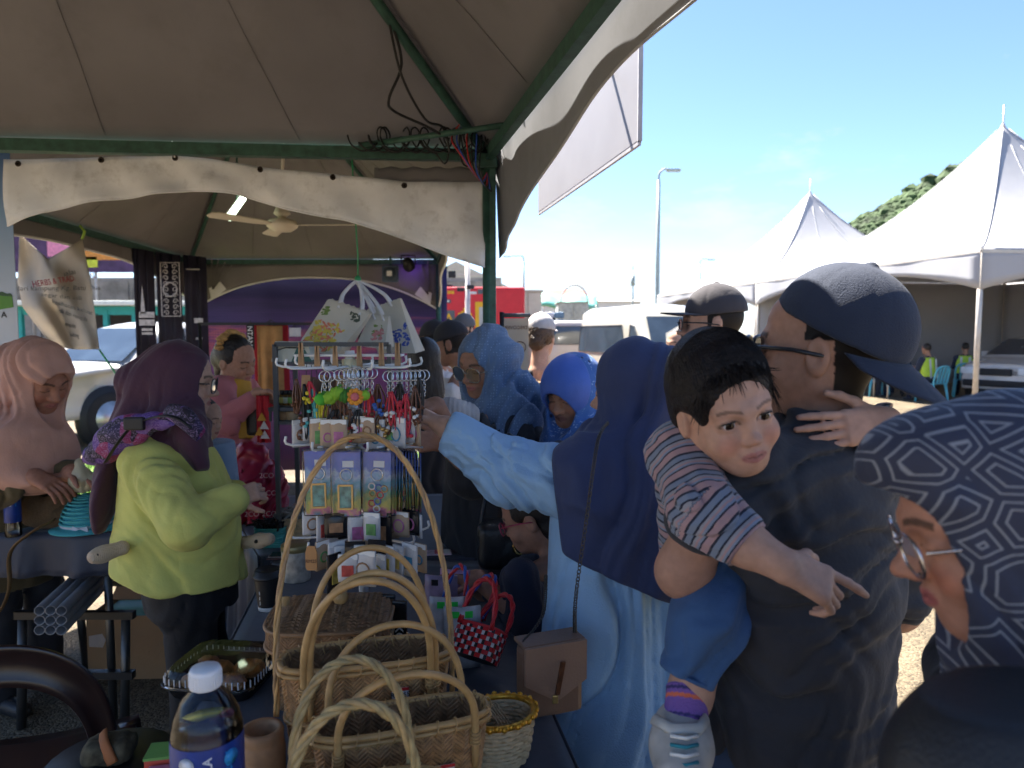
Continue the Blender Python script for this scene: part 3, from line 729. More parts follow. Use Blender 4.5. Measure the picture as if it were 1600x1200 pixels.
 for s_ in (-1, 1):
  MB().box((L / 2 - .06, s_ * hw * .72, min(.75, zt - .16)), (.16, .34, .17), bev=.04).build('headlight', M_LAMP, t)
  MB().box((-L / 2 + .03, s_ * hw * .84, .95), (.10, .16, .36), bev=.03).build('tail_light', M_TAIL, t)
  MB().box((extras.get('mirror', (0, 1.1))[0], s_ * (hw + .10), extras.get('mirror', (0, 1.1))[1]), (.10, .20, .17), bev=.04).build('mirror', extras.get('mm', paint), t)
  for x in extras.get('handles', []): MB().box((x, s_ * (w(belt - .12) + .02), belt - .12), (.16, .03, .03), bev=.01).build('door_handle', M_CHROME, t)
  for x in extras.get('seams', []): MB().box((x, s_ * (w(.7) + .001), (belt + .42) / 2), (.008, .006, belt - .42)).build('door_seam', M_TRIM, t)
 MB().box((L / 2 - .02, 0, .42), (.12, hw * 1.7, .16), bev=.04).build('bumper', M_TRIM, t)
 MB().box((L / 2 - .005, 0, min(.72, zt - .18)), (.09, hw * .8, .16), bev=.02).build('grille', M_TRIM, t)
 return t
hd = Vector((-.44, -.9)).normalized()
pc = Vector((-6.6, 10.6)) - hd * 1.55
vehicle('pickup_truck', 'white double-cab pickup parked behind the hanging cloth on the left', M_CARW, 5.2, .91,
  [(2.6, .92), (2.45, 1.02), (1.35, 1.14), (1.30, 1.15), (.55, 1.70), (.3, 1.76), (-.65, 1.76), (-.82, 1.70), (-1.02, 1.22), (-1.05, 1.18), (-2.6, 1.18)], .16, 1.12, (1.55, -1.55), .38,
  [[(1.05, 1.16), (.48, 1.62), (.22, 1.66), (.22, 1.14)], [(.14, 1.14), (.14, 1.66), (-.52, 1.66), (-.78, 1.52), (-.84, 1.16)]],
  [((1.28, 1.17), (.60, 1.66)), ((-1.0, 1.26), (-.84, 1.66))], hd, (pc.x, pc.y, 0), zb=.40, extras=dict(mirror=(.95, 1.16), mm=M_CHROME, handles=[.3, -.65], seams=[1.08, .18, -.86]))
hd = Vector((.24, -.97)).normalized(); fc = at(1024, 520, 15.0); vc = Vector((fc.x, fc.y)) - hd * 2.45 + Vector((-hd.y, hd.x)) * .93
vehicle('passenger_van', 'cream high-roof passenger van with a long dark side window', M_VANW, 5.1, .94,
  [(2.55, .95), (2.45, 1.12), (2.2, 1.22), (1.45, 2.02), (1.2, 2.16), (.6, 2.27), (-1.9, 2.27), (-2.35, 2.20), (-2.5, 2.0), (-2.55, 1.7)], .10, 1.16, (1.75, -1.3), .34,
  [[(1.75, 1.2), (1.30, 1.74), (1.02, 1.78), (1.02, 1.12)], [(.82, 1.12), (.52, 1.78), (-2.28, 1.78), (-2.36, 1.66), (-2.36, 1.12)]],
  [((2.12, 1.28), (1.50, 1.96))], hd, (vc.x, vc.y, 0), extras=dict(mirror=(1.9, 1.28), mm=M_CHROME, handles=[.9], seams=[1.9, .92, -.4]))
vehicle('white_wagon', 'white wagon parked beyond the van, dark blue-tinted rear side window', M_CARW, 4.9, .93,
  [(2.45, .98), (2.3, 1.08), (1.3, 1.2), (.45, 1.86), (.1, 1.98), (-2.0, 1.98), (-2.3, 1.9), (-2.45, 1.3)], .13, 1.22, (1.45, -1.45), .37,
  [[(1.0, 1.28), (.45, 1.74), (.3, 1.78), (.3, 1.26)], [(.18, 1.26), (.18, 1.78), (-.6, 1.78), (-.6, 1.26)], [(-.75, 1.26), (-.75, 1.80), (-2.02, 1.80), (-2.16, 1.68), (-2.16, 1.26)]],
  [((1.25, 1.26), (.5, 1.80))], Vector((1, .12)), (4.0 - .7, 23.0, 0), extras=dict(mirror=(.9, 1.3), handles=[.3, -.7], seams=[1.1, .24, -.68]))
hd = Vector((-.86, -.5)).normalized(); fc = at(1552, 560, 16.2); vc = Vector((fc.x, fc.y)) - hd * 2.0 + Vector((.4, .4))
vehicle('white_hatchback', 'white hatchback parked beyond the tent at the right edge', M_PEARL, 4.2, .86,
  [(2.1, .72), (1.95, .86), (1.1, 1.02), (.2, 1.46), (-.2, 1.52), (-1.3, 1.48), (-1.9, 1.2), (-2.1, .95)], .22, .98, (1.35, -1.3), .31,
  [[(.75, 1.04), (.2, 1.36), (-.05, 1.42), (-.05, 1.0)], [(-.15, 1.0), (-.15, 1.42), (-1.1, 1.38), (-1.4, 1.05)]], [((1.02, 1.06), (.26, 1.44))], hd, (vc.x, vc.y, 0), extras=dict(mirror=(.62, 1.06), handles=[-.02], seams=[.8, -.1]))
vehicle('dark_car', 'dark car parked behind the white hatchback, only its roof showing', M_DARKCAR, 4.3, .88,
  [(2.15, .74), (2.0, .9), (1.1, 1.05), (.3, 1.55), (-.2, 1.62), (-1.3, 1.58), (-1.9, 1.2), (-2.15, .95)], .22, 1.0, (1.35, -1.3), .32,
  [[(.75, 1.06), (.2, 1.42), (-.05, 1.48), (-.05, 1.02)], [(-.15, 1.02), (-.15, 1.48), (-1.1, 1.42), (-1.4, 1.07)]], [((1.02, 1.1), (.36, 1.5))], Vector((-.95, -.3)), (18.2, 22.5, 0), extras=dict(mirror=(.62, 1.08)))
# ================================================================== pagoda tents on the right
M_PAG = mat('pagoda_vinyl', (.42, .42, .44), rough=.55, var=.05, vscale=.8, bump=.06, bscale=3, translucent=.10, dirt=.08)
M_POLE = mat('pole_galv', (.55, .5, .44), rough=.45, metal=.3, var=.1)
def pagoda(label, n, ax, ay, s, eave, peak, wall=False):
 t = thing('pagoda_tent', label, 'tent', (n[0] + (ax[0] + ay[0]) * s / 2, n[1] + (ax[1] + ay[1]) * s / 2, 0), 0, 'white pagoda tents in the square')
 ax, ay = Vector((*ax, 0)), Vector((*ay, 0)); h = s / 2
 cs = [(-ax - ay) * h, (ax - ay) * h, (ax + ay) * h, (-ax + ay) * h]
 for i in range(4):
  a, b = cs[i], cs[(i + 1) % 4]; out = ((a + b) / 2).normalized()
  def roof(u, v, a=a, b=b):
   p = a.lerp(b, u) * (1 - v) + Vector((0, 0, 0)) * v
   return p * (1 - .03 * v) + Vector((0, 0, eave + (peak - eave) * (.30 * v + .70 * v ** 2.1)))
  g = MB(); g.grid(roof, 24, 24, thick=.004); g.build('roof_panel', M_PAG, t)
  def skirt(u, v, a=a, b=b, out=out):
   p = a.lerp(b, u); d = .30 + .48 * abs(2 * u - 1) ** 2.6
   return p + out * (.012 + .02 * math.sin(u * 31) * v) + Vector((0, 0, eave - d * v))
  g = MB(); g.grid(skirt, 30, 4, thick=.004); g.build('valance', M_PAG, t)
  MB().cyl((a.x * .99, a.y * .99, 0), (a.x * .99, a.y * .99, eave), .05, n=12).build('pole', M_POLE, t)
  MB().bar(Vector((a.x, a.y, eave - .06)) * 1, Vector((b.x, b.y, eave - .06)), .05, .06).build('eave_rail', M_POLE, t)
  MB().tube([(a * (1 - v) * (1 - .03 * v)) + Vector((0, 0, eave + (peak - eave) * (.30 * v + .70 * v ** 2.1) + .008)) for v in np.linspace(0, .98, 20)], .018, n=5).build('roof_seam', M_PAG, t)
  for uu in (.33, .66): MB().tube([a.lerp(b, uu) * (1 - v) * (1 - .03 * v) + Vector((0, 0, eave + (peak - eave) * (.30 * v + .70 * v ** 2.1) + .006)) for v in np.linspace(0, .9, 16)], .010, n=4).build('roof_seam', M_PAG, t)
  if wall and i in wall:
   g = MB(); g.grid(lambda u, v, a=a, b=b: (a.lerp(b, u) * .985) + Vector((0, 0, .03 + (eave - .1) * v)) + Vector((.03 * math.sin(u * 22), .03 * math.sin(u * 22), 0)), 30, 4, thick=.004); g.build('side_wall', M_PAG, t)
 MB().lathe([(.14, peak - .30), (.06, peak - .05), (.03, peak + .02), (.018, peak + .05), (.014, peak + .5)], n=12).build('finial', M_POLE, t)
 return t
an = Vector((-1.3, 8.5)).normalized(); ap = Vector((an.y, -an.x)); S8 = 8.6
pagoda('nearer white pagoda tent at the right, police sitting beneath it', (8.82, 13.5), ap, an, S8, 3.2, 6.85, wall=(1, 2))
n2 = Vector((8.82, 13.5)) + an * (S8 + .05)
pagoda('further white pagoda tent, left of the pair, pointed roof', n2, ap, an, S8, 3.2, 6.85, wall=(1,))
M_CYAN = mat('cyan_plastic', (.12, .45, .55), rough=.45, var=.06)
def plastic_chair():
 t = thing('plastic_chair', 'sky blue plastic chair', 'chair', (0, 0, 0), 0, 'blue plastic chairs under the tent')
 g = MB(); g.grid(lambda u, v: ((u - .5) * .42, (v - .5) * .42, .44 - .02 * math.sin(PI * u) * math.sin(PI * v)), 8, 8, thick=.012); g.build('seat', M_CYAN, t)
 g = MB(); pts = [(-.2, -.2, .44), (-.21, -.25, .65), (-.16, -.29, .80), (0, -.31, .84), (.16, -.29, .80), (.21, -.25, .65), (.2, -.2, .44)]
 g.tube(smoothpts(pts, 5), .024, n=6)
 for x in (-.1, 0, .1): g.bar((x, -.21, .45), (x, -.305, .81), .05, .012, up=(0, 1, 0))
 g.build('backrest', M_CYAN, t)
 for sx in (-1, 1):
  for sy in (-1, 1): MB().tube([(sx * .19, sy * .18, .44), (sx * .21, sy * .22, .2), (sx * .225, sy * .24, 0)], [.035, .03, .026], n=6).build('leg', M_CYAN, t)
 return t
pch = plastic_chair(); k0 = at(1455, 620, 15.2)
spots = [(atz(1455, 628, 0), .35, 'sky blue plastic chair under the officer in the lime vest, facing the table'), (atz(1512, 622, 0) + Vector((.15, .4, 0)), -.5, 'sky blue plastic chair beside the tent pole, its officer facing away'),
   (atz(1402, 622, 0) + Vector((-.25, .55, 0)), -1.7, 'sky blue plastic chair half hidden by the man in the black cap'), (atz(1455, 612, 0) + Vector((.1, 2.2, 0)), 3.0, 'sky blue plastic chair on the far side of the table')]
for i, (p, a, lb) in enumerate(spots):
 o = pch if i == 0 else copy_tree(pch); o.location = (p.x, p.y, 0); o.rotation_euler = (0, 0, a); o['label'] = lb
CH = [s_[0] for s_ in spots]
ft = thing('folding_table', 'pale folding table the officers sit around', 'table', (CH[0].x - .15, CH[0].y + 1.0, 0), .1)
MB().box((0, 0, .735), (1.3, .7, .03), bev=.006).build('table_top', M_WHITEP, ft)
for sx in (-1, 1):
 for sy in (-1, 1): MB().cyl((sx * .55, sy * .28, 0), (sx * .55, sy * .28, .72), .015, n=8).build('leg', M_POLE, ft)
# ================================================================== street lights, poles
M_LPOST = mat('lamp_post_steel', (.30, .36, .36), rough=.6, var=.1)
def street_lamp(label, base, H, arm, thick=.09):
 t = thing('street_lamp', label, 'street lamp', base, 0, 'street lamps')
 MB().lathe([(.22, 0), (.22, .5), (thick * 1.2, .55), (thick, H * .5), (thick * .7, H - .4)], n=12).build('pole', M_LPOST, t)
 s_ = 1 if arm > 0 else -1
 MB().tube(smoothpts([(0, 0, H - .5), (.02 * s_, 0, H - .1), (.25 * s_, 0, H + .12), (abs(arm) * s_, 0, H + .1)], 6), thick * .5, n=8).build('arm', M_LPOST, t)
 MB().box(((abs(arm) + .25) * s_, 0, H + .06), (.7, .3, .13), bev=.05).build('lamp_head', M_LPOST, t)
p = at(1026, 520, 35); street_lamp('tall street lamp standing against the sky beyond the van', (p.x, p.y, 0), 9.4, .45, .11)
p = at(1092, 520, 75); street_lamp('small far street lamp left of the pointed tent', (p.x, p.y, 0), 9.2, .9)
p = at(818, 520, 70); street_lamp('far hazy street lamp just right of the canopy post', (p.x, p.y, 0), 9.0, -1.4, .12)
p = at(988, 520, 50); tp = thing('utility_pole', 'thin dark pole rising behind the cream van', 'pole', (p.x, p.y, 0))
MB().cyl((0, 0, 0), (0, 0, 6.0), .08, .05, n=8).build('pole', M_LPOST, tp); MB().cyl((0, 0, 4.9), (0, 0, 5.6), .16, .13, n=10).build('pole_box', M_LPOST, tp)
MB().cyl((0, 0, 6), (0, 0, 6.3), .03, n=6).build('spike', M_LPOST, tp)
p = at(897, 520, 40); ah = thing('steel_arch', 'thin steel arch rising above the red roof', 'arch', (p.x, p.y, 0))
MB().tube([(-.75, 0, 0), (-.75, 0, 2.9)] + [(-.75 * math.cos(a), 0, 3.3 + 1.0 * math.sin(a)) for a in np.linspace(0, PI, 16)] + [(.75, 0, 2.9), (.75, 0, 0)], .05, n=6).build('arch_tube', mat('arch_steel', (.5, .5, .48), rough=.5), ah)
# ================================================================== cabins and shops beyond
M_CABIN = mat('cabin_panel', (.40, .385, .33), rough=.7, var=.06, dirt=.1)
M_REDROOF = mat('red_roof', (.40, .09, .06), rough=.7, var=.12)
M_TEALAWN = mat('aqua_awning', (.16, .50, .40), rough=.6)
M_BLDG = mat('pale_wall', (.62, .62, .60), rough=.8, var=.06)
M_DARKOPEN = mat('dark_interior', (.02, .02, .025), rough=.9)
def cabin(label, x0, x1, d, h, n, m=M_CABIN):
 a, b = at(x0, 520, d), at(x1, 520, d); w = b.x - a.x
 t = thing('site_cabin', label, 'cabin', ((a.x + b.x) / 2, a.y + 1, 0))
 MB().box((0, 0, h / 2), (w, 2.0, h)).build('wall', m, t)
 for i in range(n):
  MB().box((-w / 2 + w * (i + .5) / n, -1.02, h / 2), (w / n - .05, .03, h - .08), bev=.01).build('panel', m, t)
 MB().box((0, 0, h + .03), (w + .1, 2.1, .06)).build('roof', M_TRIM if False else mat('cabin_cap', (.30, .29, .25), rough=.7), t)
 return t
cabin('beige panelled site cabin right behind the canopy post', 781, 846, 24, 2.98, 3)
cabin('grey mottled site cabin beyond the white wagon', 872, 918, 33, 2.98, 2, mat('cabin_grey', (.40, .41, .39), rough=.7, var=.2, vscale=6))
def shop(label, x0, x1, d, h, roof_h, roofm, wallm, openings=3):
 a, b = at(x0, 520, d), at(x1, 520, d); w = b.x - a.x
 t = thing('shop_building', label, 'building', ((a.x + b.x) / 2, a.y + 3, 0))
 MB().box((0, 0, h / 2), (w, 6, h)).build('wall', wallm, t)
 e = .5
 MB().add([(-w / 2 - e, -3.6, h + .01), (w / 2 + e, -3.6, h + .01), (w / 2 + e, 3.6, h + .01), (-w / 2 - e, 3.6, h + .01), (-w / 2 * .7, 0, h + roof_h), (w / 2 * .7, 0, h + roof_h)],
    [(0, 1, 5, 4), (1, 2, 5), (2, 3, 4, 5), (3, 0, 4), (3, 2, 1, 0)]).build('roof', roofm, t)
 for i in range(openings):
  MB().box((-w / 2 + w * (i + .5) / openings, -3.02, h * .45), (w / openings * .7, .08, h * .6), bev=.02).build('window', M_DARKOPEN, t)
 return t
shop('low shop with a red hipped roof behind the grey cabin', 852, 924, 55, 4.05, 1.05, M_REDROOF, M_BLDG)
shop('small red-roofed shop behind the beige cabin', 740, 800, 60, 4.3, 1.2, M_REDROOF, M_BLDG, 2)
shop('pale distant building on the skyline behind the van', 925, 1000, 90, 5.6, .4, M_BLDG, mat('far_wall', (.66, .68, .68), rough=.8), 4)
aw = thing('aqua_awning', 'aqua green awning stretched beside the grey cabin', 'awning', at(885, 520, 42) * Vector((1, 1, 0)) if False else (at(885, 520, 42).x, 42, 0))
g = MB(); g.grid(lambda u, v: ((u - .5) * 3.4, (v - .5) * 2.6, 3.15 + .75 * (1 - abs(2 * v - 1)) + .1 * math.sin(u * 12)), 12, 6, thick=.02); g.build('awning_sheet', M_TEALAWN, aw)
for sx in (-1.6, 1.6):
 for sy in (-1.2, 1.2): MB().cyl((sx, sy, 0), (sx, sy, 3.2), .04, n=8).build('post', M_POLE, aw)
st = thing('market_stall', 'far market stall with blue and white goods on a yellow counter', 'stall', (at(858, 520, 30).x, 30, 0))
MB().box((0, 0, .95), (1.3, .9, 1.9), bev=.02).build('counter', mat('yellow_board', (.6, .45, .08), rough=.6), st)
for k in range(6): MB().box((-.45 + (k % 3) * .43, -.1 + .1 * (k // 3), 2.04 + .3 * (k // 3)), (.42, .5, .26), bev=.08).build('goods_bundle', mat('bundle%d' % (k % 3), [(.10, .16, .42), (.5, .52, .62), (.12, .2, .3)][k % 3], rough=.7), st)
FT = thing('food_truck', 'bright red food truck with yellow pixel lettering behind the crowd', 'food truck', (at(720, 520, 15).x - .35, 15.9, 0))
M_FRED = mat('food_truck_red', (.62, .025, .035), rough=.45, var=.05); M_FYEL = mat('food_truck_yellow', (.75, .42, .015), rough=.5, var=.05)
M_FGREY = mat('serving_hatch_grey', (.10, .11, .12), rough=.5)
MB().box((0, 0, 1.46), (3.4, 1.9, 2.2), bev=.06).build('body', M_FRED, FT)
def ftp(px, py): return at(px, py, 14.95) - Vector(FT.location)
def frect(x0, y0, x1, y1, m, name, th=.02, dy=0.):
 a, b = ftp(x0, y0), ftp(x1, y1); MB().box(((a.x + b.x) / 2, -.96 - dy, (a.z + b.z) / 2), (abs(b.x - a.x), th, abs(a.z - b.z)), bev=.004).build(name, m, FT)
frect(640, 485, 711, 560, M_FGREY, 'serving_hatch'); frect(676, 468, 705, 474, M_FGREY, 'slot_panel')
for k in range(3): frect(684 + k * 7, 469.5, 688.5 + k * 7, 472, M_WHITEP, 'slot_mark', .01, .012)
text_on('lettering', 'MBA', .30, M_FYEL, FT, Vector((ftp(687, 499).x, -.985, ftp(687, 499).z)), (1, 0, 0), (0, 0, 1), bold=True)
frect(682, 507, 698, 510, M_FYEL, 'letter_bar', .01, .014); frect(684, 511.5, 697, 515, M_FYEL, 'letter_bar', .01, .014)
for k in range(5): frect(685 + k * 5.2, 455, 689.3 + k * 5.2, 459.5, M_FYEL, 'letter_block', .012)
for (cx, cy) in ((727, 484), (723, 489), (731, 489), (719, 492), (735, 492), (727, 494)): frect(cx - 2.6, cy - 2.6, cx + 2.6, cy + 2.6, M_FYEL, 'pixel_block', .012)
frect(743, 474, 749, 520, M_FYEL, 'frame_stripe', .012); frect(743, 472, 765, 480, M_FYEL, 'frame_stripe', .016); frect(749, 480, 768, 540, mat('counter_grey', (.4, .42, .42), rough=.4), 'side_door', .012)
frect(735, 456, 745, 460, M_WHITEP, 'small_notice', .01); frect(747, 453, 758, 460, M_FGREY, 'vent', .014)
frect(694, 444, 706, 451, M_TRIM, 'roof_vent', .3, -.4)
for x in (-1.1, 1.1):
 for y in (-.85, .85): MB().lathe([(0, -.1), (.3, -.1), (.33, -.06), (.33, .06), (.3, .1), (0, .1)], (x, y, .33), n=20, M=Matrix.Rotation(PI / 2, 3, 'X')).build('wheel', M_TYRE, FT)
p = at(731, 520, 12.5); fl = thing('floodlight_pole', 'white pole carrying a row of dark floodlights before the red truck', 'light pole', (p.x, p.y, 0))
MB().cyl((0, 0, 0), (0, 0, 2.85), .045, n=10).build('pole', mat('pole_white', (.6, .55, .52), rough=.5), fl); MB().bar((-.5, 0, 2.62), (.45, 0, 2.62), .03, .03).build('cross_arm', M_POLE, fl)
for x, z in ((-.42, 2.70), (-.27, 2.62), (.38, 2.68), (.05, 2.40), (-.12, 2.36)): MB().box((x, -.04, z), (.13, .06, .12 if z > 2.5 else .07), bev=.01).build('floodlight', M_TRIM, fl)
MB().bar((-.15, 0, 2.33), (.05, 0, 2.42), .02, .02).build('lower_arm', M_TRIM, fl)
bw = thing('pale_house', 'pale house with a gabled roof behind the red food truck', 'building', (at(715, 520, 45).x, 47, 0))
MB().box((0, 0, 2.2), (6, 5, 4.4)).build('wall', M_BLDG, bw)
MB().add([(-3.3, -2.8, 4.41), (3.3, -2.8, 4.41), (3.3, 2.8, 4.41), (-3.3, 2.8, 4.41), (0, -2.8, 6.0), (0, 2.8, 6.0)], [(0, 1, 4), (1, 2, 5, 4), (2, 3, 5), (3, 0, 4, 5), (3, 2, 1, 0)]).build('roof', mat('house_roof', (.5, .46, .38), rough=.7), bw)
for k in (-1, 1): MB().box((k * 1.5, -2.53, 3.0), (1.0, .08, 1.2), bev=.02).build('window', M_DARKOPEN, bw)
# ================================================================== left: teal pavilion, retaining wall, billboard
TP = thing('teal_pavilion', 'teal open pavilion with latticed railing beyond the pickup', 'pavilion', (-14.2, 25, 0))
M_TEAL = mat('teal_paint', (.02, .30, .29), rough=.5, var=.1)
for x in np.linspace(-3, 5, 9): MB().box((x, 0, 1.2), (.16, .16, 2.4)).build('post', M_TEAL, TP)
MB().box((1, 1.5, 2.62), (9.4, 4.4, .16), bev=.03).build('roof', mat('pavilion_roof', (.62, .66, .62), rough=.5), TP)
MB().box((1, .02, 2.38), (8.4, .12, .30)).build('fascia', M_TEAL, TP)
MB().box((1, 2.8, 1.2), (8.2, .1, 2.3)).build('back_wall', mat('pav_back', (.05, .05, .06), rough=.8), TP)
for i in range(16):
 x = -3 + i * .5; g = MB(); g.bar((x, -.02, .1), (x + .5, -.02, .9), .05, .04, up=(0, 1, 0)); g.bar((x, .03, .9), (x + .5, .03, .1), .05, .04, up=(0, 1, 0)); g.build('lattice', M_TEAL, TP)
MB().box((1, 0, .95), (8.2, .1, .10)).build('handrail', M_TEAL, TP)
MB().box((1.8, -.3, 1.0), (.5, .4, 1.6), bev=.05).build('yellow_cabinet', mat('yel2', (.6, .33, .03), rough=.5), TP)
RW = thing('retaining_wall', 'stained concrete retaining wall behind the teal pavilion', 'wall', (-15.5, 34, 0))
MB().box((0, 0, 2.1), (30, .6, 4.2)).build('wall', mat('stained_concrete', (.30, .28, .25), rough=.9, var=.3, vscale=1.2, dirt=.5), RW)
for i in range(14): MB().box((-14 + i * 2.1, -.34, 2.1), (1.95, .10, 3.9), bev=.03).build('wall_panel', mat('stained_concrete2', (.27, .25, .22), rough=.9, var=.35, vscale=1.5, dirt=.5), RW)
BB = thing('billboard', 'long violet billboard with orange and yellow lettering above the concrete wall', 'billboard', (-16.5, 33.5, 0))
MB().box((0, 0, 5.3), (20, .12, 1.75)).build('panel', mat('violet_print', (.07, .035, .10), rough=.6, var=.4, vscale=2), BB)
for x, w_, z, h_, c_ in ((-1.6, 4.2, 5.2, .42, (.6, .25, .05)), (-4.5, 1.2, 5.6, .9, (.7, .25, .4)), (-2.0, 1.4, 5.85, .3, (.6, .55, .08)), (1.2, 1.7, 4.75, .55, (.55, .05, .06)), (-3.1, .6, 4.9, .5, (.55, .6, .05))):
 MB().box((x, -.075, z), (w_, .03, h_), bev=.01).build('printed_block', mat('print_%d' % int(x * 10 + 100), c_, rough=.6, var=.2), BB)
for x in np.linspace(-9, 9, 7): MB().cyl((x, .1, 0), (x, .1, 6.2), .07, n=8).build('post', M_POLE, BB)
for x, lb in ((-12.6, 'white parked car with a curved roof beside the pickup tail'), (-9.3, 'far white car before the teal pavilion, blue windscreen')):
 vehicle('white_sedan', lb, M_CARW, 4.3, .86, [(2.15, .72), (2.0, .86), (1.0, 1.0), (.3, 1.40), (-.2, 1.46), (-1.2, 1.38), (-1.6, 1.05), (-2.15, 1.0)], .22, .98, (1.35, -1.3), .31,
   [[(.75, 1.02), (.2, 1.32), (-.05, 1.36), (-.05, .99)], [(-.15, .99), (-.15, 1.36), (-1.0, 1.28), (-1.3, 1.03)]], [((.98, 1.04), (.36, 1.38))], Vector((-.5, -.85)), (x, 20.5, 0), extras=dict(mirror=(.62, 1.04)))
# ================================================================== wooded hill on the right
M_LEAFD = mat('hill_foliage', (.045, .075, .028), rough=.9, var=.6, vscale=.15)
def wooded_hill():
 hx = lambda px: (px - 800) / FPX
 D0 = 260.
 sky = [(1210, 470), (1250, 425), (1290, 385), (1320, 340), (1370, 312), (1420, 284), (1490, 250), (1560, 235), (1640, 205), (1750, 190), (1900, 180), (2100, 190), (2400, 240)]
 g = MB()
 def top(u):
  px = 1190 + u * 1200; return hx(px) * D0, (520 - interp(sky, max(1210, px))) / FPX * D0 + 1.6
 def fn(u, v):
  x, h = top(u); return (x * (1 - .3 * (1 - v)) + 10 * (1 - v), D0 - 120 * (1 - v), (h - 3) * v ** 1.2 - 2)
 g.grid(fn, 60, 16); o = g.build('hill', mat('hill_soil', (.07, .085, .035), rough=.95, var=.4, vscale=.05)); structure(o)
 rr = random.Random(4); f = MB()
 ico = bmesh.new(); bmesh.ops.create_icosphere(ico, subdivisions=1, radius=1); ico.verts.index_update()
 iv = [v.co.copy() for v in ico.verts]; fi = [[v.index for v in q.verts] for q in ico.faces]; ico.free()
 for k in range(9000):
  u = rr.random(); v = 1 - rr.random() ** 1.6 * .55; p = Vector(fn(u, v)); s_ = rr.uniform(.8, 2.3) * (1.6 if rr.random() < .06 else 1)
  f.add([p + Vector((q.x * s_ * rr.uniform(.7, 1.25), q.y * s_, q.z * s_ * rr.uniform(.7, 1.3) + s_ * .5)) for q in iv], fi)
 o = f.build('forest', M_LEAFD); o['kind'] = 'stuff'; tag(o, 'dense dark green woodland covering the hill behind the tents', 'woodland')
wooded_hill()
gs = thing('railing', 'grey metal railing rows beyond the cars at the right edge', 'railing', (27, 36, 0))
for k in range(4): MB().bar((-6, k * .8, 1.4 + k * .45), (10, k * .8, 1.4 + k * .45), .06, .06).build('rail', M_POLE, gs)
for x in range(-6, 11, 2): MB().bar((x, 0, 0), (x, 2.4, 2.75), .06, .06, up=(1, 0, 0)).build('stanchion', M_POLE, gs); MB().cyl((x, 2.4, 0), (x, 2.4, 2.75), .05, n=6).build('stanchion', M_POLE, gs)
# ================================================================== people: building blocks
def skin_mat(name, rough=.58): return mat(name, attr='Col', rough=rough, var=.10, vscale=70, bump=.14, bscale=700, sss=.06, spec=.25)
M_SKIN = skin_mat('skin')
M_EYE_W = mat('eye_white', (.62, .58, .55), rough=.12, var=.03)
M_IRIS = mat('eye_iris', (.02, .011, .007), rough=.08, var=.1)
M_HAIR = mat('black_hair', (.012, .009, .008), rough=.42, var=.4, vscale=60, bump=.5, bscale=240)
M_FRAME = mat('spectacle_frame', (.02, .018, .02), rough=.3)
M_GOLDF = mat('thin_metal_frame', (.35, .32, .28), rough=.25, metal=1.)
def glass_mat(name, tint=(1, 1, 1), rough=.02):
 if name in _mats: return _mats[name]
 m = bpy.data.materials.new(name); m.use_nodes = True; N, L = m.node_tree.nodes, m.node_tree.links; N.remove(N['Principled BSDF'])
 tr = N.new('ShaderNodeBsdfTransparent'); tr.inputs[0].default_value = (*tint, 1); gl = N.new('ShaderNodeBsdfGlossy'); gl.inputs['Roughness'].default_value = rough
 fr = N.new('ShaderNodeFresnel'); fr.inputs[0].default_value = 1.45; mx = N.new('ShaderNodeMixShader')
 L.new(fr.outputs[0], mx.inputs[0]); L.new(tr.outputs[0], mx.inputs[1]); L.new(gl.outputs[0], mx.inputs[2]); L.new(mx.outputs[0], N['Material Output'].inputs[0])
 _mats[name] = m; return m
M_LENS = glass_mat('spectacle_lens', (.93, .95, .95))
class Head:
 def __init__(s, pos, yaw, pitch=0., roll=0., scale=1.):
  s.s = scale; s.R3 = (Matrix.Rotation(R(yaw), 3, 'Z') @ Matrix.Rotation(R(pitch), 3, 'X') @ Matrix.Rotation(R(roll), 3, 'Y'))
  s.pos = Vector(pos)
 def w(s, x, y, z): return s.pos + s.R3 @ (Vector((x, y, z)) * s.s)
 def dir(s, x, y, z): return s.R3 @ Vector((x, y, z))
 def local(s, V):
  A = np.array([[s.R3[i][j] for j in range(3)] for i in range(3)], np.float32)
  return (np.asarray(V, np.float32) - npv(s.pos)) @ A / s.s
 def ell(s, S, c, r, k=.012, mode='u'): S.ell(s.w(*c), [q * s.s for q in r], s.R3, k * s.s, mode)
 def cap(s, S, a, b, r1, r2=None, k=.01, mode='u'): S.cap(s.w(*a), s.w(*b), r1 * s.s, (r1 if r2 is None else r2) * s.s, k * s.s, mode)
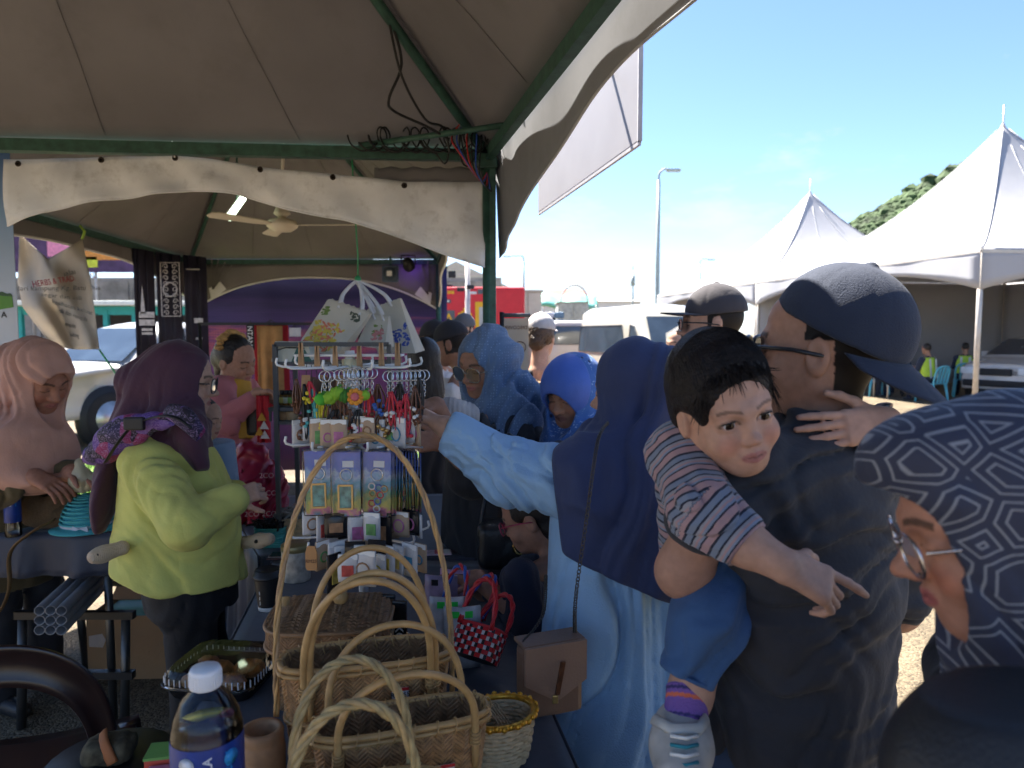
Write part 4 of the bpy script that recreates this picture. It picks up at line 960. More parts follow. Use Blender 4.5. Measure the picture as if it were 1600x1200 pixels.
def head_sdf(H, h=.0035, child=False, eyes='open', neck=True, mouth='closed', neck_to=None):
 S = Sdf(h)
 H.ell(S, (0, -.014, .028), (.074, .093, .088), k=.02)
 H.ell(S, (0, .030, .045), (.062, .055, .055), k=.02)
 H.ell(S, (0, .028, -.030), (.058 if child else .062, .058, .070), k=.03)
 cz = .006 if child else 0.
 H.ell(S, (0, .055, -.092 + 2 * cz), (.026, .027, .022), k=.035)
 for x in (-1, 1):
  H.cap(S, (x * (.044 if child else .050), -.002, -.048), (x * (.012 if child else .020), .052, -.092 + 2 * cz), .020, .015 if child else .017, k=.03)
  H.ell(S, (x * (.036 if not child else .038), .058, -.036), (.026, .024, .025) if child else (.022, .022, .022), k=.02)
  H.cap(S, (x * .012, .083, .019), (x * .040, .068, .020), .012, .010, k=.018)
  H.ell(S, (x * .032, .093, .001), (.019, .013, .0125), k=.012, mode='s')
  H.ell(S, (x * .032, .0700, .0), (.0190, .0170, .0150) if child else (.0175, .0165, .0135), k=.006)
  H.ell(S, (x * .077, -.010, -.008), (.009, .019, .031), k=.008)
  H.ell(S, (x * .086, -.006, -.004), (.007, .011, .019), k=.006, mode='s')
  H.ell(S, (x * (.0095 if child else .0125), .090 if child else .094, -.034), (.0075, .009, .0065) if child else (.0095, .011, .0085), k=.007)
 ny = .097 if child else .108
 H.cap(S, (0, .082, .010), (0, ny - .006, -.026), .0055 if child else .0075, .0075 if child else .0105, k=.014)
 H.ell(S, (0, ny, -.030), (.008, .009, .0075) if child else (.011, .011, .0095), k=.008)
 for x in (-1, 1): H.ell(S, (x * .0065, .107, -.040), (.0035, .005, .003), k=.003, mode='s')
 H.ell(S, (0, .072, -.062), (.028, .020, .020), k=.012)
 wm = .0165 if child else .023
 for x in (-1, 1):
  H.cap(S, (0, .0895, -.0570), (x * wm, .082, -.0605), .0056, .0025, k=.005)
  H.cap(S, (0, .0880, -.0675), (x * wm * .85, .082, -.0635), .0066, .003, k=.005)
 H.cap(S, (-wm, .0915, -.0618), (wm, .0915, -.0618), .0016, k=.003, mode='s')
 if eyes == 'open':
  for x in (-1, 1): H.ell(S, (x * .032, .0900, -.0005), (.0162 if child else .0145, .014, .0064 if child else .0050), k=.002, mode='s')
 if neck:
  nb = neck_to if neck_to is not None else H.w(0, -.045, -.20)
  S.cap(H.w(0, -.018, -.05), nb, .050 * H.s, .056 * H.s, k=.03)
 return S
def head_colours(H, base, lip=(.36, .13, .11), brow=(.02, .014, .01), brow_a=.8, eyes='open', blush=.0, hairline=None):
 base = np.array(base, np.float32); lip = np.array(lip, np.float32); brow = np.array(brow, np.float32)
 def fn(V):
  p = H.local(V); c = np.tile(base, (len(V), 1)); x, y, z = np.abs(p[:, 0]), p[:, 1], p[:, 2]
  near = (np.abs(p) < .2).all(1)
  n = vnoise(p * 30) - .5; c *= (1 + .12 * n)[:, None]
  def mixc(mask, col, a=1.):
   m = (np.clip(mask, 0, 1) * a * near)[:, None]; c[:] = c * (1 - m) + col * m
  front = (y > .045)
  mixc(np.clip(1 - (((x - .038) / .024) ** 2 + ((z + .036) / .022) ** 2), 0, 1) * front, base * np.array([1.06, .80, .76]), .5 + blush)
  mixc(np.clip(1 - ((x / .014) ** 2 + ((z + .033) / .012) ** 2), 0, 1) * (y > .09), base * np.array([1.04, .84, .80]), .5)
  mixc((1 - ((x / .025) ** 2 + ((z + .0622) / .0105) ** 2)) * 4 * (y > .07), lip, .85)
  mixc((1 - np.abs(z + .0620) / .0020) * (x < .022) * (y > .07), lip * .35, .8)
  bz = .0215 + .004 * np.sin(np.clip((x - .012) / .04, 0, 1) * PI)
  mixc((1 - np.abs(z - bz) / (.0052 if brow_a > .6 else .0038)) * 2.5 * (x > .013) * (x < .050) * (y > .04), brow, brow_a)
  if eyes == 'open':
   mixc((1 - np.abs(np.sqrt(((x - .032) / .0165) ** 2 + ((z) / .0085) ** 2) - 1) / .22) * (z > -.003) * (y > .05), brow, .8)
  else:
   lz = -.004 - .0035 * (1 - ((x - .032) / .015) ** 2)
   mixc((1 - np.abs(z - lz) / .0022) * 2 * (np.abs(x - .032) < .016) * (y > .05), brow, .85)
  mixc((1 - ((x - .0065) ** 2 / .004 ** 2 + (z + .0405) ** 2 / .003 ** 2)) * (y > .085), base * .45, .6)
  if hairline is not None:
   mixc((hairline(p)) * 1.0, np.array((.012, .009, .008), np.float32), 1.)
  return c
 return fn
def add_eyes(H, parent, look=(0., 0.), k=1.):
 for x in (-1, 1):
  c = H.w(x * .032, .0685, 0.) - parent.location; r = .0138 * H.s * k
  f = (H.dir(look[0], 1, look[1])).normalized(); M = f.to_track_quat('Z', 'Y').to_matrix()
  prof = [(r * math.sin(a), -r * math.cos(a)) for a in np.linspace(0.001, PI * .82, 14)]
  o = MB().lathe(prof, c, n=20, M=M).build('eyeball', M_EYE_W, parent)
  rr_ = (.0066 if k == 1 else .0080) * H.s; iris = MB().lathe([(rr_, r * .885), (rr_ * .8, r * .955), (.0002, r * 1.015)], c, n=18, M=M).build('iris', M_IRIS, o)
def lashes(H, parent):
 for x in (-1, 1):
  pts = [H.w(x * (.032 + q), .0862 - .020 * abs(q / .016) ** 2.2 * .45, .0070 * math.sqrt(max(0, 1 - (q / .0175) ** 2)) - .0006) - parent.location for q in np.linspace(-.0160, .0168, 9)]
  MB().tube(pts, [.0004, .0008, .0011, .0012, .0012, .0012, .0012, .0010, .0006], n=5).build('eyelashes', M_HAIR, parent)
def spectacles(H, parent, m, r=.0022, w=.028, hh=.022, z=-.004, lens=None, y0=.100, name='spectacles', arms=True):
 rings = MB()
 for x in (-1, 1):
  cx = x * .034; pts = []
  for a in np.linspace(0, 2 * PI, 25)[:-1]:
   ca, sa = math.cos(a), math.sin(a)
   px_ = cx + w * abs(ca) ** .75 * (1 if ca > 0 else -1); pz = z + hh * abs(sa) ** .75 * (1 if sa > 0 else -1)
   pts.append(H.w(px_, y0 - .25 * abs(px_) ** 1.3, pz) - parent.location)
  rings.tube(pts, r * H.s, n=6, closed=True)
  rings.tube([H.w(x * (.034 + w), y0 - .012, z + .008) - parent.location, H.w(x * (.078 if arms else .066), .03 if arms else .055, z + .006) - parent.location] + ([H.w(x * .082, -.02, z - .002) - parent.location] if arms else [H.w(x * .066, .03, z + .004) - parent.location]), r * H.s, n=6)
 rings.tube([H.w(-.008, y0 + .001, z + .006) - parent.location, H.w(0, y0 + .004, z + .009) - parent.location, H.w(.008, y0 + .001, z + .006) - parent.location], r * H.s, n=6)
 fo = rings.build(name, m, parent)
 for x in (-1, 1):
  cx = x * .034; pts = []
  for a in np.linspace(0, 2 * PI, 25)[:-1]:
   ca, sa = math.cos(a), math.sin(a)
   px_ = cx + w * abs(ca) ** .75 * (1 if ca > 0 else -1); pz = z + hh * abs(sa) ** .75 * (1 if sa > 0 else -1)
   pts.append(H.w(px_, y0 - .25 * abs(px_) ** 1.3, pz) - parent.location)
  MB().add(pts, [tuple(range(24))]).build('lens', lens or M_LENS, fo)
def folds(a, across, along, amp, seed=0., ridge=True):
 a = Vector(a).normalized(); b = a.cross(Vector((0.05, 1, 0.02))).normalized(); c = a.cross(b)
 A = np.array([b, c, a], np.float32); fc = across * .55
 def fn(P):
  q = P @ A.T
  lw = np.stack([q[:, 0] * fc * .55 + seed, q[:, 1] * fc * .5, q[:, 2] * (along * .9 + 1.2) + seed * 1.7], 1)
  w = vnoise(lw) + .45 * vnoise(lw * 2.3 + 4.)
  ph = q[:, 0] * fc + q[:, 1] * fc * .45 + 1.7 * w + seed
  s1 = np.abs(np.sin(ph * PI)); s2 = np.abs(np.sin(ph * PI * 2.17 + 1.3 + 2 * w))
  m = np.clip(vnoise(np.stack([q[:, 0] * 5 + 3.3, q[:, 1] * 5, q[:, 2] * (2.2 + along * .5) + seed], 1)) * 2.0 - .2, .22, 1.3)
  return amp * m * 1.25 * ((np.sqrt(s1) - .72) + .45 * (s2 - .6))
 return fn
def hand(S, wrist, d, palm, s=1., curls=(.3, .35, .4, .45), thumb=.5, side=1, spread=.06, straight=()):
 d = Vector(d).normalized(); n = Vector(palm); n = (n - d * n.dot(d)).normalized(); w = d.cross(n) * side; wr = Vector(wrist)
 kn = wr + d * .085 * s
 for o in (.027, .009, -.009, -.026): S.cap(wr + w * o * .55 * s + d * .012 * s, kn + w * o * s - d * .004 * s, .0145 * s, .0125 * s, k=.012)
 S.ell(wr + d * .035 * s + w * .022 * s + n * .006 * s, (.018 * s, .03 * s, .016 * s), Matrix((w, d, n)).transposed(), k=.012)
 L = ((.042, .025, .021), (.046, .029, .022), (.043, .027, .021), (.033, .021, .019))
 for i, o in enumerate((.0275, .0095, -.009, -.0265)):
  p = kn + w * o * s; ang = 0.; sp = spread * (1.5 - i)
  base = (d + w * sp).normalized(); c = curls[i]
  for j in range(3):
   ang += c * (.8 if j == 0 else (1.1 if j == 1 else .75))
   dd = base * math.cos(ang) + n * math.sin(ang); q = p + dd * L[i][j] * s
   r0, r1 = (.0092, .0084, .0078, .0066)[j] * s, (.0092, .0084, .0078, .0066)[j + 1] * s
   if i == 3: r0, r1 = r0 * .88, r1 * .88
   S.cap(p, q, r0, r1, k=.003); p = q
 tb = wr + d * .026 * s + w * .028 * s + n * .006 * s
 td = (d * .75 + w * .75 + n * .25 * thumb).normalized(); p = tb
 for j, l in enumerate((.034, .030, .024)):
  q = p + td * l * s; S.cap(p, q, (.0125, .0105, .0095)[j] * s, (.0105, .0095, .0078)[j] * s, k=.005); p = q
  td = (td + d * .15 + n * (.35 * thumb) - w * .30 * thumb).normalized()
 return kn
def open_face(H, S, o=(.060, .090), z=-.02):
 H.ell(S, (0, .15, z), (o[0] * 1.18, .135, o[1] * 1.16), k=.006, mode='s')
def arm_core(S, H, pts, r=.03):
 nb = H.w(0, -.04, -.17); pts = [Vector(p) for p in pts]; S.chain([nb] + pts, [.045 * H.s] + [r] * len(pts), k=.02)
def hijab_sdf(H, h, chest, folds_amp=.006, bun=.0, visor=0., opening=(.060, .090), loose=1., seedv=0., openz=-.02):
 S = Sdf(h)
 H.ell(S, (0, -.016, .030), (.087 * loose, .108 * loose, .103), k=.02)
 H.ell(S, (0, .004, -.055), (.084 * loose, .086, .085), k=.05)
 if bun: H.ell(S, (0, -.10, -.01), (.06, .05 + bun, .06), k=.06)
 H.cap(S, (0, -.02, -.10), (0, -.03, -.17), .085 * loose, .095 * loose, k=.05)
 if chest: S.loft(chest, k=.06)
 if visor:
  for x in (-1, 1): H.cap(S, (0, .088 + visor, .072), (x * .064, .045 + visor * .4, .045), .012, .012, k=.02)
 A = H
 S.disp(lambda P: folds(H.dir(.25, -.35, -1), 26 / H.s, 3.2 / H.s, folds_amp, seedv)(P) * np.clip(.35 + (H.local(P)[:, 2] * -6 + .3), .35, 1.3))
 open_face(H, S, opening, openz)
 return S
def shirt_torso(S, hip, chest, neck, wh, wc, dh, dc, xdir, k=.04, sh=None):
 hip, chest, neck = Vector(hip), Vector(chest), Vector(neck); S.loft([(hip, wh, dh, xdir), ((hip + chest) / 2, (wh + wc) / 2 * .97, (dh + dc) / 2, xdir), (chest, wc, dc, xdir), (chest.lerp(neck, .62), wc * .86, dc * .72, xdir), (neck, .075, .065, xdir)], k=k)
def person(label, loc, group=None): return thing('person', label, 'person', (loc[0], loc[1], 0), 0, group)
def leg_sdf(S, hip, knee, ankle, r=(.085, .062, .045), k=.03): S.chain([hip, knee, ankle], r, k=k)
def shoe(S, ank, d, s=1.):
 d = Vector(d); d.z = 0; d.normalize(); a = Vector(ank); a.z = 0
 S.cap(a + Vector((0, 0, .045)) * s - d * .03 * s, a + d * .15 * s + Vector((0, 0, .032)) * s, .042 * s, .034 * s, k=.02); S.cut((0, 0, .002), (0, 0, -1))
def cap_hat(H, parent, m, name='cap', brim_dir=1., brim_len=.085, brim_tilt=0., h=.004, lift=.0, badge=None):
 S = Sdf(h)
 H.ell(S, (0, -.014, .040 + lift), (.088, .106, .100), k=.01)
 H.ell(S, (0, -.014, .036 + lift), (.079, .097, .094), k=.004, mode='s')
 q = H.w(0, 0, .030 + lift); S.cut(q, H.dir(0, -.10 * brim_dir, -1), k=.003)
 H.ell(S, (0, -.014, .141 + lift), (.009, .009, .006), k=.003)
 S.disp(lambda P: -.0012 * np.abs(np.cos(np.arctan2(H.local(P)[:, 0], H.local(P)[:, 1] + .014) * 3)) ** 60 * .8)
 c = sdf_obj(name, S, m, parent)
 y = brim_dir; zb = .030 + lift + (.010 * 1 if y > 0 else -.004)
 def br(u, v):
  a = (u - .5) * R(142); cx, cy = .086 * math.sin(a), .104 * math.cos(a)
  ex = brim_len * max(0, math.cos(a * 1.06)) ** .7
  x = cx * (1 + v * .02); yy = cy + ex * v
  return H.w(x, y * yy - .014, zb - 1.6 * x * x - brim_tilt * ex * v) - parent.location
 g = MB(); g.grid(br, 26, 8, thick=.004 * (1 if y > 0 else -1)); g.build('brim', m, c)
 return c
# ================================================================== people
def cloth(name, col, **k):
 a = dict(rough=.82, var=.10, vscale=9, sheen=.06, bump=.12, bscale=140, crease=.12); a.update(k)
 return mat(name, col, **a)
SK1, SK2, SK3 = (.42, .23, .155), (.50, .30, .21), (.32, .165, .105)
def yawx(yaw): return Vector((math.cos(R(yaw)), math.sin(R(yaw)), 0))     # shoulder axis
def yawf(yaw): return Vector((-math.sin(R(yaw)), math.cos(R(yaw)), 0))    # facing
def lower_body(p, base, yaw, hip_z, m, name='trousers', w=.17, dpt=.14, skirt=False, hem=.04, h=.011, foot=None):
 x = yawx(yaw); f = yawf(yaw); b = Vector((base[0], base[1], 0)); S = Sdf(h)
 if skirt:
  S.loft([(b + Vector((0, 0, hip_z)), w, dpt, x), (b + Vector((0, 0, hip_z * .5)), w * 1.12, dpt * 1.15, x), (b + Vector((0, 0, hem)), w * 1.25, dpt * 1.3, x)], k=.03)
  S.disp(folds((0, 0, 1), 22, .8, .018, 3.1)); S.cut((0, 0, hem), (0, 0, -1))
 else:
  for s_ in (-1, 1):
   hp = b + x * s_ * w * .5 + Vector((0, 0, hip_z)); S.chain([hp, b + x * s_ * w * .55 + f * .02 + Vector((0, 0, .48)), b + x * s_ * w * .6 + Vector((0, 0, hem))], (w * .58, w * .45, w * .38), k=.03)
  S.loft([(b + Vector((0, 0, hip_z - .12)), w, dpt, x), (b + Vector((0, 0, hip_z + .08)), w * .97, dpt * .95, x)], k=.04)
  S.disp(folds((.2, .1, 1), 16, 5, .008, 1.7)); S.cut((0, 0, hem), (0, 0, -1))
 sdf_obj(name, S, m, p)
 for s_ in (-1, 1):
  S = Sdf(.009); shoe(S, b + x * s_ * w * .6, f); sdf_obj('shoe', S, foot or mat('dark_shoe', (.02, .02, .022), rough=.5), p)
def maroon_woman():
 d = 2.4; yaw = -76; H = Head(at(283, 596, d), yaw, -6, 0, 1.04); x, f = yawx(yaw), yawf(yaw)
 base = at(285, 800, d); p = person('woman in lime green blouse and maroon headscarf with spectacles, seen in profile', base)
 S = head_sdf(H, .0035, eyes='open'); B = S
 W = at(364, 776, 2.22); hand(B, W, (.7, .5, .1), (-.5, .6, -.5), .85, (.85, .9, .9, .95), side=-1); arm_core(B, H, [at(264, 725, 2.32), at(292, 822, 2.10), W], .026)
 sdf_obj('body', S, M_SKIN, p, lambda V: head_colours(H, SK2)(V)); add_eyes(H, p, (.0, -.15))
 spectacles(H, p, M_FRAME, r=.0018, w=.027, hh=.024, y0=.108, arms=False)
 M = cloth('maroon_chiffon', (.060, .018, .038), rough=.75, sheen=.15)
 bp = lambda px, py, dd=d: at(px, py, dd)
 S = hijab_sdf(H, .006, [(bp(268, 655), .10, .12, x), (bp(262, 690), .155, .135, x)], .006, bun=.05, opening=(.066, .098))
 S.loft([(bp(240, 590, d), .075, .055, x), (bp(205, 650, d + .02), .12, .05, x), (bp(178, 720, d + .02), .14, .04, x), (bp(163, 790, d - .02), .12, .03, x), (bp(156, 832, d - .05), .05, .014, x)], k=.05)
 S.loft([(bp(292, 640, d - .06), .06, .05, x), (bp(300, 690, d - .10), .07, .05, x), (bp(316, 735, d - .1), .03, .02, x)], k=.04)
 S.disp(folds((-.35, 0, -1), 20, 2.0, .010, 2.2))
 open_face(H, S, (.066, .098))
 sdf_obj('headscarf', S, M, p)
 M = cloth('lime_cotton', (.56, .54, .14), rough=.85)
 S = Sdf(.006)
 S.loft([(bp(278, 912), .19, .215, x), (bp(278, 850), .18, .20, x), (bp(276, 775), .175, .178, x), (bp(268, 715), .165, .145, x), (bp(266, 680), .11, .085, x)], k=.05)
 shl = bp(262, 712) - x * .0 + Vector((0, -.15, 0)); el = bp(292, 822, d - .30); wr = bp(362, 782, d - .19)
 S.chain([shl, el], (.076, .068), k=.04); S.chain([el, wr], (.066, .050), k=.03)
 S.chain([bp(262, 712) + Vector((0, .16, 0)), bp(300, 815, d + .26), bp(368, 770, d + .12)], (.085, .07, .05), k=.03)
 S.disp(folds((.5, -.1, -.5), 13, 3.0, .013, 1.1)); S.disp(folds((.8, 0, -.5), 30, 4, .005, 3.2))
 S.cut(bp(278, 902), Vector((-.32, 0, -1)), k=.01)
 sdf_obj('blouse', S, M, p)
 lower_body(p, (base.x + .02, base.y, 0), yaw, .80, cloth('black_trousers', (.008, .008, .010), rough=.8), w=.165, dpt=.15)
 return p, H
maroon_p, maroon_H = maroon_woman()
def toddler():
 d = 2.30; H = Head(at(320, 655, 2.62), -100, -10, 0, .64); p = person('toddler carried at the woman in lime, face half hidden, beige knitted socks', at(300, 700, 2.6))
 S = head_sdf(H, .004, child=True, eyes='shut'); B = S
 B.loft([(at(318, 700, 2.64), .10, .09, (1, 0, 0)), (at(322, 740, 2.66), .105, .10, (1, 0, 0))], k=.03)
 sdf_obj('body', S, M_SKIN, p, head_colours(H, SK2, eyes='shut'))
 Hh = Sdf(.005); H.ell(Hh, (0, -.02, .035), (.080, .098, .092)); H.ell(Hh, (0, .10, -.03), (.07, .09, .085), k=.01, mode='s'); sdf_obj('hair', Hh, M_HAIR, p)
 S = Sdf(.006); S.loft([(at(316, 690, 2.64), .115, .10, (1, 0, 0)), (at(322, 790, 2.66), .125, .12, (1, 0, 0))], k=.03); sdf_obj('denim_top', S, cloth('pale_denim', (.20, .29, .42)), p)
 M = cloth('beige_knit', (.56, .43, .30), weave=.5, wscale=500, bump=.4, bscale=220)
 for a, b, c in ((at(190, 856, 2.2), at(160, 866, 2.16), at(148, 870, 2.14)), (at(365, 850, 2.5), at(405, 845, 2.42), at(420, 842, 2.40))):
  S = Sdf(.004); S.cap(a, b, .023, .022); S.cap(b, c, .023, .021, k=.02); S.disp(folds((1, 0, 0), 60, 60, .002, 1.)); so = sdf_obj('sock', S, M, p)
  MB().lathe([(0, .006), (.006, .005), (.007, 0)], b + Vector((0, -.027, .006)) - p.location, n=10, M=Matrix.Rotation(PI / 2, 3, 'X')).build('button', M_BLACK, so)
 return p
toddler()
def carrier():
 m = mat('floral_carrier', (.05, .02, .06), rough=.7, var=.2)
 nt = m.node_tree; N, L = nt.nodes, nt.links; b, src = colsrc(m); tc = N.new('ShaderNodeTexCoord')
 v = N.new('ShaderNodeTexVoronoi'); v.inputs['Scale'].default_value = 20; L.new(tc.outputs['Object'], v.inputs['Vector'])
 wv = N.new('ShaderNodeTexWave'); wv.wave_type = 'RINGS'; wv.inputs['Scale'].default_value = 13; wv.inputs['Distortion'].default_value = 22; wv.inputs['Detail Scale'].default_value = 3.5; L.new(tc.outputs['Object'], wv.inputs['Vector'])
 sc = N.new('ShaderNodeSeparateColor'); L.new(v.outputs['Color'], sc.inputs[0])
 rp = N.new('ShaderNodeValToRGB'); rp.color_ramp.interpolation = 'CONSTANT'; e = rp.color_ramp.elements
 e[0].position = 0; e[0].color = (.012, .008, .02, 1); e[1].position = .3; e[1].color = (.10, .035, .22, 1)
 for q_, c_ in ((.5, (.24, .02, .10, 1)), (.66, (.16, .08, .30, 1)), (.82, (.02, .012, .05, 1))): q = e.new(q_); q.color = c_
 L.new(sc.outputs[0], rp.inputs[0]); mx = N.new('ShaderNodeMix'); mx.data_type = 'RGBA'; mx.inputs[7].default_value = (.34, .24, .42, 1)
 mr = N.new('ShaderNodeMapRange'); mr.inputs[1].default_value = .84; mr.inputs[2].default_value = .95; mr.inputs[4].default_value = .6; L.new(wv.outputs['Fac'], mr.inputs[0]); L.new(mr.outputs[0], mx.inputs[0])
 L.new(rp.outputs[0], mx.inputs[6]); L.new(mx.outputs[2], b.inputs['Base Color'])
 p = thing('baby_carrier', 'purple floral baby carrier pad with black straps over the maroon headscarf', 'carrier', (at(215, 680, 2.3).x, 2.3, 0))
 S = Sdf(.005); c = [(at(148, 716, 2.36), .026, .045), (at(168, 698, 2.28), .052, .05), (at(196, 676, 2.22), .056, .036), (at(232, 662, 2.18), .036, .026), (at(268, 655, 2.15), .022, .018)]
 S.loft([(q, a, b_, (0, 0, 1)) for q, a, b_ in c], k=.02); S.disp(folds((1, 0, -.6), 14, 5, .008, 2.)); sdf_obj('pad', S, m, p)
 S = Sdf(.005); S.loft([(at(262, 640, 2.14), .025, .02, (0, 0, 1)), (at(288, 652, 2.10), .034, .022, (0, 0, 1)), (at(314, 680, 2.12), .024, .02, (0, 0, 1))], k=.02); sdf_obj('shoulder_pad', S, m, p)
 off = -p.location
 def strap(pts, w, nm='strap'):
  g = MB(); q = smoothpts(pts, 6); g.tube([v_ + off for v_ in q], w, n=6, flat=.3); return g.build(nm, M_BLACK, p)
 strap([at(165, 722, 2.24), at(182, 695, 2.16), at(205, 668, 2.15), at(240, 652, 2.12), at(275, 652, 2.08), at(300, 668, 2.09)], .011)
 MB().box(at(210, 662, 2.13) + off, (.06, .02, .04), bev=.006).build('buckle', M_BLACK, p)
carrier()
def rose_woman():
 d = 2.85; yaw = -112; H = Head(at(62, 590, d), yaw, -28, 4, 1.14); x, f = yawx(yaw), yawf(yaw)
 base = at(28, 800, 3.0); p = person('woman in dusty rose headscarf and olive jacket bent over the left table', base)
 S = head_sdf(H, .0045, eyes='shut')
 B = S; w1 = at(78, 735, 2.72); hand(B, at(52, 745, 2.72), (.9, -.2, -.3), (.2, .3, -.9), 1., (.4, .45, .5, .5), side=1); arm_core(B, H, [at(-38, 705, 2.93), at(-52, 800, 2.82), at(54, 745, 2.72)], .034)
 hand(B, at(112, 738, 2.78), (.8, -.1, -.25), (-.1, -.2, -.9), 1., (.5, .5, .55, .6), side=-1); arm_core(B, H, [at(80, 690, 3.0), at(85, 745, 3.0), at(113, 738, 2.78)], .034)
 sdf_obj('body', S, M_SKIN, p, head_colours(H, (.34, .16, .105), eyes='shut', blush=.3))
 M = cloth('rose_chiffon', (.50, .27, .20), rough=.72)
 S = hijab_sdf(H, .006, None, .009, bun=.07, visor=.010, opening=(.058, .084), loose=1.10)
 S.loft([(at(45, 655, 2.86), .11, .10, x), (at(38, 700, 2.82), .20, .15, x), (at(42, 745, 2.80), .175, .12, x), (at(60, 790 - 25, 2.74), .06, .05, x)], k=.07)
 S.disp(folds((.35, -.2, -1), 22, 1.6, .022, 4.4)); open_face(H, S, (.058, .084))
 sdf_obj('headscarf', S, M, p)
 M = cloth('olive_jacket', (.085, .062, .028), rough=.9)
 S = Sdf(.008); b = lambda px, py, dd: at(px, py, dd)
 S.loft([(b(15, 900, 3.05), .20, .15, x), (b(18, 800, 3.02), .21, .16, x), (b(22, 720, 2.98), .22, .15, x), (b(35, 672, 2.94), .13, .10, x)], k=.05)
 S.chain([b(-42, 705, 2.95), b(-55, 800, 2.82), b(28, 755, 2.74)], (.075, .07, .055), k=.03)
 S.chain([b(80, 690, 3.0), b(85, 745, 3.0), b(104, 736, 2.82)], (.078, .068, .05), k=.03)
 S.disp(folds((.3, 0, 1), 16, 4, .014, 1.)); sdf_obj('jacket', S, M, p)
 lower_body(p, (base.x - .05, base.y + .05, 0), yaw, .85, cloth('dark_trousers', (.02, .02, .025)))
rose_woman()
_at0 = at
def pink_woman():
 at = lambda px, py, dd: _at0(px + 13, py, dd); d = 3.6; yaw = -112; H = Head(at(356, 564, d), yaw, -16, 8, 1.02); x, f = yawx(yaw), yawf(yaw)
 base = at(350, 800, d); p = person('smiling woman in pink jacket and yellow top with flowered hair band', base)
 S = head_sdf(H, .0045, eyes='shut'); B = S
 hand(B, at(388, 615, 3.40), (.9, -.3, .1), (-.2, -.2, -.9), 1.0, (.35, .4, .45, .5), side=1); arm_core(B, H, [at(330, 612, 3.5), at(345, 662, 3.38), at(389, 615, 3.40)])
 hand(B, at(392, 622, 3.5), (.9, -.3, -.1), (0, 0, -1), 1.0, (.4, .4, .45, .5), side=-1); arm_core(B, H, [at(368, 608, 3.72), at(385, 650, 3.65), at(392, 622, 3.5)])
 sdf_obj('body', S, M_SKIN, p, head_colours(H, SK1, eyes='shut', lip=(.45, .16, .14)))
 Hh = Sdf(.005); H.ell(Hh, (0, -.022, .036), (.083, .100, .095)); H.ell(Hh, (0, -.10, -.015), (.05, .05, .06), k=.03); H.cap(Hh, (-.02, -.11, -.02), (-.03, -.12, -.13), .045, .03, k=.02)
 H.ell(Hh, (0, .105, -.045), (.072, .10, .10), k=.008, mode='s'); H.ell(Hh, (0.09, .0, -.06), (.05, .04, .06), k=.008, mode='s')
 Hh.disp(lambda P: folds(H.dir(0, -1, -.3), 140, 10, .004)(P)); sdf_obj('hair', Hh, M_HAIR, p)
 g = MB()
 for k, a in enumerate(np.linspace(-1.3, 1.3, 11)):
  c = H.w(.085 * math.sin(a), -.03 - .02 * math.cos(a), .05 + .085 * math.cos(a)) - p.location; rr_ = .02 + .005 * (k % 3); g.lathe([(.001, -rr_ * .6), (rr_ * .8, -rr_ * .3), (rr_, 0), (rr_ * .7, rr_ * .4), (.001, rr_ * .6)], c, n=9)
 hm = mat('flower_band', (.45, .25, .08), rough=.7, var=.5, vscale=50); g.build('hair_band', hm, p)
 b = lambda px, py, dd=d: at(px, py, dd)
 S = Sdf(.006); S.loft([(b(352, 682), .145, .12, x), (b(354, 630), .15, .12, x), (b(355, 604), .11, .08, x), (b(357, 592), .06, .055, x)], k=.03); S.disp(folds((.2, 0, 1), 18, 3, .008)); sdf_obj('yellow_top', S, cloth('mustard', (.52, .27, .03)), p)
 M = cloth('pink_fleece', (.50, .17, .18), rough=.95)
 S = Sdf(.006); S.loft([(b(345, 690, d + .02), .175, .16, x), (b(347, 640, d + .02), .18, .15, x), (b(348, 605, d + .03), .17, .12, x), (b(352, 588, d + .03), .09, .07, x)], k=.04)
 S.chain([b(330, 612, d - .12), b(345, 662, d - .22)], (.068, .062), k=.03); S.chain([b(368, 608, d + .12), b(385, 650, d + .05), b(384, 634, d - .02)], (.062, .055, .046), k=.03)
 S.disp(folds((.3, 0, 1), 18, 4, .012, 2.)); S.ell(b(382, 640, d - .10), (.045, .14, .17), Matrix.Rotation(R(16), 3, 'Y'), k=.01, mode='s')
 sdf_obj('jacket', S, M, p); S = Sdf(.006); S.chain([b(340, 655, d - .21), b(380, 626, d - .2)], (.064, .046), k=.02); S.disp(folds((1, 0, .4), 30, 8, .008)); sdf_obj('jacket_sleeve', S, M, p)
 lower_body(p, base, yaw, .86, cloth('blue_jeans', (.06, .10, .18)), w=.17)
 hb = MB(); hb.box(b(384, 655, 3.45) - p.location, (.07, .05, .16), bev=.02); hb.build('waist_bag', M_BLACK, p)
pink_woman()
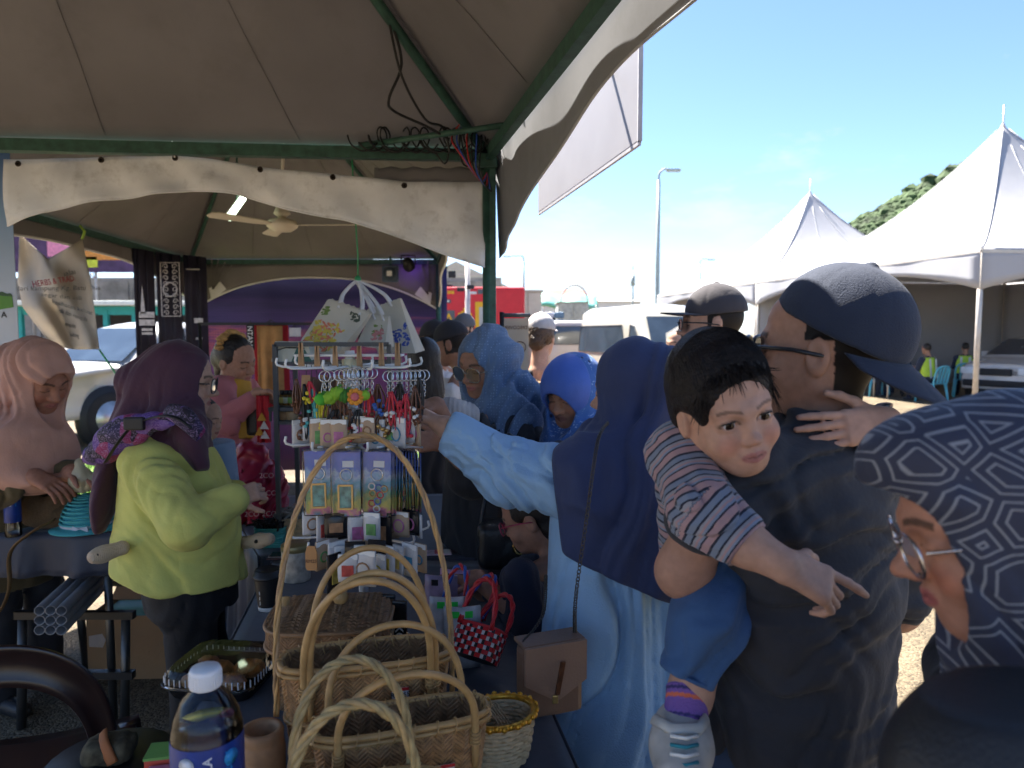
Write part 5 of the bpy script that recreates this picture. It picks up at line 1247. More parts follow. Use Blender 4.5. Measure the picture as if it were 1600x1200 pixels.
def slate_woman():
 d = 2.7; yaw = 140; H = Head(at(757, 568, d), yaw, -16, -4, 1.06); x, f = yawx(yaw), yawf(yaw)
 base = at(772, 800, d); p = person('woman in slate-blue dotted headscarf, clear spectacles and black abaya looking down', base)
 S = head_sdf(H, .004, eyes='shut'); B = S
 hand(B, at(682, 634, 2.30), (-.8, -.4, .1), (.1, .2, -.9), .9, (.7, .7, .75, .8), side=1); arm_core(B, H, [at(742, 680, 2.52), at(735, 745, 2.42), at(682, 634, 2.30)])
 hand(B, at(692, 690, 2.22), (-.8, -.4, .05), (.2, .8, -.3), .9, (.7, .7, .75, .8), side=-1); arm_core(B, H, [at(800, 670, 2.8), at(740, 740, 2.45), at(692, 690, 2.22)])
 sdf_obj('body', S, M_SKIN, p, head_colours(H, (.30, .155, .10), eyes='shut'))
 spectacles(H, p, M_GOLDF, r=.0018, w=.029, hh=.026, y0=.106, z=-.008, arms=False)
 m = cloth('slate_voile', (.10, .155, .25), rough=.75); N, L = m.node_tree.nodes, m.node_tree.links; b_, src = colsrc(m)
 tc = N.new('ShaderNodeTexCoord'); v = N.new('ShaderNodeTexVoronoi'); v.inputs['Scale'].default_value = 95; v.inputs['Randomness'].default_value = .35; L.new(tc.outputs['Object'], v.inputs['Vector'])
 mr = N.new('ShaderNodeMapRange'); mr.inputs[1].default_value = .26; mr.inputs[2].default_value = .20; mr.inputs[3].default_value = 0; mr.inputs[4].default_value = .38; L.new(v.outputs['Distance'], mr.inputs[0])
 mx = N.new('ShaderNodeMix'); mx.data_type = 'RGBA'; mx.inputs[7].default_value = (.34, .46, .62, 1); L.new(mr.outputs[0], mx.inputs[0]); L.new(src, mx.inputs[6]); L.new(mx.outputs[2], b_.inputs['Base Color'])
 b = lambda px, py, dd=d: at(px, py, dd)
 S = hijab_sdf(H, .005, None, .007, bun=.04, opening=(.058, .086), loose=1.06)
 S.loft([(b(775, 625), .11, .10, x), (b(782, 655), .165, .12, x), (b(775, 690, d - .06), .13, .10, x), (b(748, 715, d - .16), .05, .03, x)], k=.06)
 S.loft([(b(800, 590, d + .05), .07, .05, x), (b(825, 640, d + .08), .11, .04, x), (b(832, 690, d + .1), .08, .03, x)], k=.05)
 S.disp(folds((-.35, -.2, -1), 20, 2.0, .018, 3.6)); open_face(H, S, (.058, .086))
 sdf_obj('headscarf', S, m, p)
 M = cloth('black_abaya', (.018, .018, .022), rough=.85)
 S = Sdf(.008); S.loft([(b(778, 1100), .27, .22, x), (b(778, 900), .235, .19, x), (b(776, 770), .215, .17, x), (b(780, 690), .205, .15, x), (b(780, 640), .13, .10, x)], k=.05)
 S.chain([b(742, 680, d - .18), b(735, 745, d - .28), b(712, 648, 2.42)], (.075, .07, .045), k=.03); S.chain([b(800, 670, d + .1), b(740, 740, d - .25), b(722, 692, 2.34)], (.07, .07, .045), k=.03)
 S.disp(folds((.1, 0, 1), 17, 1.5, .02, 2.)); sdf_obj('abaya', S, M, p)
 S = Sdf(.005); S.cap(b(728, 650, 2.46), b(702, 640, 2.37), .050, .044, k=.01); S.disp(lambda P: .003 * np.sin(P[:, 0] * 420)); sdf_obj('striped_cuff', S, cloth('grey_knit', (.36, .34, .33)), p)
 lower_body(p, base, yaw, .75, M, name='abaya_skirt', w=.26, dpt=.22, skirt=True)
 q = thing('handbag', 'black leather handbag with gold clasp at the hip of the slate-blue scarfed woman', 'handbag', at(795, 850, 2.28)); S = Sdf(.007)
 S.box(Vector(q.location), (.10, .055, .075), r=.03); S.disp(folds((1, 0, 0), 20, 20, .006)); sdf_obj('bag_body', S, mat('black_leather', (.012, .012, .013), rough=.35, bump=.2, bscale=200), q)
 a_ = [Vector((.035 + .02 * math.cos(t), -.062, .01 + .024 * math.sin(t))) for t in np.linspace(.9, 5.4, 12)]; MB().tube(a_, .004, n=6).build('clasp', mat('gold_metal', (.6, .42, .15), rough=.25, metal=1.), q)
 MB().tube(smoothpts([(-.09, 0, .06), (-.06, .05, .2), (.0, .10, .34), (.07, .05, .2), (.09, 0, .06)], 6), .007, n=6).build('strap', mat('black_leather'), q)
slate_woman()
def cobalt_woman():
 d = 2.5; yaw = 142; H = Head(at(894, 612, d), yaw, -18, -3, 1.02); x, f = yawx(yaw), yawf(yaw)
 base = at(915, 800, d + .1); p = person('older woman in cobalt headscarf with blue floral print, head bowed', base)
 S = head_sdf(H, .004, eyes='shut'); sdf_obj('body', S, M_SKIN, p, head_colours(H, SK3, eyes='shut', lip=(.2, .08, .07)))
 def prn(name, base_c, ink, ink2, sc_):
  m = cloth(name, base_c); N, L = m.node_tree.nodes, m.node_tree.links; b_, src = colsrc(m); tc = N.new('ShaderNodeTexCoord')
  v = N.new('ShaderNodeTexVoronoi'); v.inputs['Scale'].default_value = sc_; L.new(tc.outputs['Object'], v.inputs['Vector'])
  nz = N.new('ShaderNodeTexNoise'); nz.inputs['Scale'].default_value = sc_ * 1.6; nz.inputs['Detail'].default_value = 3; nz.inputs['Distortion'].default_value = 2.; L.new(tc.outputs['Object'], nz.inputs['Vector'])
  r1 = N.new('ShaderNodeMapRange'); r1.inputs[1].default_value = .60; r1.inputs[2].default_value = .64; L.new(nz.outputs['Fac'], r1.inputs[0])
  r2 = N.new('ShaderNodeMapRange'); r2.inputs[1].default_value = .20; r2.inputs[2].default_value = .15; L.new(v.outputs['Distance'], r2.inputs[0])
  a_ = N.new('ShaderNodeMix'); a_.data_type = 'RGBA'; a_.inputs[7].default_value = (*ink, 1); L.new(r1.outputs[0], a_.inputs[0]); L.new(src, a_.inputs[6])
  c_ = N.new('ShaderNodeMix'); c_.data_type = 'RGBA'; c_.inputs[7].default_value = (*ink2, 1); L.new(r2.outputs[0], c_.inputs[0]); L.new(a_.outputs[2], c_.inputs[6]); L.new(c_.outputs[2], b_.inputs['Base Color'])
  return m
 m = prn('cobalt_print', (.045, .125, .36), (.30, .42, .62), (.012, .02, .07), 26)
 b = lambda px, py, dd=d: at(px, py, dd)
 S = hijab_sdf(H, .005, [(b(912, 660), .12, .10, x), (b(918, 700), .19, .14, x), (b(905, 745), .17, .12, x)], .008, visor=.0, bun=.03, opening=(.056, .084), loose=1.08)
 sdf_obj('headscarf', S, m, p)
 S = Sdf(.004); H.ell(S, (0, .0, .022), (.0975, .127, .116)); H.ell(S, (0, -.012, .016), (.0915, .119, .108), k=.003, mode='s'); H.ell(S, (0, .15, -.055), (.066, .125, .098), k=.005, mode='s')
 S.cut(H.w(0, .035, 0), H.dir(0, -1, -.35)); S.cut(H.w(0, 0, -.06), H.dir(0, 0, -1))
 sdf_obj('visor_panel', S, cloth('cobalt_plain', (.05, .115, .42), rough=.6), p)
 S = Sdf(.009); S.loft([(b(918, 1100, d + .1), .22, .18, x), (b(918, 850, d + .1), .21, .16, x), (b(918, 720, d + .08), .21, .14, x), (b(915, 670, d + .05), .12, .10, x)], k=.05)
 S.chain([b(880, 720, d - .12), b(872, 830, d - .2), b(835, 800, d - .25)], (.07, .065, .05), k=.03); S.disp(folds((0, 0, 1), 16, 2, .014)); sdf_obj('floral_dress', S, prn('dark_floral', (.03, .035, .06), (.10, .13, .22), (.16, .10, .09), 30), p)
 lower_body(p, base, yaw, .75, cloth('navy_skirt', (.015, .02, .05)), name='skirt', w=.2, dpt=.17, skirt=True)
cobalt_woman()
def reaching_woman():
 d = 1.8; yaw = 58; H = Head(at(990, 612, d), yaw, -4, 0, 1.03); x, f = yawx(yaw), yawf(yaw)
 base = at(975, 900, d); p = person('woman in navy headscarf and pale blue dress reaching left to the rack', base)
 S = head_sdf(H, .004, eyes='shut'); B = S
 wr = at(697, 668, 1.80); hand(B, wr, (-.66, .62, .36), (-.55, -.05, -.85), .92, (.62, .66, .7, .75), thumb=1.0, side=1, spread=.02); arm_core(B, H, [at(905, 755, 1.74), at(800, 738, 1.76), at(715, 682, 1.79), wr], .029)
 sdf_obj('body', S, M_SKIN, p, head_colours(H, SK2, eyes='shut'))
 b = lambda px, py, dd=d: at(px, py, dd)
 M = cloth('pale_blue_crepe', (.28, .45, .65), rough=.8, bump=.3, bscale=260, crease=.15)
 S = Sdf(.006)
 S.loft([(b(965, 1195, d), .255, .20, x), (b(965, 1050, d), .225, .185, x), (b(965, 900, d), .20, .165, x), (b(970, 790, d), .20, .15, x), (b(980, 720, d), .195, .135, x), (b(985, 690, d), .11, .09, x)], k=.05)
 S.disp(folds((.22, 0, 1), 13, 1.1, .028, 2.4)); S.cut(b(970, 1180, d), Vector((-.25, .1, -1)), k=.01)
 sdf_obj('dress', S, M, p)
 S = Sdf(.005); S.chain([b(905, 755, 1.72), b(800, 738, 1.76), b(715, 682, 1.79)], (.092, .078, .052), k=.03)
 S.chain([b(700, 672, 1.80), b(716, 682, 1.79)], (.050, .052), k=.02)
 S.disp(folds((.55, .2, -.8), 24, 5, .016, 5.)); S.disp(folds((.9, .2, -.3), 44, 7, .007, 2.)); S.cut(b(699, 670, 1.80), Vector((-.9, .1, .35)), k=.004)
 sdf_obj('sleeve', S, M, p)
 M2 = cloth('navy_crepe', (.030, .043, .110), rough=.8)
 S = hijab_sdf(H, .006, None, .005, bun=.03, opening=(.058, .088), loose=1.06)
 S.loft([(b(985, 660), .125, .12, x), (b(985, 705), .21, .18, x), (b(975, 770), .25, .225, x), (b(985, 850), .245, .235, x), (b(1005, 910), .225, .22, x)], k=.07)
 S.loft([(b(935, 690, 1.70), .06, .05, (1, 0, .5)), (b(885, 735, 1.66), .055, .09, (1, 0, .5)), (b(895, 800, 1.64), .05, .09, (0, 1, .2))], k=.05)
 S.disp(folds((-.25, 0, -1), 13, 1.1, .016, 7.)); S.cut(b(985, 893, d), Vector((-.42, -.1, -1)), k=.01); S.cut(b(862, 720, 1.64), Vector((-1, .15, -.12)), k=.01)
 open_face(H, S, (.058, .088))
 sdf_obj('headscarf', S, M2, p)
 lower_body(p, base, yaw, .70, cloth('cream_skirt', (.50, .47, .42)), name='underskirt', w=.19, dpt=.15, skirt=True)
 S = Sdf(.007); S.chain([b(1060, 740, 1.95), b(1080, 860, 1.98), b(1060, 960, 1.92)], (.08, .07, .05), k=.03); S.disp(folds((0, 0, 1), 20, 5, .01)); sdf_obj('sleeve', S, M, p)
 return p
reaching_woman()
def crouched_child():
 d = 2.1; yaw = 75; H = Head(at(832, 806, d), yaw, -22, 0, .92); x, f = yawx(yaw), yawf(yaw)
 base = at(845, 1000, d + .02); p = person('dark-haired child in navy stooping over the packets, dark pink-rimmed spectacles', base)
 S = head_sdf(H, .0035, child=True, eyes='shut'); B = S
 wr = at(748, 905, 2.03); hand(B, wr, (-.9, -.2, .2), (-.2, .1, -1), .86, (.5, .5, .5, .55), side=1); arm_core(B, H, [at(812, 905, 1.98), at(835, 985, 1.92), wr], .026)
 wr = at(735, 912, 2.12); hand(B, wr, (-.9, -.1, .1), (-.2, .3, -1), .86, (.4, .45, .5, .55), side=-1); arm_core(B, H, [at(860, 905, 2.24), at(840, 990, 2.24), wr], .026)
 sdf_obj('body', S, M_SKIN, p, head_colours(H, (.33, .17, .115), eyes='shut'))
 Hh = Sdf(.0045); H.ell(Hh, (0, -.022, .036), (.084, .103, .097)); H.ell(Hh, (0, -.06, -.05), (.07, .055, .05), k=.03); H.ell(Hh, (0, .11, -.045), (.078, .10, .10), k=.008, mode='s'); H.ell(Hh, (-.09, .0, -.03), (.04, .032, .045), k=.006, mode='s'); H.ell(Hh, (.09, .0, -.03), (.04, .032, .045), k=.006, mode='s')
 Hh.disp(lambda P: folds(H.dir(0, -.4, -1), 130, 8, .004)(P)); sdf_obj('hair', Hh, M_HAIR, p)
 spectacles(H, p, mat('pink_frame', (.35, .03, .08), rough=.3), w=.026, hh=.02, y0=.104)
 M = cloth('navy_jersey', (.012, .014, .032)); S = Sdf(.007); b = lambda px, py, dd=d: at(px, py, dd)
 S.loft([(b(850, 1150, d + .05), .16, .14, x), (b(848, 1000, d + .05), .15, .13, x), (b(846, 905, d + .04), .15, .12, x), (b(842, 872, d + .02), .07, .06, x)], k=.04)
 S.chain([b(812, 905, d - .12), b(835, 985, d - .18), b(775, 925, 2.06)], (.058, .055, .04), k=.03); S.chain([b(860, 905, d + .14), b(840, 990, d + .14), b(770, 935, 2.16)], (.055, .05, .038), k=.03)
 S.disp(folds((.2, 0, 1), 20, 5, .009)); sdf_obj('jersey', S, M, p)
 lower_body(p, base, yaw, .52, cloth('child_trousers', (.015, .016, .025)), w=.13, dpt=.11)
crouched_child()
def capped(label, px, py, d, yaw, capm, shirtm, s=1.05, skin=SK2, pitch=0, hairm=None, brim=1., glasses=False, w=.22, arms=True):
 H = Head(at(px, py, d), yaw, pitch, 0, s); x, f = yawx(yaw), yawf(yaw); base = H.pos - f * .03
 p = person(label, base); S = head_sdf(H, .0055, eyes='shut'); B = S
 sh = H.pos - f * .05 + Vector((0, 0, -.262)); zb = sh.z
 for s_ in (-1, 1): hand(B, sh + x * s_ * (w + .03) + Vector((0, 0, -.58)) + f * .08, Vector((0, 0, -1)) + f * .2, -x * s_, 1., (.25, .3, .35, .4), side=-s_); arm_core(B, H, [sh + x * s_ * (w - .04), sh + x * s_ * (w + .02) + Vector((0, 0, -.32)), sh + x * s_ * (w + .03) + Vector((0, 0, -.58)) + f * .08], .034)
 sdf_obj('body', S, M_SKIN, p, head_colours(H, skin, eyes='shut', hairline=(lambda q: ((q[:, 1] < .02) & (q[:, 2] > -.055) & (np.abs(q[:, 0]) < .076)).astype(np.float32)) if hairm is None else None))
 if capm is not None: cap_hat(H, p, capm, brim_dir=brim, h=.0045)
 if hairm:
  Hh = Sdf(.006); H.ell(Hh, (0, -.02, .034), (.083, .103, .097)); H.ell(Hh, (0, .11, -.045), (.075, .10, .10), k=.008, mode='s')
  if hairm == 'long': Hh.loft([(H.w(0, -.05, -.02), .085 * s, .06 * s, x), (H.w(0, -.075, -.14), .09 * s, .05 * s, x), (H.w(0, -.075, -.26), .08 * s, .035 * s, x)], k=.04)
  Hh.disp(folds((0, 0, 1), 110, 6, .005)); sdf_obj('hair', Hh, M_HAIR if hairm != 'brown' else mat('brown_hair', (.10, .055, .03), rough=.5, bump=.5, bscale=200), p)
 if glasses: spectacles(H, p, M_FRAME, w=.029, hh=.02, lens=mat('dark_lens', (.01, .012, .015), rough=.08), y0=.11)
 S = Sdf(.009); S.loft([(sh + Vector((0, 0, -.58)), w * .82, .125, x), (sh + Vector((0, 0, -.3)), w * .84, .13, x), (sh + Vector((0, 0, -.05)), w * .92, .12, x), (sh + Vector((0, 0, .06)) + f * .02, .085, .07, x)], k=.05)
 for s_ in (-1, 1): S.chain([sh + x * s_ * (w - .03) + Vector((0, 0, -.03)), sh + x * s_ * (w + .02) + Vector((0, 0, -.30))], (.072, .058), k=.04)
 S.disp(folds((.1, .1, 1), 15, 3, .012, px * .1)); sdf_obj('shirt', S, shirtm, p)
 lower_body(p, base, yaw, zb - .52, cloth('grey_trousers', (.05, .05, .06)), w=.17, h=.014)
 return p, H
capped('man in charcoal cap and sunglasses facing left behind the girl', 1112, 506, 2.75, 80, cloth('charcoal_cap', (.045, .04, .045), rough=.9), cloth('grey_tee', (.12, .12, .13)), s=1.12, skin=(.45, .26, .18), glasses=True)
capped('bare-headed man glimpsed left of the charcoal cap', 1062, 540, 4.8, 120, None, cloth('brown_tee', (.12, .09, .08)), s=1.0, hairm='short', skin=(.48, .29, .21))
capped('man in black cap and white shirt facing left behind the rack', 704, 538, 4.3, 78, cloth('black_cap', (.02, .02, .025), rough=.9), cloth('white_shirt', (.55, .54, .52)), s=1.05, skin=(.26, .135, .09), pitch=-12)
capped('man in dark cap behind the bags, mostly hidden, pale shirt', 676, 532, 5.0, 60, mat('black_cap'), cloth('ivory_shirt', (.45, .45, .44)), s=1.05, skin=SK3)
capped('man in grey cap before the red food truck', 724, 516, 5.8, 150, cloth('grey_cap', (.10, .10, .11)), mat('white_shirt'), s=1.0, skin=(.50, .30, .22))
capped('long-haired woman in black seen from behind beside the rack', 661, 566, 3.7, 22, None, cloth('black_dress', (.014, .014, .018)), s=1.02, hairm='long', w=.19)
def sleeveless_woman():
 d = 4.3; yaw = 25; H = Head(at(846, 527, d), yaw - 45, 0, 0, 1.0); x, f = yawx(yaw), yawf(yaw); base = H.pos
 p = person('bare-armed woman in black top and white cap seen from behind', base); sh = H.pos + Vector((0, 0, -.25)) - f * .03; S = head_sdf(H, .0055, eyes='shut'); B = S
 for s_ in (-1, 1): B.chain([sh + x * s_ * .16 + Vector((0, 0, -.02)), sh + x * s_ * .21 + Vector((0, 0, -.30)), sh + x * s_ * .16 + Vector((0, 0, -.45)) + f * .14], (.056, .046, .034), k=.02); hand(B, sh + x * s_ * .16 + Vector((0, 0, -.45)) + f * .14, f + x * -s_ * .3, Vector((0, 0, -1)), .95, (.4, .4, .45, .5), side=s_)
 B.loft([(sh + Vector((0, 0, -.1)), .15, .09, x), (sh + Vector((0, 0, .05)), .08, .06, x)], k=.04); sdf_obj('body', S, M_SKIN, p, head_colours(H, (.56, .33, .24), eyes='shut'))
 Hh = Sdf(.006); H.ell(Hh, (0, -.03, .02), (.085, .098, .085)); H.ell(Hh, (0, -.10, -.03), (.05, .045, .05), k=.02); H.ell(Hh, (0, .11, -.045), (.075, .10, .10), k=.008, mode='s'); Hh.disp(folds((1, 0, 1), 90, 20, .012)); sdf_obj('hair', Hh, mat('brown_hair', (.10, .055, .03), rough=.5, bump=.5, bscale=200), p)
 cap_hat(H, p, cloth('white_cap', (.48, .44, .43)), h=.005, lift=.01)
 S = Sdf(.008); S.loft([(sh + Vector((0, 0, -.58)), .17, .12, x), (sh + Vector((0, 0, -.33)), .15, .11, x), (sh + Vector((0, 0, -.09)), .155, .105, x)], k=.04)
 for s_ in (-1, 1): S.chain([sh + x * s_ * .10 + Vector((0, 0, -.1)), sh + x * s_ * .085 + Vector((0, 0, .025))], (.05, .035), k=.03)
 S.disp(folds((0, 0, 1), 16, 3, .01)); sdf_obj('black_top', S, cloth('black_vest', (.012, .012, .016)), p)
 lower_body(p, base, yaw, .84, cloth('tan_trousers', (.42, .33, .25)), w=.17, h=.013)
 q = thing('woven_pannier', 'tall woven cane basket carried at the side of the bare-armed woman', 'basket', at(868, 640, 4.15)); m = mat('cane_weave', (.34, .20, .09), rough=.7, var=.3, vscale=30, bump=.6, bscale=120)
 q.location.z = at(868, 672, 4.15).z; g = MB(); g.lathe([(.0, 0), (.10, 0), (.115, .02), (.125, .15), (.13, .29), (.122, .29), (.11, .03), (0, .02)], n=28); g.build('basket_body', m, q)
 for k in range(5): MB().tube([(.128 * math.cos(a), .128 * math.sin(a), .04 + k * .06) for a in np.linspace(0, 2 * PI, 29)[:-1]], .006, n=5, closed=True).build('hoop', mat('cane_dark', (.12, .07, .035), rough=.7), q)
sleeveless_woman()
def black_tee_man():
 d = 1.25; yaw = 36; H = Head(at(1283, 548, d), 56, 2, 0, 1.06); x, f = yawx(yaw), yawf(yaw); b = lambda px, py, dd=d: at(px, py, dd)
 base = b(1255, 1000); p = person('man in black T-shirt and backward navy cap carrying the girl, back turned', base)
 S = head_sdf(H, .0035, eyes='shut', neck_to=b(1282, 690, 1.25)); C_ = b(1262, 735); ls = C_ - x * .185; el = b(1068, 892, 1.16)
 S.chain([b(1280, 680), ls, b(1108, 800, 1.13), el], (.042, .042, .046, .040), k=.02); S.chain([el, b(1115, 905, 1.27), b(1165, 890, 1.36)], (.040, .043, .034), k=.03)
 hand(S, b(1165, 880, 1.36), (.7, .6, .1), (0, .2, 1), 1., (.4, .45, .5, .5), side=1)
 rs = C_ + x * .19; rel_ = rs + Vector((.06, -.02, -.28)); rw = rel_ + f * .22 + Vector((-.10, 0, -.06)); S.chain([b(1280, 680), rs, rel_, rw], (.042, .042, .045, .032), k=.02); hand(S, rw, f - x * .5, Vector((0, 0, 1)), 1., (.4, .45, .5, .5), side=-1)
 sdf_obj('body', S, M_SKIN, p, head_colours(H, (.40, .215, .145), eyes='shut', hairline=lambda q: ((q[:, 1] < .012) & (q[:, 2] > -.075) & (q[:, 2] < .2) & (np.abs(q[:, 0]) < .079) & ((q[:, 1] < -.032) | (q[:, 2] > .018))).astype(np.float32)))
 Hc = Head(H.pos + Vector((.004, 0, .004)), 52, 22, 0, 1.12); cap_hat(Hc, p, cloth('navy_twill', (.020, .028, .052), rough=.9, bump=.3, bscale=400), brim_dir=-1, brim_len=.075, brim_tilt=.45, h=.004)
 spectacles(H, p, M_FRAME, r=.0035, w=.031, hh=.024, lens=mat('green_dark_lens', (.03, .05, .045), rough=.06), y0=.113, name='sunglasses')
 M = cloth('black_jersey', (.034, .034, .040), rough=.9, bump=.15)
 S = Sdf(.005); S.loft([(b(1245, 1150), .188, .14, x), (b(1250, 1010), .186, .138, x), (b(1258, 870), .195, .14, x), (b(1263, 760), .20, .128, x), (b(1268, 700), .165, .10, x), (b(1279, 664), .094, .085, x), (b(1281, 648), .080, .076, x)], k=.05)
 S.chain([ls + x * .02, b(1112, 800, 1.13)], (.078, .072), k=.04); S.chain([rs - x * .02, rs + Vector((.05, -.02, -.24))], (.078, .072), k=.04)
 S.disp(folds((.75, .2, -.6), 13, 4, .012, 3.7)); S.disp(folds((1., .2, .12), 26, 3, .012, 9.1)); S.cut(b(1245, 1146), (0, 0, -1), k=.006)
 S.cap(b(1283, 655), b(1284, 610), .060, .06, k=.004, mode='s')
 sdf_obj('tee_shirt', S, M, p)
 g = MB(); q = b(1349, 696, 1.145) - p.location; Mq = basis((.9, .45, 0), (.15, -.05, 1)).to_3x3(); g.prism([(-.012, -.014), (.004, -.02), (.014, -.006), (.014, .012), (-.002, .018), (-.012, .004)], .002, M=Mq, c=q); g.prism([(-.004, -.006), (.006, .0), (-.004, .008), (-.001, .0)], .004, M=Mq, c=q + Vector((0, 0, 0))); g.build('shirt_emblem', M_WHITEP, p)
 lower_body(p, base, yaw, .86, cloth('indigo_denim', (.035, .06, .12), rough=.9, weave=.4, wscale=1100), name='jeans', w=.18, dpt=.14, h=.008, foot=mat('grey_sneaker', (.4, .38, .35), rough=.7))
 return p, H
man_p, man_H = black_tee_man()
def stripe_material():
 m = mat('striped_rib', (.5, .5, .5), attr='Col', rough=.88, var=.05, bump=.2, bscale=300, sheen=.2)
 N, L = m.node_tree.nodes, m.node_tree.links; b_, src = colsrc(m)
 a = N.new('ShaderNodeAttribute'); a.attribute_name = 'Col'; sp = N.new('ShaderNodeSeparateColor'); L.new(a.outputs['Color'], sp.inputs[0])
 mu = N.new('ShaderNodeMath'); mu.operation = 'MULTIPLY'; mu.inputs[1].default_value = 1 / .040; L.new(sp.outputs[0], mu.inputs[0]); fr = N.new('ShaderNodeMath'); fr.operation = 'FRACT'; L.new(mu.outputs[0], fr.inputs[0])
 rp = N.new('ShaderNodeValToRGB'); rp.color_ramp.interpolation = 'CONSTANT'; e = rp.color_ramp.elements; e[0].position = 0; e[0].color = (.36, .22, .22, 1); e[1].position = .26; e[1].color = (.012, .014, .03, 1)
 for q_, c_ in ((.36, (.17, .20, .26, 1)), (.58, (.012, .014, .03, 1)), (.66, (.27, .26, .28, 1)), (.76, (.36, .22, .22, 1)), (.84, (.20, .23, .30, 1)), (.93, (.012, .014, .03, 1))): q = e.new(q_); q.color = c_
 L.new(fr.outputs[0], rp.inputs[0]); L.new(rp.outputs[0], b_.inputs['Base Color'])
 w = N.new('ShaderNodeMath'); w.operation = 'MULTIPLY'; w.inputs[1].default_value = 1 / .0032; L.new(sp.outputs[1], w.inputs[0]); sn = N.new('ShaderNodeMath'); sn.operation = 'SINE'; L.new(w.outputs[0], sn.inputs[0])
 bp = N.new('ShaderNodeBump'); bp.inputs['Strength'].default_value = .35; bp.inputs['Distance'].default_value = .001; L.new(sn.outputs[0], bp.inputs['Height']); L.new(bp.outputs[0], b_.inputs['Normal'])
 return m
def seg_coord(segs):
 def fn(V):
  best = np.full(len(V), 9., np.float32); out = np.zeros((len(V), 3), np.float32)
  for pts, off, r in segs:
   acc = off
   for a, b in zip(pts[:-1], pts[1:]):
    a, b = npv(a), npv(b); d = b - a; ln = float(np.linalg.norm(d)); t = ((V - a) @ d) / ln ** 2; tc = np.clip(t, 0, 1)
    q = V - a - tc[:, None] * d; ds = np.linalg.norm(q, axis=1) / r; m = ds < best
    best[m] = ds[m]; out[m, 0] = acc + np.clip(t[m], -.5, 1.5) * ln; o1 = np.cross(d / ln, [0.1, 1, 0.2]); o1 /= np.linalg.norm(o1); o2 = np.cross(d / ln, o1)
    out[m, 1] = np.arctan2(q[m] @ o2, q[m] @ o1) * .05; acc += ln
  return np.abs(out + .4)
 return fn
def girl():
 b = lambda px, py, dd: at(px, py, dd)
 H = Head(b(1133, 638, 1.10), -170, -9, 15, .87); p = person('little girl in striped top resting on the man, pointing downward', b(1120, 800, 1.2))
 sk = (.50, .285, .20)
 S = head_sdf(H, .0024, child=True, eyes='open', neck_to=b(1118, 735, 1.26))
 rs, re_, rc, rw = b(1066, 712, 1.16), b(1098, 795, 1.06), b(1165, 850, 1.02), b(1222, 882, .99)
 S.chain([b(1118, 735, 1.26), rs, re_, rc, rw], (.045, .036, .033, .031, .0245), k=.015)
 hand(S, rw, (.86, -.05, -.42), (-.30, .75, -.55), .80, (.13, .70, .78, .85), thumb=1.1, side=1, spread=.03)
 ls, le, lw = b(1195, 735, 1.28), b(1310, 700, 1.42), b(1384, 660, 1.15)
 S.chain([b(1118, 735, 1.26), ls, le, lw], (.045, .036, .033, .026), k=.015)
 hand(S, lw, (-.95, -.12, -.12), (-.1, .9, -.25), .80, (.10, .12, .15, .20), thumb=.4, side=-1, spread=.07)
 S.chain([b(1118, 735, 1.26), b(1125, 870, 1.27), b(1105, 975, 1.13), b(1078, 1085, 1.12), b(1070, 1120, 1.10)], (.06, .06, .045, .032, .03), k=.02)
 sdf_obj('body', S, M_SKIN, p, head_colours(H, sk, lip=(.40, .15, .13), blush=.25, brow_a=.58)); add_eyes(H, p, (.02, -.10), 1.12); lashes(H, p)
 Hh = Sdf(.0028); H.ell(Hh, (0, -.020, .040), (.090, .108, .104)); H.ell(Hh, (0, -.05, -.02), (.078, .07, .07), k=.03); H.ell(Hh, (0, -.12, .02), (.045, .04, .045), k=.02)
 H.ell(Hh, (0, .122, -.030), (.077, .098, .104), k=.012, mode='s')
 for x_ in (-1, 1): H.ell(Hh, (x_ * .092, .014, -.034), (.036, .042, .056), k=.012, mode='s')
 Hh.disp(lambda P: folds(H.dir(0, -1, .25), 170, 6, .0022, 2.)(P)); ho = sdf_obj('hair', Hh, mat('brown_black_hair', (.014, .010, .009), rough=.5, spec=.3, var=.4, vscale=60, bump=.5, bscale=240), p)
 hs = MB(); rh = random.Random(4)
 for k in range(900):
  a = rh.uniform(-1.5, 1.5); sp_ = []
  for q in range(7):
   e = .30 + q * .40; lat = a * (1 - .10 * q) + .05 * math.sin(q + k); n_ = Vector((math.sin(lat), math.cos(lat) * math.cos(e), math.cos(lat) * math.sin(e))); rr_ = 1.004 + .018 * rh.random() * math.sin(PI * q / 6); sp_.append(H.w(n_.x * .090 * rr_, -.020 + n_.y * .108 * rr_, .040 + n_.z * .104 * rr_) - p.location)
  if (sp_[0] + p.location - H.w(0, .122, -.030)).length < .10 * H.s: sp_ = sp_[1:]
  hs.tube(sp_, .0011, n=3, caps=False)
 o = hs.build('hair_strands', mat('brown_black_hair'), ho); o['kind'] = 'stuff'
 rr = random.Random(9); st = MB()
 for k in range(150):
  a = rr.uniform(-1.25, 1.25); x0 = .070 * math.sin(a); y0 = .010 + .060 * math.cos(a); z0 = .092 - .022 * a * a + rr.uniform(-.006, .006); ln = rr.uniform(.006, .024) + (.026 if rr.random() < .10 else 0) + (.04 if abs(a) > .8 and rr.random() < .6 else 0)
  sw = rr.gauss(0, .005) + .010 * a; pts = [H.w(x0 * .86, y0 - .030, z0 + .010), H.w(x0 * .97, y0 + .004, z0 + .001), H.w(x0 * 1.03 + sw * .4, y0 + .0165, z0 - ln * .55), H.w(x0 * 1.05 + sw, y0 + .0185 + .05 * max(0, .03 - ln), z0 - ln)]
  st.tube([q - p.location for q in smoothpts(pts, 3)], [.0009] * 6 + [.0008, .0006, .0004, .0002], n=3, caps=False)
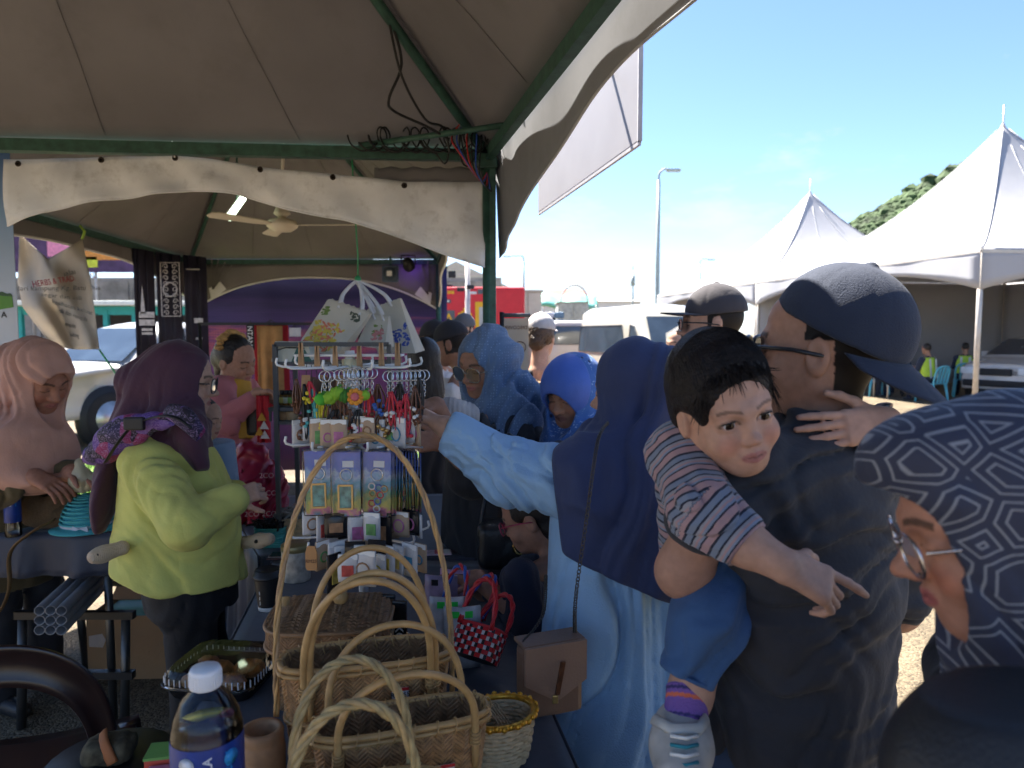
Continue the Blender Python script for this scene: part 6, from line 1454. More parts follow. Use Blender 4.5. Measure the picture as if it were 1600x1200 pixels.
 o = st.build('fringe', mat('brown_black_hair'), ho); o['kind'] = 'stuff'
 S = Sdf(.0042); arm = [rs, re_, rc]; S.chain([b(1085, 722, 1.21), rs], (.062, .054), k=.02); S.chain(arm, (.054, .047, .041), k=.025)
 arm2 = [ls, le, b(1388, 660, 1.18)]; S.chain(arm2, (.052, .045, .034), k=.025)
 S.loft([(b(1122, 890, 1.28), .105, .085, (1, .3, 0)), (b(1118, 800, 1.27), .105, .085, (1, .3, 0)), (b(1116, 735, 1.25), .10, .07, (1, .3, 0)), (b(1118, 712, 1.235), .05, .05, (1, .3, 0))], k=.03)
 S.disp(folds((.85, .1, .5), 30, 10, .008, 1.2)); S.cut(b(1168, 852, 1.02), (re_ - rc) * -1, k=.003); S.cap(b(1120, 715, 1.22), b(1128, 690, 1.19), .05, .05, k=.004, mode='s')
 sdf_obj('striped_top', S, stripe_material(), p, seg_coord([(arm, 0., 1.), (arm2, .1, 1.), ([b(1116, 712, 1.25), b(1122, 890, 1.28)], .2, 2.)]))
 S = Sdf(.005); kn, an_ = b(1106, 972, 1.13), b(1074, 1060, 1.12); S.chain([b(1128, 880, 1.22), kn, an_], (.062, .053, .040), k=.025); S.cap(b(1135, 890, 1.28), b(1165, 905, 1.42), .07, .07, k=.03); S.disp(folds((.9, 0, .3), 26, 6, .013, 2.)); S.cut(an_, (kn - an_) * -1, k=.003)
 jo = sdf_obj('jeans', S, cloth('girl_denim', (.045, .105, .23), rough=.9, weave=.35, wscale=1200), p)
 dn = (an_ - kn).normalized(); sd = dn.cross(Vector((0, 1, 0))).normalized()
 ring = [an_ - dn * .006 + (sd * math.cos(a) + sd.cross(dn) * math.sin(a)) * .0400 for a in np.linspace(0, 2 * PI, 25)[:-1]]; MB().tube([q - p.location for q in ring], .0035, n=6, closed=True).build('hem', mat('girl_denim'), jo)
 S = Sdf(.003); s0, s1, s2 = b(1074, 1072, 1.12), b(1072, 1112, 1.10), b(1068, 1142, 1.085); S.chain([s0, s1, s2], (.033, .031, .034), k=.01)
 def sockc(V):
  t = (V - npv(s0)) @ npv((s1 - s0).normalized()); c = np.tile(np.array((.22, .11, .36), np.float32), (len(V), 1))
  c[(t > .006) & (t < .011)] = (.05, .04, .14); c[(t > .017) & (t < .023)] = (.75, .17, .08); c[(t > .045) & (t < .049)] = (.05, .04, .14); return c
 S.cut(s0, (s1 - s0) * -1, k=.003); sdf_obj('sock', S, mat('ribbed_sock', attr='Col', rough=.9, var=.1, bump=.3, bscale=300), p, sockc)
 toe = b(1062, 1215, 1.02); heel = b(1058, 1130, 1.12); S = Sdf(.0035); up = (b(1068, 1142, 1.085) - heel)
 S.chain([heel + Vector((.0, 0, -.01)), b(1064, 1170, 1.07), toe], (.036, .041, .036), k=.02); S.cap(b(1068, 1135, 1.10), b(1066, 1165, 1.075), .040, .042, k=.02)
 S.cap(b(1072, 1108, 1.10), s2, .026, .027, k=.006, mode='s')
 so = sdf_obj('sneaker', S, mat('sneaker_upper', (.46, .43, .39), rough=.6, var=.15, vscale=25, dirt=.3), p)
 for k in range(4):
  q = b(1070, 1152 + k * 14, 1.030 - k * .008); MB().tube([q + Vector((-.020, .004, 0)) - p.location, q + Vector((0, -.006, .002)) - p.location, q + Vector((.020, .004, 0)) - p.location], .0028, n=6).build('lace', mat('lace_teal', (.02, .22, .28), rough=.6) if k % 2 else M_WHITEP, so)
 q = b(1070, 1140, 1.045); MB().tube([q + Vector((-.040, .03, 0)) - p.location, q + Vector((-.02, -.002, .002)) - p.location, q + Vector((.02, -.002, .002)) - p.location, q + Vector((.04, .03, 0)) - p.location], .009, n=8, flat=.5).build('strap', mat('sneaker_strap', (.5, .48, .44), rough=.5), so)
 S = Sdf(.005); S.chain([heel + Vector((-.014, .022, -.01)), b(1060, 1170, 1.10), toe + Vector((0, .03, -.01))], (.034, .038, .034), k=.02); sdf_obj('sole', S, mat('sneaker_sole', (.35, .10, .07), rough=.7), so)
girl()
def maze_material():
 m = cloth('maze_print', (.028, .033, .062), rough=.75); N, L = m.node_tree.nodes, m.node_tree.links; b_, src = colsrc(m); tc = N.new('ShaderNodeTexCoord')
 mp = N.new('ShaderNodeMapping'); mp.inputs['Rotation'].default_value = (0, R(38), 0); mp.inputs['Scale'].default_value = (1, .25, 1); L.new(tc.outputs['Object'], mp.inputs[0])
 outs = []; v = N.new('ShaderNodeTexVoronoi'); v.feature = 'DISTANCE_TO_EDGE'; v.inputs['Scale'].default_value = 21; v.inputs['Randomness'].default_value = .75; L.new(mp.outputs[0], v.inputs['Vector'])
 for th in (.075, .21):
  s2 = N.new('ShaderNodeMath'); s2.operation = 'SUBTRACT'; s2.inputs[1].default_value = th; L.new(v.outputs['Distance'], s2.inputs[0]); ab = N.new('ShaderNodeMath'); ab.operation = 'ABSOLUTE'; L.new(s2.outputs[0], ab.inputs[0])
  mr = N.new('ShaderNodeMapRange'); mr.inputs[1].default_value = .020; mr.inputs[2].default_value = .012; L.new(ab.outputs[0], mr.inputs[0]); outs.append(mr)
 mxm = N.new('ShaderNodeMath'); mxm.operation = 'MAXIMUM'; L.new(outs[0].outputs[0], mxm.inputs[0]); L.new(outs[1].outputs[0], mxm.inputs[1])
 ml = N.new('ShaderNodeMath'); ml.operation = 'MULTIPLY'; ml.inputs[1].default_value = .8; L.new(mxm.outputs[0], ml.inputs[0])
 mx = N.new('ShaderNodeMix'); mx.data_type = 'RGBA'; mx.inputs[7].default_value = (.26, .27, .30, 1); L.new(ml.outputs[0], mx.inputs[0]); L.new(src, mx.inputs[6]); L.new(mx.outputs[2], b_.inputs['Base Color'])
 return m
def maze_woman():
 d = .72; yaw = 74; H = Head(at(1570, 812, d), yaw, -17, 0, .98); x, f = yawx(yaw), yawf(yaw); b = lambda px, py, dd=d: at(px, py, dd)
 base = b(1585, 1000, .76); p = person('woman in dark headscarf printed with grey maze lines, spectacles, nearest right', base)
 S = head_sdf(H, .003, eyes='shut')
 sh = b(1632, 1130, .77)
 for s_ in (-1, 1): arm_core(S, H, [sh + x * s_ * .17, sh + x * s_ * .21 + Vector((0, 0, -.28)), sh + x * s_ * .15 + f * .18 + Vector((0, 0, -.40))], .032); hand(S, sh + x * s_ * .15 + f * .18 + Vector((0, 0, -.40)), f - x * s_ * .3, Vector((0, 0, -1)), .95, (.4, .45, .5, .5), side=-s_)
 sdf_obj('body', S, M_SKIN, p, head_colours(H, (.42, .20, .13), eyes='shut', lip=(.34, .09, .09), blush=.3))
 spectacles(H, p, mat('silver_frame', (.55, .5, .5), rough=.25, metal=1.), r=.0019, w=.029, hh=.021, y0=.103, z=-.006, arms=False)
 S = hijab_sdf(H, .0042, [(b(1605, 990, .74), .080, .075, x), (b(1625, 1045, .76), .11, .085, x), (b(1635, 1100, .77), .15, .095, x)], .004, bun=.03, opening=(.062, .090), loose=1.0)
 for x_ in (-1, 1): H.cap(S, (0, .106, .074), (x_ * .066, .050, .046), .010, .010, k=.022); H.ell(S, (0, .055, .092), (.055, .055, .03), k=.03)
 open_face(H, S, (.062, .088), -.032); sdf_obj('headscarf', S, maze_material(), p)
 S = Sdf(.006); S.loft([(sh + Vector((0, 0, -.62)), .19, .15, x), (sh + Vector((0, 0, -.3)), .18, .14, x), (sh + Vector((0, 0, -.06)), .185, .125, x), (sh + Vector((0, 0, .03)), .12, .09, x)], k=.05)
 for s_ in (-1, 1): S.chain([sh + x * s_ * .165 + Vector((0, 0, -.03)), sh + x * s_ * .21 + Vector((0, 0, -.28)), sh + x * s_ * .155 + f * .16 + Vector((0, 0, -.39))], (.075, .06, .045), k=.04)
 S.disp(folds((-.2, 0, 1), 18, 4, .012, 5.)); m = cloth('black_windcheater', (.012, .012, .014), rough=.6)
 sdf_obj('jacket', S, m, p); M2 = mat('white_print', (.42, .41, .40), rough=.6, var=.15)
 lower_body(p, base, yaw, .74, cloth('black_skirt', (.012, .012, .014)), name='skirt', skirt=True, w=.18, dpt=.16)
 q = thing('backpack', 'black backpack with a pale swoosh print on the patterned-scarf woman', 'backpack', b(1540, 1150, .56)); S = Sdf(.006)
 c = Vector(q.location); S.loft([(c + Vector((.03, .0, -.14)), .10, .075, (1, .15, 0)), (c + Vector((.02, 0, -.02)), .10, .075, (1, .15, 0)), (c + Vector((.02, .0, .035)), .07, .05, (1, .15, 0))], k=.03); sdf_obj('pack_body', S, mat('pack_nylon', (.012, .012, .014), rough=.5, bump=.2, bscale=300), q)
 g = MB(); Mz = basis((1, .15, 0), (0, -.1, 1)).to_3x3()
 sw = [(-.085, .006), (-.06, .030), (-.03, .034), (.06, .032), (-.02, .022), (-.055, .010), (-.065, -.004), (-.06, -.020), (-.075, -.012)]
 g.prism(sw, .004, M=Mz, c=Vector((.02, -.074, -.04))); g.build('printed_swoosh', M2, q)
 g = MB(); g.prism([(-.03, -.012), (.0, .012), (.03, .014), (.05, .004), (.07, .012), (.07, -.01), (.02, -.016)], .004, M=Mz, c=Vector((.03, -.075, -.035))); g.build('printed_script', M2, q)
maze_woman()
def officer(label, loc, yaw, shirtm, vestm=None, reach=.25):
 x, f = yawx(yaw), yawf(yaw); b0 = Vector((loc[0], loc[1], 0)); p = person(label, b0, 'officers seated under the tent'); hip = b0 + Vector((0, 0, .50)); ch = hip + Vector((0, 0, .40)) + f * .05
 H = Head(ch + Vector((0, 0, .33)) + f * .04, yaw, -8, 0, 1.03); S = head_sdf(H, .008, eyes='shut')
 for s_ in (-1, 1):
  e = ch + x * s_ * .24 + Vector((0, 0, -.18)) + f * .08; w_ = ch + x * s_ * .12 + f * (.22 + reach) + Vector((0, 0, -.12)); arm_core(S, H, [ch + x * s_ * .19 + Vector((0, 0, .07)), e, w_], .040); hand(S, w_, f, Vector((0, 0, -1)), 1., (.4, .4, .4, .4), side=-s_)
 sdf_obj('body', S, M_SKIN, p, head_colours(H, (.33, .18, .12), eyes='shut'))
 Hh = Sdf(.009); H.ell(Hh, (0, -.022, .036), (.082, .100, .094)); H.ell(Hh, (0, .11, -.045), (.075, .10, .10), k=.008, mode='s'); sdf_obj('hair', Hh, M_HAIR, p)
 S = Sdf(.012); S.loft([(hip, .17, .13, x), (ch, .19, .13, x), (ch + Vector((0, 0, .10)), .18, .11, x), (ch + Vector((0, 0, .17)), .08, .07, x)], k=.04)
 for s_ in (-1, 1): S.chain([ch + x * s_ * .18 + Vector((0, 0, .07)), ch + x * s_ * .24 + Vector((0, 0, -.17)) + f * .07], (.075, .06), k=.03)
 sdf_obj('shirt', S, shirtm, p)
 if vestm:
  V_ = Sdf(.012); V_.loft([(hip + Vector((0, 0, .08)), .182, .142, x), (ch, .20, .142, x), (ch + Vector((0, 0, .12)), .17, .115, x)], k=.03); sdf_obj('vest', V_, vestm, p)
  for s_ in (-1, 1): MB().bar(hip + Vector((0, 0, .06)) - f * .148 + x * s_ * .09 - p.location, ch + Vector((0, 0, .10)) - f * .15 + x * s_ * .09 - p.location, .05, .008, up=f).build('vest_band', mat('reflective_band', (.5, .52, .5), rough=.3), p)
 S = Sdf(.012)
 for s_ in (-1, 1): S.chain([hip + x * s_ * .09, hip + x * s_ * .12 + f * .42 + Vector((0, 0, .0)), b0 + x * s_ * .12 + f * .40 + Vector((0, 0, .06))], (.10, .075, .055), k=.03)
 sdf_obj('trousers', S, mat('officer_navy', (.014, .018, .035), rough=.9), p)
 for s_ in (-1, 1): S = Sdf(.012); shoe(S, b0 + x * s_ * .12 + f * .40, f); sdf_obj('shoe', S, mat('dark_shoe', (.02, .02, .022), rough=.5), p)
navy_u = cloth('officer_shirt', (.022, .030, .055)); lime = mat('lime_vest', (.42, .62, .05), rough=.6, var=.1)
officer('officer in lime vest sitting on the blue chair before the table', CH[0] + Vector((-.03, .10, 0)), 20, navy_u, lime)
officer('officer in navy shirt at the table, facing us with arms folded on it', CH[0] + Vector((-.55, 1.75, 0)), -165, navy_u)
officer('officer in lime vest behind the tent pole', CH[1] + Vector((.05, .08, 0)), -28, navy_u, lime)
officer('officer at the far side of the table behind the lime vest', CH[0] + Vector((.35, 2.1, 0)), 150, navy_u)
# ================================================================== stall tables
M_NAVY = mat('navy_tablecloth', (.028, .032, .052), rough=.55, var=.15, vscale=4, bump=.08, bscale=30, sheen=.2)
M_STEEL = mat('table_steel', (.10, .10, .10), rough=.4, metal=.8)
TZ = .80
def cloth_table(label, quad, z, drop, legs=True, hem=.012):
 q = [Vector((x, y, 0)) for x, y in quad]; c = sum(q, Vector()) / 4; t = thing('stall_table', label, 'table', (c.x, c.y, 0), 0, 'stall tables')
 q = [v - c for v in q]
 g = MB(); n = 4; top = [v * .995 for v in q]; g.add([(v.x, v.y, z - .006) for v in top] + [(v.x, v.y, z - .035) for v in top], [(0, 1, 2, 3), (7, 6, 5, 4)] + [(i, i + 4, (i + 1) % 4 + 4, (i + 1) % 4) for i in range(4)]); g.build('table_top', mat('table_ply', (.35, .26, .17), rough=.6), t)
 g = MB(); g.grid(lambda u, v: (q[0].lerp(q[1], u)).lerp(q[3].lerp(q[2], u), v) + Vector((0, 0, z + .0012 * math.sin(u * 19 + v * 7))), 24, 24, thick=.003)
 for i in range(4):
  a, b = q[i], q[(i + 1) % 4]; o = Vector(((b - a).y, -(b - a).x, 0)).normalized()
  if o.dot((a + b) / 2) < 0: o = -o
  L_ = (b - a).length
  def fn(u, v, a=a, b=b, o=o, L_=L_): return a.lerp(b, u) + o * (.004 + v * (.016 + .020 * math.sin(u * L_ * 26 + i) + .010 * math.sin(u * L_ * 61 + 2))) + Vector((0, 0, z - drop * v))
  g.grid(fn, int(L_ * 40) + 8, 6, thick=.003)
 g.build('tablecloth', M_NAVY, t)
 for v in q: MB().cyl((v.x * .9, v.y * .9, 0), (v.x * .9, v.y * .9, z - .03), .016, n=10).build('leg', M_STEEL, t)
 return t
cloth_table('near stall table under navy cloth covered with baskets and crafts', [(-.56, .80), (.20, .80), (-.10, 2.45), (-.84, 2.45)], TZ, .60)
cloth_table('far stall table under navy cloth carrying the red bag', [(-.90, 2.49), (-.12, 2.49), (-.30, 3.50), (-1.42, 3.45)], TZ, .55)
cloth_table('left stall table under navy cloth behind the woman in lime', [(-2.75, 2.78), (-1.58, 2.80), (-1.64, 3.35), (-2.85, 3.32)], TZ, .17)
# ================================================================== woven baskets
M_BAMB = mat('rattan_cane', (.46, .27, .10), rough=.45, var=.25, vscale=28, bump=.15, bscale=90, coat=.15)
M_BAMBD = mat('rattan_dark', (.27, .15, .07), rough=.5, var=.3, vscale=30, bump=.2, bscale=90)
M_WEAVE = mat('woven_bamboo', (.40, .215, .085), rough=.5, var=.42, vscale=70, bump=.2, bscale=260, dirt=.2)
M_WEAVED = mat('woven_bamboo_dark', (.25, .135, .06), rough=.55, var=.45, vscale=70, bump=.2, bscale=260, dirt=.25)  # darker weave tone, also used for basket shells and insides
M_PALE = mat('pale_splint', (.55, .42, .25), rough=.55, var=.2, vscale=60)
def sup(t, a, b, e=3.2):
 c, s_ = math.cos(t), math.sin(t); return a * abs(c) ** (2 / e) * (1 if c >= 0 else -1), b * abs(s_) ** (2 / e) * (1 if s_ >= 0 else -1)
def loop_tab(a, b, e=3.2, n=400):
 P = [Vector((*sup(2 * PI * i / n, a, b, e), 0)) for i in range(n + 1)]; L_ = [0.]
 for i in range(n): L_.append(L_[-1] + (P[i + 1] - P[i]).length)
 def f(u):
  s_ = (u % 1.) * L_[-1]; i = int(np.searchsorted(L_, s_, 'right')) - 1; i = min(i, n - 1); t = (s_ - L_[i]) / max(L_[i + 1] - L_[i], 1e-9); return P[i].lerp(P[i + 1], t)
 return f, L_[-1]
def weave_wall(g, f, per, H, taper, z0, inside, cell=.0085, band=None, jit=.0006, rnd=None):
 nc = int(per / cell) // 4 * 4; nr = int(H / cell * 1.15)
 def P(u, v, o):
  p = f(u); k = taper + (1 - taper) * v; p2 = f(u + .003) ; t = (p2 - p).normalized(); n = Vector((t.y, -t.x, 0)); return Vector((p.x * k, p.y * k, z0 + H * v)) + n * o * (1 if not inside else -1)
 for j in range(nr):
  for i in range(nc):
   s_ = 1 if (i // 2 + (j // 1) * 0) % 2 == 0 else -1
   if band and band[0] <= j < band[1]: continue
   u, v = (i + .5 + rnd.uniform(-.08, .08)) / nc, (j + .5) / nr; du, dv = .78 / nc, .80 / nr; w = .42
   o = .0016 + rnd.uniform(-jit, jit)
   a = P(u - du, v - s_ * dv - dv * w, .0002); b = P(u - du, v - s_ * dv + dv * w, .0002); c = P(u + du, v + s_ * dv + dv * w, .0002); d = P(u + du, v + s_ * dv - dv * w, .0002)
   m1 = P(u - du * .25, v - s_ * dv * .25, o); m2 = P(u + du * .25, v + s_ * dv * .25, o)
   g.add([a, b, c, d, m1, m2], [(0, 4, 1), (1, 4, 5, 2), (2, 5, 3), (3, 5, 4, 0)])
def basket(label, loc, rz, a, b, H, mw, taper=.86, seed=1, cell=.0085, rim=.0055, group='woven handbag baskets', mid=None, lashes=22):
 t = thing('woven_basket', label, 'basket', loc, rz, group); rnd = random.Random(seed); f, per = loop_tab(a, b)
 N_ = 64
 def shell(off, z0, z1, k0, k1):
  return lambda u, v: (lambda p, k: Vector((p.x * k * (1 - off / a), p.y * k * (1 - off / b), z0 + (z1 - z0) * v)))(f(u), k0 + (k1 - k0) * v)
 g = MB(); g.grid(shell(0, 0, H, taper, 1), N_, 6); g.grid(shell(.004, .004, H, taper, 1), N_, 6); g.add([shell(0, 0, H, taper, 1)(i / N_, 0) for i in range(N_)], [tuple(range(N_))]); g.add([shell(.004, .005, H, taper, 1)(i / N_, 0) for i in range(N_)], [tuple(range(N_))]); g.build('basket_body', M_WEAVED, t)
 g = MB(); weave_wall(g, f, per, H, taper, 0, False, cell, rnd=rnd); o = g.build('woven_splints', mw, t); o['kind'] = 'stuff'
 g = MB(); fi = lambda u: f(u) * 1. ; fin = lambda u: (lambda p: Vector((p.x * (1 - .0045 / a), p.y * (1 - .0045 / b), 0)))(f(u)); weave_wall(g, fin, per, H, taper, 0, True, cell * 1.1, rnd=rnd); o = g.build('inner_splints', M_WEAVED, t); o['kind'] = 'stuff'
 ro = MB().tube([f(i / 72) + Vector((0, 0, H)) for i in range(72)], rim, n=8, closed=True).build('rim', M_BAMB, t)
 MB().tube([f(i / 72) * 1.022 + Vector((0, 0, H - rim * 1.9)) for i in range(72)], rim * .75, n=8, closed=True).build('rim', M_BAMB, t)
 for k in range(lashes):
  u = (k + rnd.uniform(-.15, .15)) / lashes; p = f(u); tn = (f(u + .004) - p).normalized(); n = Vector((tn.y, -tn.x, 0)); c = p * 1.01 + Vector((0, 0, H - rim * .8)); ring = [c + n * (rim * 1.65) * math.cos(q) + Vector((0, 0, rim * 2.2)) * math.sin(q) + tn * .003 * math.sin(q) for q in np.linspace(0, 2 * PI, 11)[:-1]]
  MB().tube(ring, .0013, n=5, closed=True).build('lashing', M_BAMB, ro)
 for zz in (mid or []): MB().tube([f(i / 60) * (taper + (1 - taper) * zz / H) * 1.018 + Vector((0, 0, zz)) for i in range(60)], .0042, n=6, closed=True).build('belt', M_BAMB, t)
 return t, f
def handle(t, p0, p1, up, r, m, name='handle', braid=False, wrap=True, flatten=.8):
 pts = arc(p0, p1, up, 32, flatten); a0, a1 = Vector(p0) - Vector((0, 0, .07)), Vector(p1) - Vector((0, 0, .07)); pts = [a0, Vector(p0) - Vector((0, 0, .03))] + pts + [Vector(p1) - Vector((0, 0, .03)), a1]
 pts = smoothpts(pts, 2)
 if braid:
  o = None
  for ph in (0, 2.09, 4.19):
   q = []
   for i, p in enumerate(pts):
    tt = (pts[min(i + 1, len(pts) - 1)] - pts[max(i - 1, 0)]).normalized(); x_ = tt.cross(Vector((0, 1, .1))).normalized(); y_ = tt.cross(x_); an_ = ph + i * (.95 if braid is True else braid); q.append(p + (x_ * math.cos(an_) + y_ * math.sin(an_)) * r * .55)
   ob = MB().tube(q, r * .62, n=6).build(name if o is None else 'strand', m if ph < 3 else (braid_alt.get(m.name, m)), t if o is None else o); o = o or ob
 else: o = MB().tube(pts, r, n=10).build(name, m, t)
 if wrap:
  for p in (Vector(p0), Vector(p1)):
   for k in range(4): MB().tube([p + Vector((r * 1.35 * math.cos(q), r * 1.35 * math.sin(q), -.012 - k * .006 + .002 * math.sin(q))) for q in np.linspace(0, 2 * PI, 11)[:-1]], .0016, n=5, closed=True).build('binding', M_BAMB, o)
 return o
braid_alt = {}
def sticker(t, pos, x, y, txt, w=.030, h=.021):
 M4 = Matrix.Translation(Vector(pos)) @ basis(x, y)
 o = MB().box((0, 0, 0), (w, h, .0006)).build('price_sticker', mat('sticker_white', (.72, .70, .68), rough=.5), t); o.matrix_local = M4
 MB().box((0, h * .36, .0006), (w, h * .28, .0005)).build('red_band', mat('sticker_red', (.60, .03, .03), rough=.5), o)
 tm = put('price', text_mesh(txt, h * .62, ext=.0002, bold=True), mat('pen_ink', (.02, .02, .03), rough=.6), o); tm.location = (0, -h * .15, .0010)
p = atz(628, 1118, .975); rz = .30
t, f = basket('nearest woven handbag basket with red-edged price sticker, two thin arched handles', (p.x, p.y, TZ + .002), rz, .142, .047, .172, M_WEAVE, seed=3, mid=(.05,))
handle(t, (-.105, -.046, .165), (.112, -.046, .165), (0, -.005, .10), .0062, M_BAMB); handle(t, (-.115, .046, .165), (.112, .046, .165), (0, .02, .135), .0062, M_BAMB)
sticker(t, (.062, -.0495, .098), (1, 0, .0), (0, -.12, 1), 'RM 65'); MB().lathe([(.001, .014), (.010, .010), (.013, 0), (.010, -.008)], (.004, -.050, .11), n=14, M=Matrix.Rotation(PI / 2, 3, 'X')).build('toggle', M_BAMB, t)
p = atz(573, 1020, 1.02)
t, f = basket('larger woven handbag basket in the middle with thick double rattan handles', (p.x, p.y, TZ + .002), .24, .150, .055, .217, M_WEAVE, seed=5, mid=(.055, .12))
for y_ in (-.057, .057): handle(t, (-.098, y_, .205), (.118, y_, .205), (0, y_ * .3, .185), .0062, M_BAMB);
handle(t, (-.108, -.057, .205), (.108, -.064, .205), (0, -.03, .178), .0062, M_BAMB)
braid_alt['rattan_cane'] = mat('rattan_rope', (.36, .22, .11), rough=.6, var=.3, vscale=50)
handle(t, (-.158, .0, .19), (.156, .0, .19), (0, .05, .42), .0052, M_BAMB, name='tall_handle', braid=.8, wrap=False, flatten=.92)
sticker(t, (.055, -.0585, .165), (1, 0, 0), (0, -.12, 1), 'RM 65'); MB().lathe([(.001, .016), (.011, .012), (.014, 0), (.010, -.008)], (-.008, -.060, .135), n=14, M=Matrix.Rotation(PI / 2, 3, 'X')).build('toggle', M_BAMB, t)
p = atz(560, 1240, .955)
t, f = basket('woven basket at the bottom edge with green-tinged twisted handles', (p.x, p.y, TZ + .002), .25, .118, .045, .152, M_WEAVE, seed=8)
braid_alt['straw_green'] = mat('straw_tan', (.42, .28, .12), rough=.6, var=.3, vscale=50); MG = mat('straw_green', (.36, .26, .115), rough=.6, var=.35, vscale=50)
for y_ in (-.042, .052): handle(t, (-.092, y_, .14), (.080, y_, .14), (0, y_ * .4, .175), .0068, MG, braid=.42, wrap=False)
p = atz(518, 950, .99); t, f = basket('dark lidded woven box basket with a knob and pale zigzag band', (p.x, p.y, TZ + .03), .10, .125, .105, .145, M_WEAVED, taper=.93, seed=9, lashes=0)
t.location.z = TZ + .002; per = loop_tab(.125, .105)[1]
g = MB(); fl, pl = loop_tab(.132, .112, 3.6)
g.grid(lambda u, v: (lambda q: Vector((q.x, q.y, .132 + .045 * v)))(fl(u)), 64, 2); g.grid(lambda u, v: (lambda q: Vector((q.x * (1 - v), q.y * (1 - v), .177 + .022 * (1 - (1 - v) ** 2))))(fl(u)), 64, 8); lo_ = g.build('lid', M_WEAVED, t)
g = MB(); rnd = random.Random(2); weave_wall(g, fl, pl, .045, 1., .132, False, .0085, rnd=rnd)
for i in range(26):
 for j in range(22):
  x_, y_ = -.125 + i * .0098, -.105 + j * .0098
  if abs(x_ / .130) ** 3.6 + abs(y_ / .110) ** 3.6 > .93: continue
  s_ = 1 if (i // 2) % 2 == 0 else -1; r_ = max(abs(x_ / .132), abs(y_ / .112)); z_ = .1775 + .022 * (1 - r_ ** 2) + .0012
  d1, d2 = Vector((.0058, s_ * .0058, 0)), Vector((-s_ * .0018, .0018, 0)); c_ = Vector((x_, y_, z_)); g.add([c_ - d1 - d2 - Vector((0, 0, .0012)), c_ + d1 - d2 - Vector((0, 0, .0012)), c_ + d1 + d2 - Vector((0, 0, .0012)), c_ - d1 + d2 - Vector((0, 0, .0012)), c_ - d1 * .3 + Vector((0, 0, .001)), c_ + d1 * .3 + Vector((0, 0, .001))], [(0, 1, 5, 4), (1, 2, 5), (2, 3, 4, 5), (3, 0, 4)])
o = g.build('lid_splints', M_WEAVED, lo_); o['kind'] = 'stuff'
for zz in (.134, .176): MB().tube([fl(i / 60) * 1.012 + Vector((0, 0, zz)) for i in range(60)], .0048, n=7, closed=True).build('lid_rim', M_BAMBD, lo_)
MB().lathe([(.008, .195), (.014, .202), (.018, .212), (.015, .222), (.006, .227), (.0005, .228)], (.02, .0, 0), n=16).build('knob', M_BAMB, lo_)
for k in range(52):
 u = k / 52; q = fl(u); tn = (fl(u + .004) - q).normalized(); s_ = 1 if k % 2 else -1
 MB().bar(q * 1.004 + Vector((0, 0, .104 - .007)) - tn * .006, q * 1.004 + Vector((0, 0, .104 + .007)) + tn * .006, .006, .002, up=Vector((tn.y, -tn.x, 0))).build('pale_splint', M_PALE, t)
p = atz(790, 1120, .885); t = thing('wicker_bowl', 'small white wicker basket with gold sequin trim at the table edge', 'basket', (p.x - .012, p.y, TZ + .002), .5)
g = MB(); rows = 11
for j in range(rows):
 z_ = .006 + j * .0078; k = .72 + .28 * math.sqrt(z_ / .088); pts = []
 for i in range(96):
  a = 2 * PI * i / 96; pts.append((.066 * k * math.cos(a) * (1 + .025 * (1 if (i // 3 + j) % 2 else -1)), .054 * k * math.sin(a) * (1 + .03 * (1 if (i // 3 + j) % 2 else -1)), z_))
 g.tube(pts, .0043, n=6, closed=True)
o = g.build('wicker_coils', M_PALE, t); o['kind'] = 'stuff'
for i in range(32):
 a = 2 * PI * i / 32; MB().tube([(.066 * k_ * math.cos(a), .054 * k_ * math.sin(a), z_) for z_, k_ in ((.002, .72), (.02, .86), (.05, .94), (.088, 1.0))], .0024, n=5).build('stake', M_PALE, t)
MB().lathe([(0.0, .0), (.04, .0), (.043, .004), (0, .004)], n=20).build('base', M_PALE, t)
M_GOLD = mat('gold_sequin', (.60, .30, .03), rough=.3, metal=.6, var=.4, vscale=120)
ri = MB().tube([(.068 * math.cos(a), .056 * math.sin(a), .092) for a in np.linspace(0, 2 * PI, 49)[:-1]], .006, n=7, closed=True).build('trim_band', M_GOLD, t)
for i in range(34):
 a = 2 * PI * i / 34; MB().lathe([(.0005, .004), (.005, .003), (.0062, 0), (.004, -.002)], (.0735 * math.cos(a), .061 * math.sin(a), .092 + .003 * (i % 2)), n=8, M=Matrix.Rotation(a, 3, 'Z') @ Matrix.Rotation(PI / 2, 3, 'Y')).build('sequin', M_GOLD, ri)
for k in range(5): MB().tube([(.01 + k * .006, -.02, .03), (.0 + k * .008, .01, .07 - k * .004), (-.01 + k * .006, .04, .088)], .0014, n=5).build('loose_splint', M_PALE, t)
M_RED = mat('red_strip', (.55, .02, .025), rough=.35, var=.1); M_WHT = mat('white_strip', (.62, .60, .60), rough=.4); M_BLU = mat('blue_strip', (.03, .10, .42), rough=.35); M_BLK = mat('black_strip', (.012, .012, .014), rough=.4)
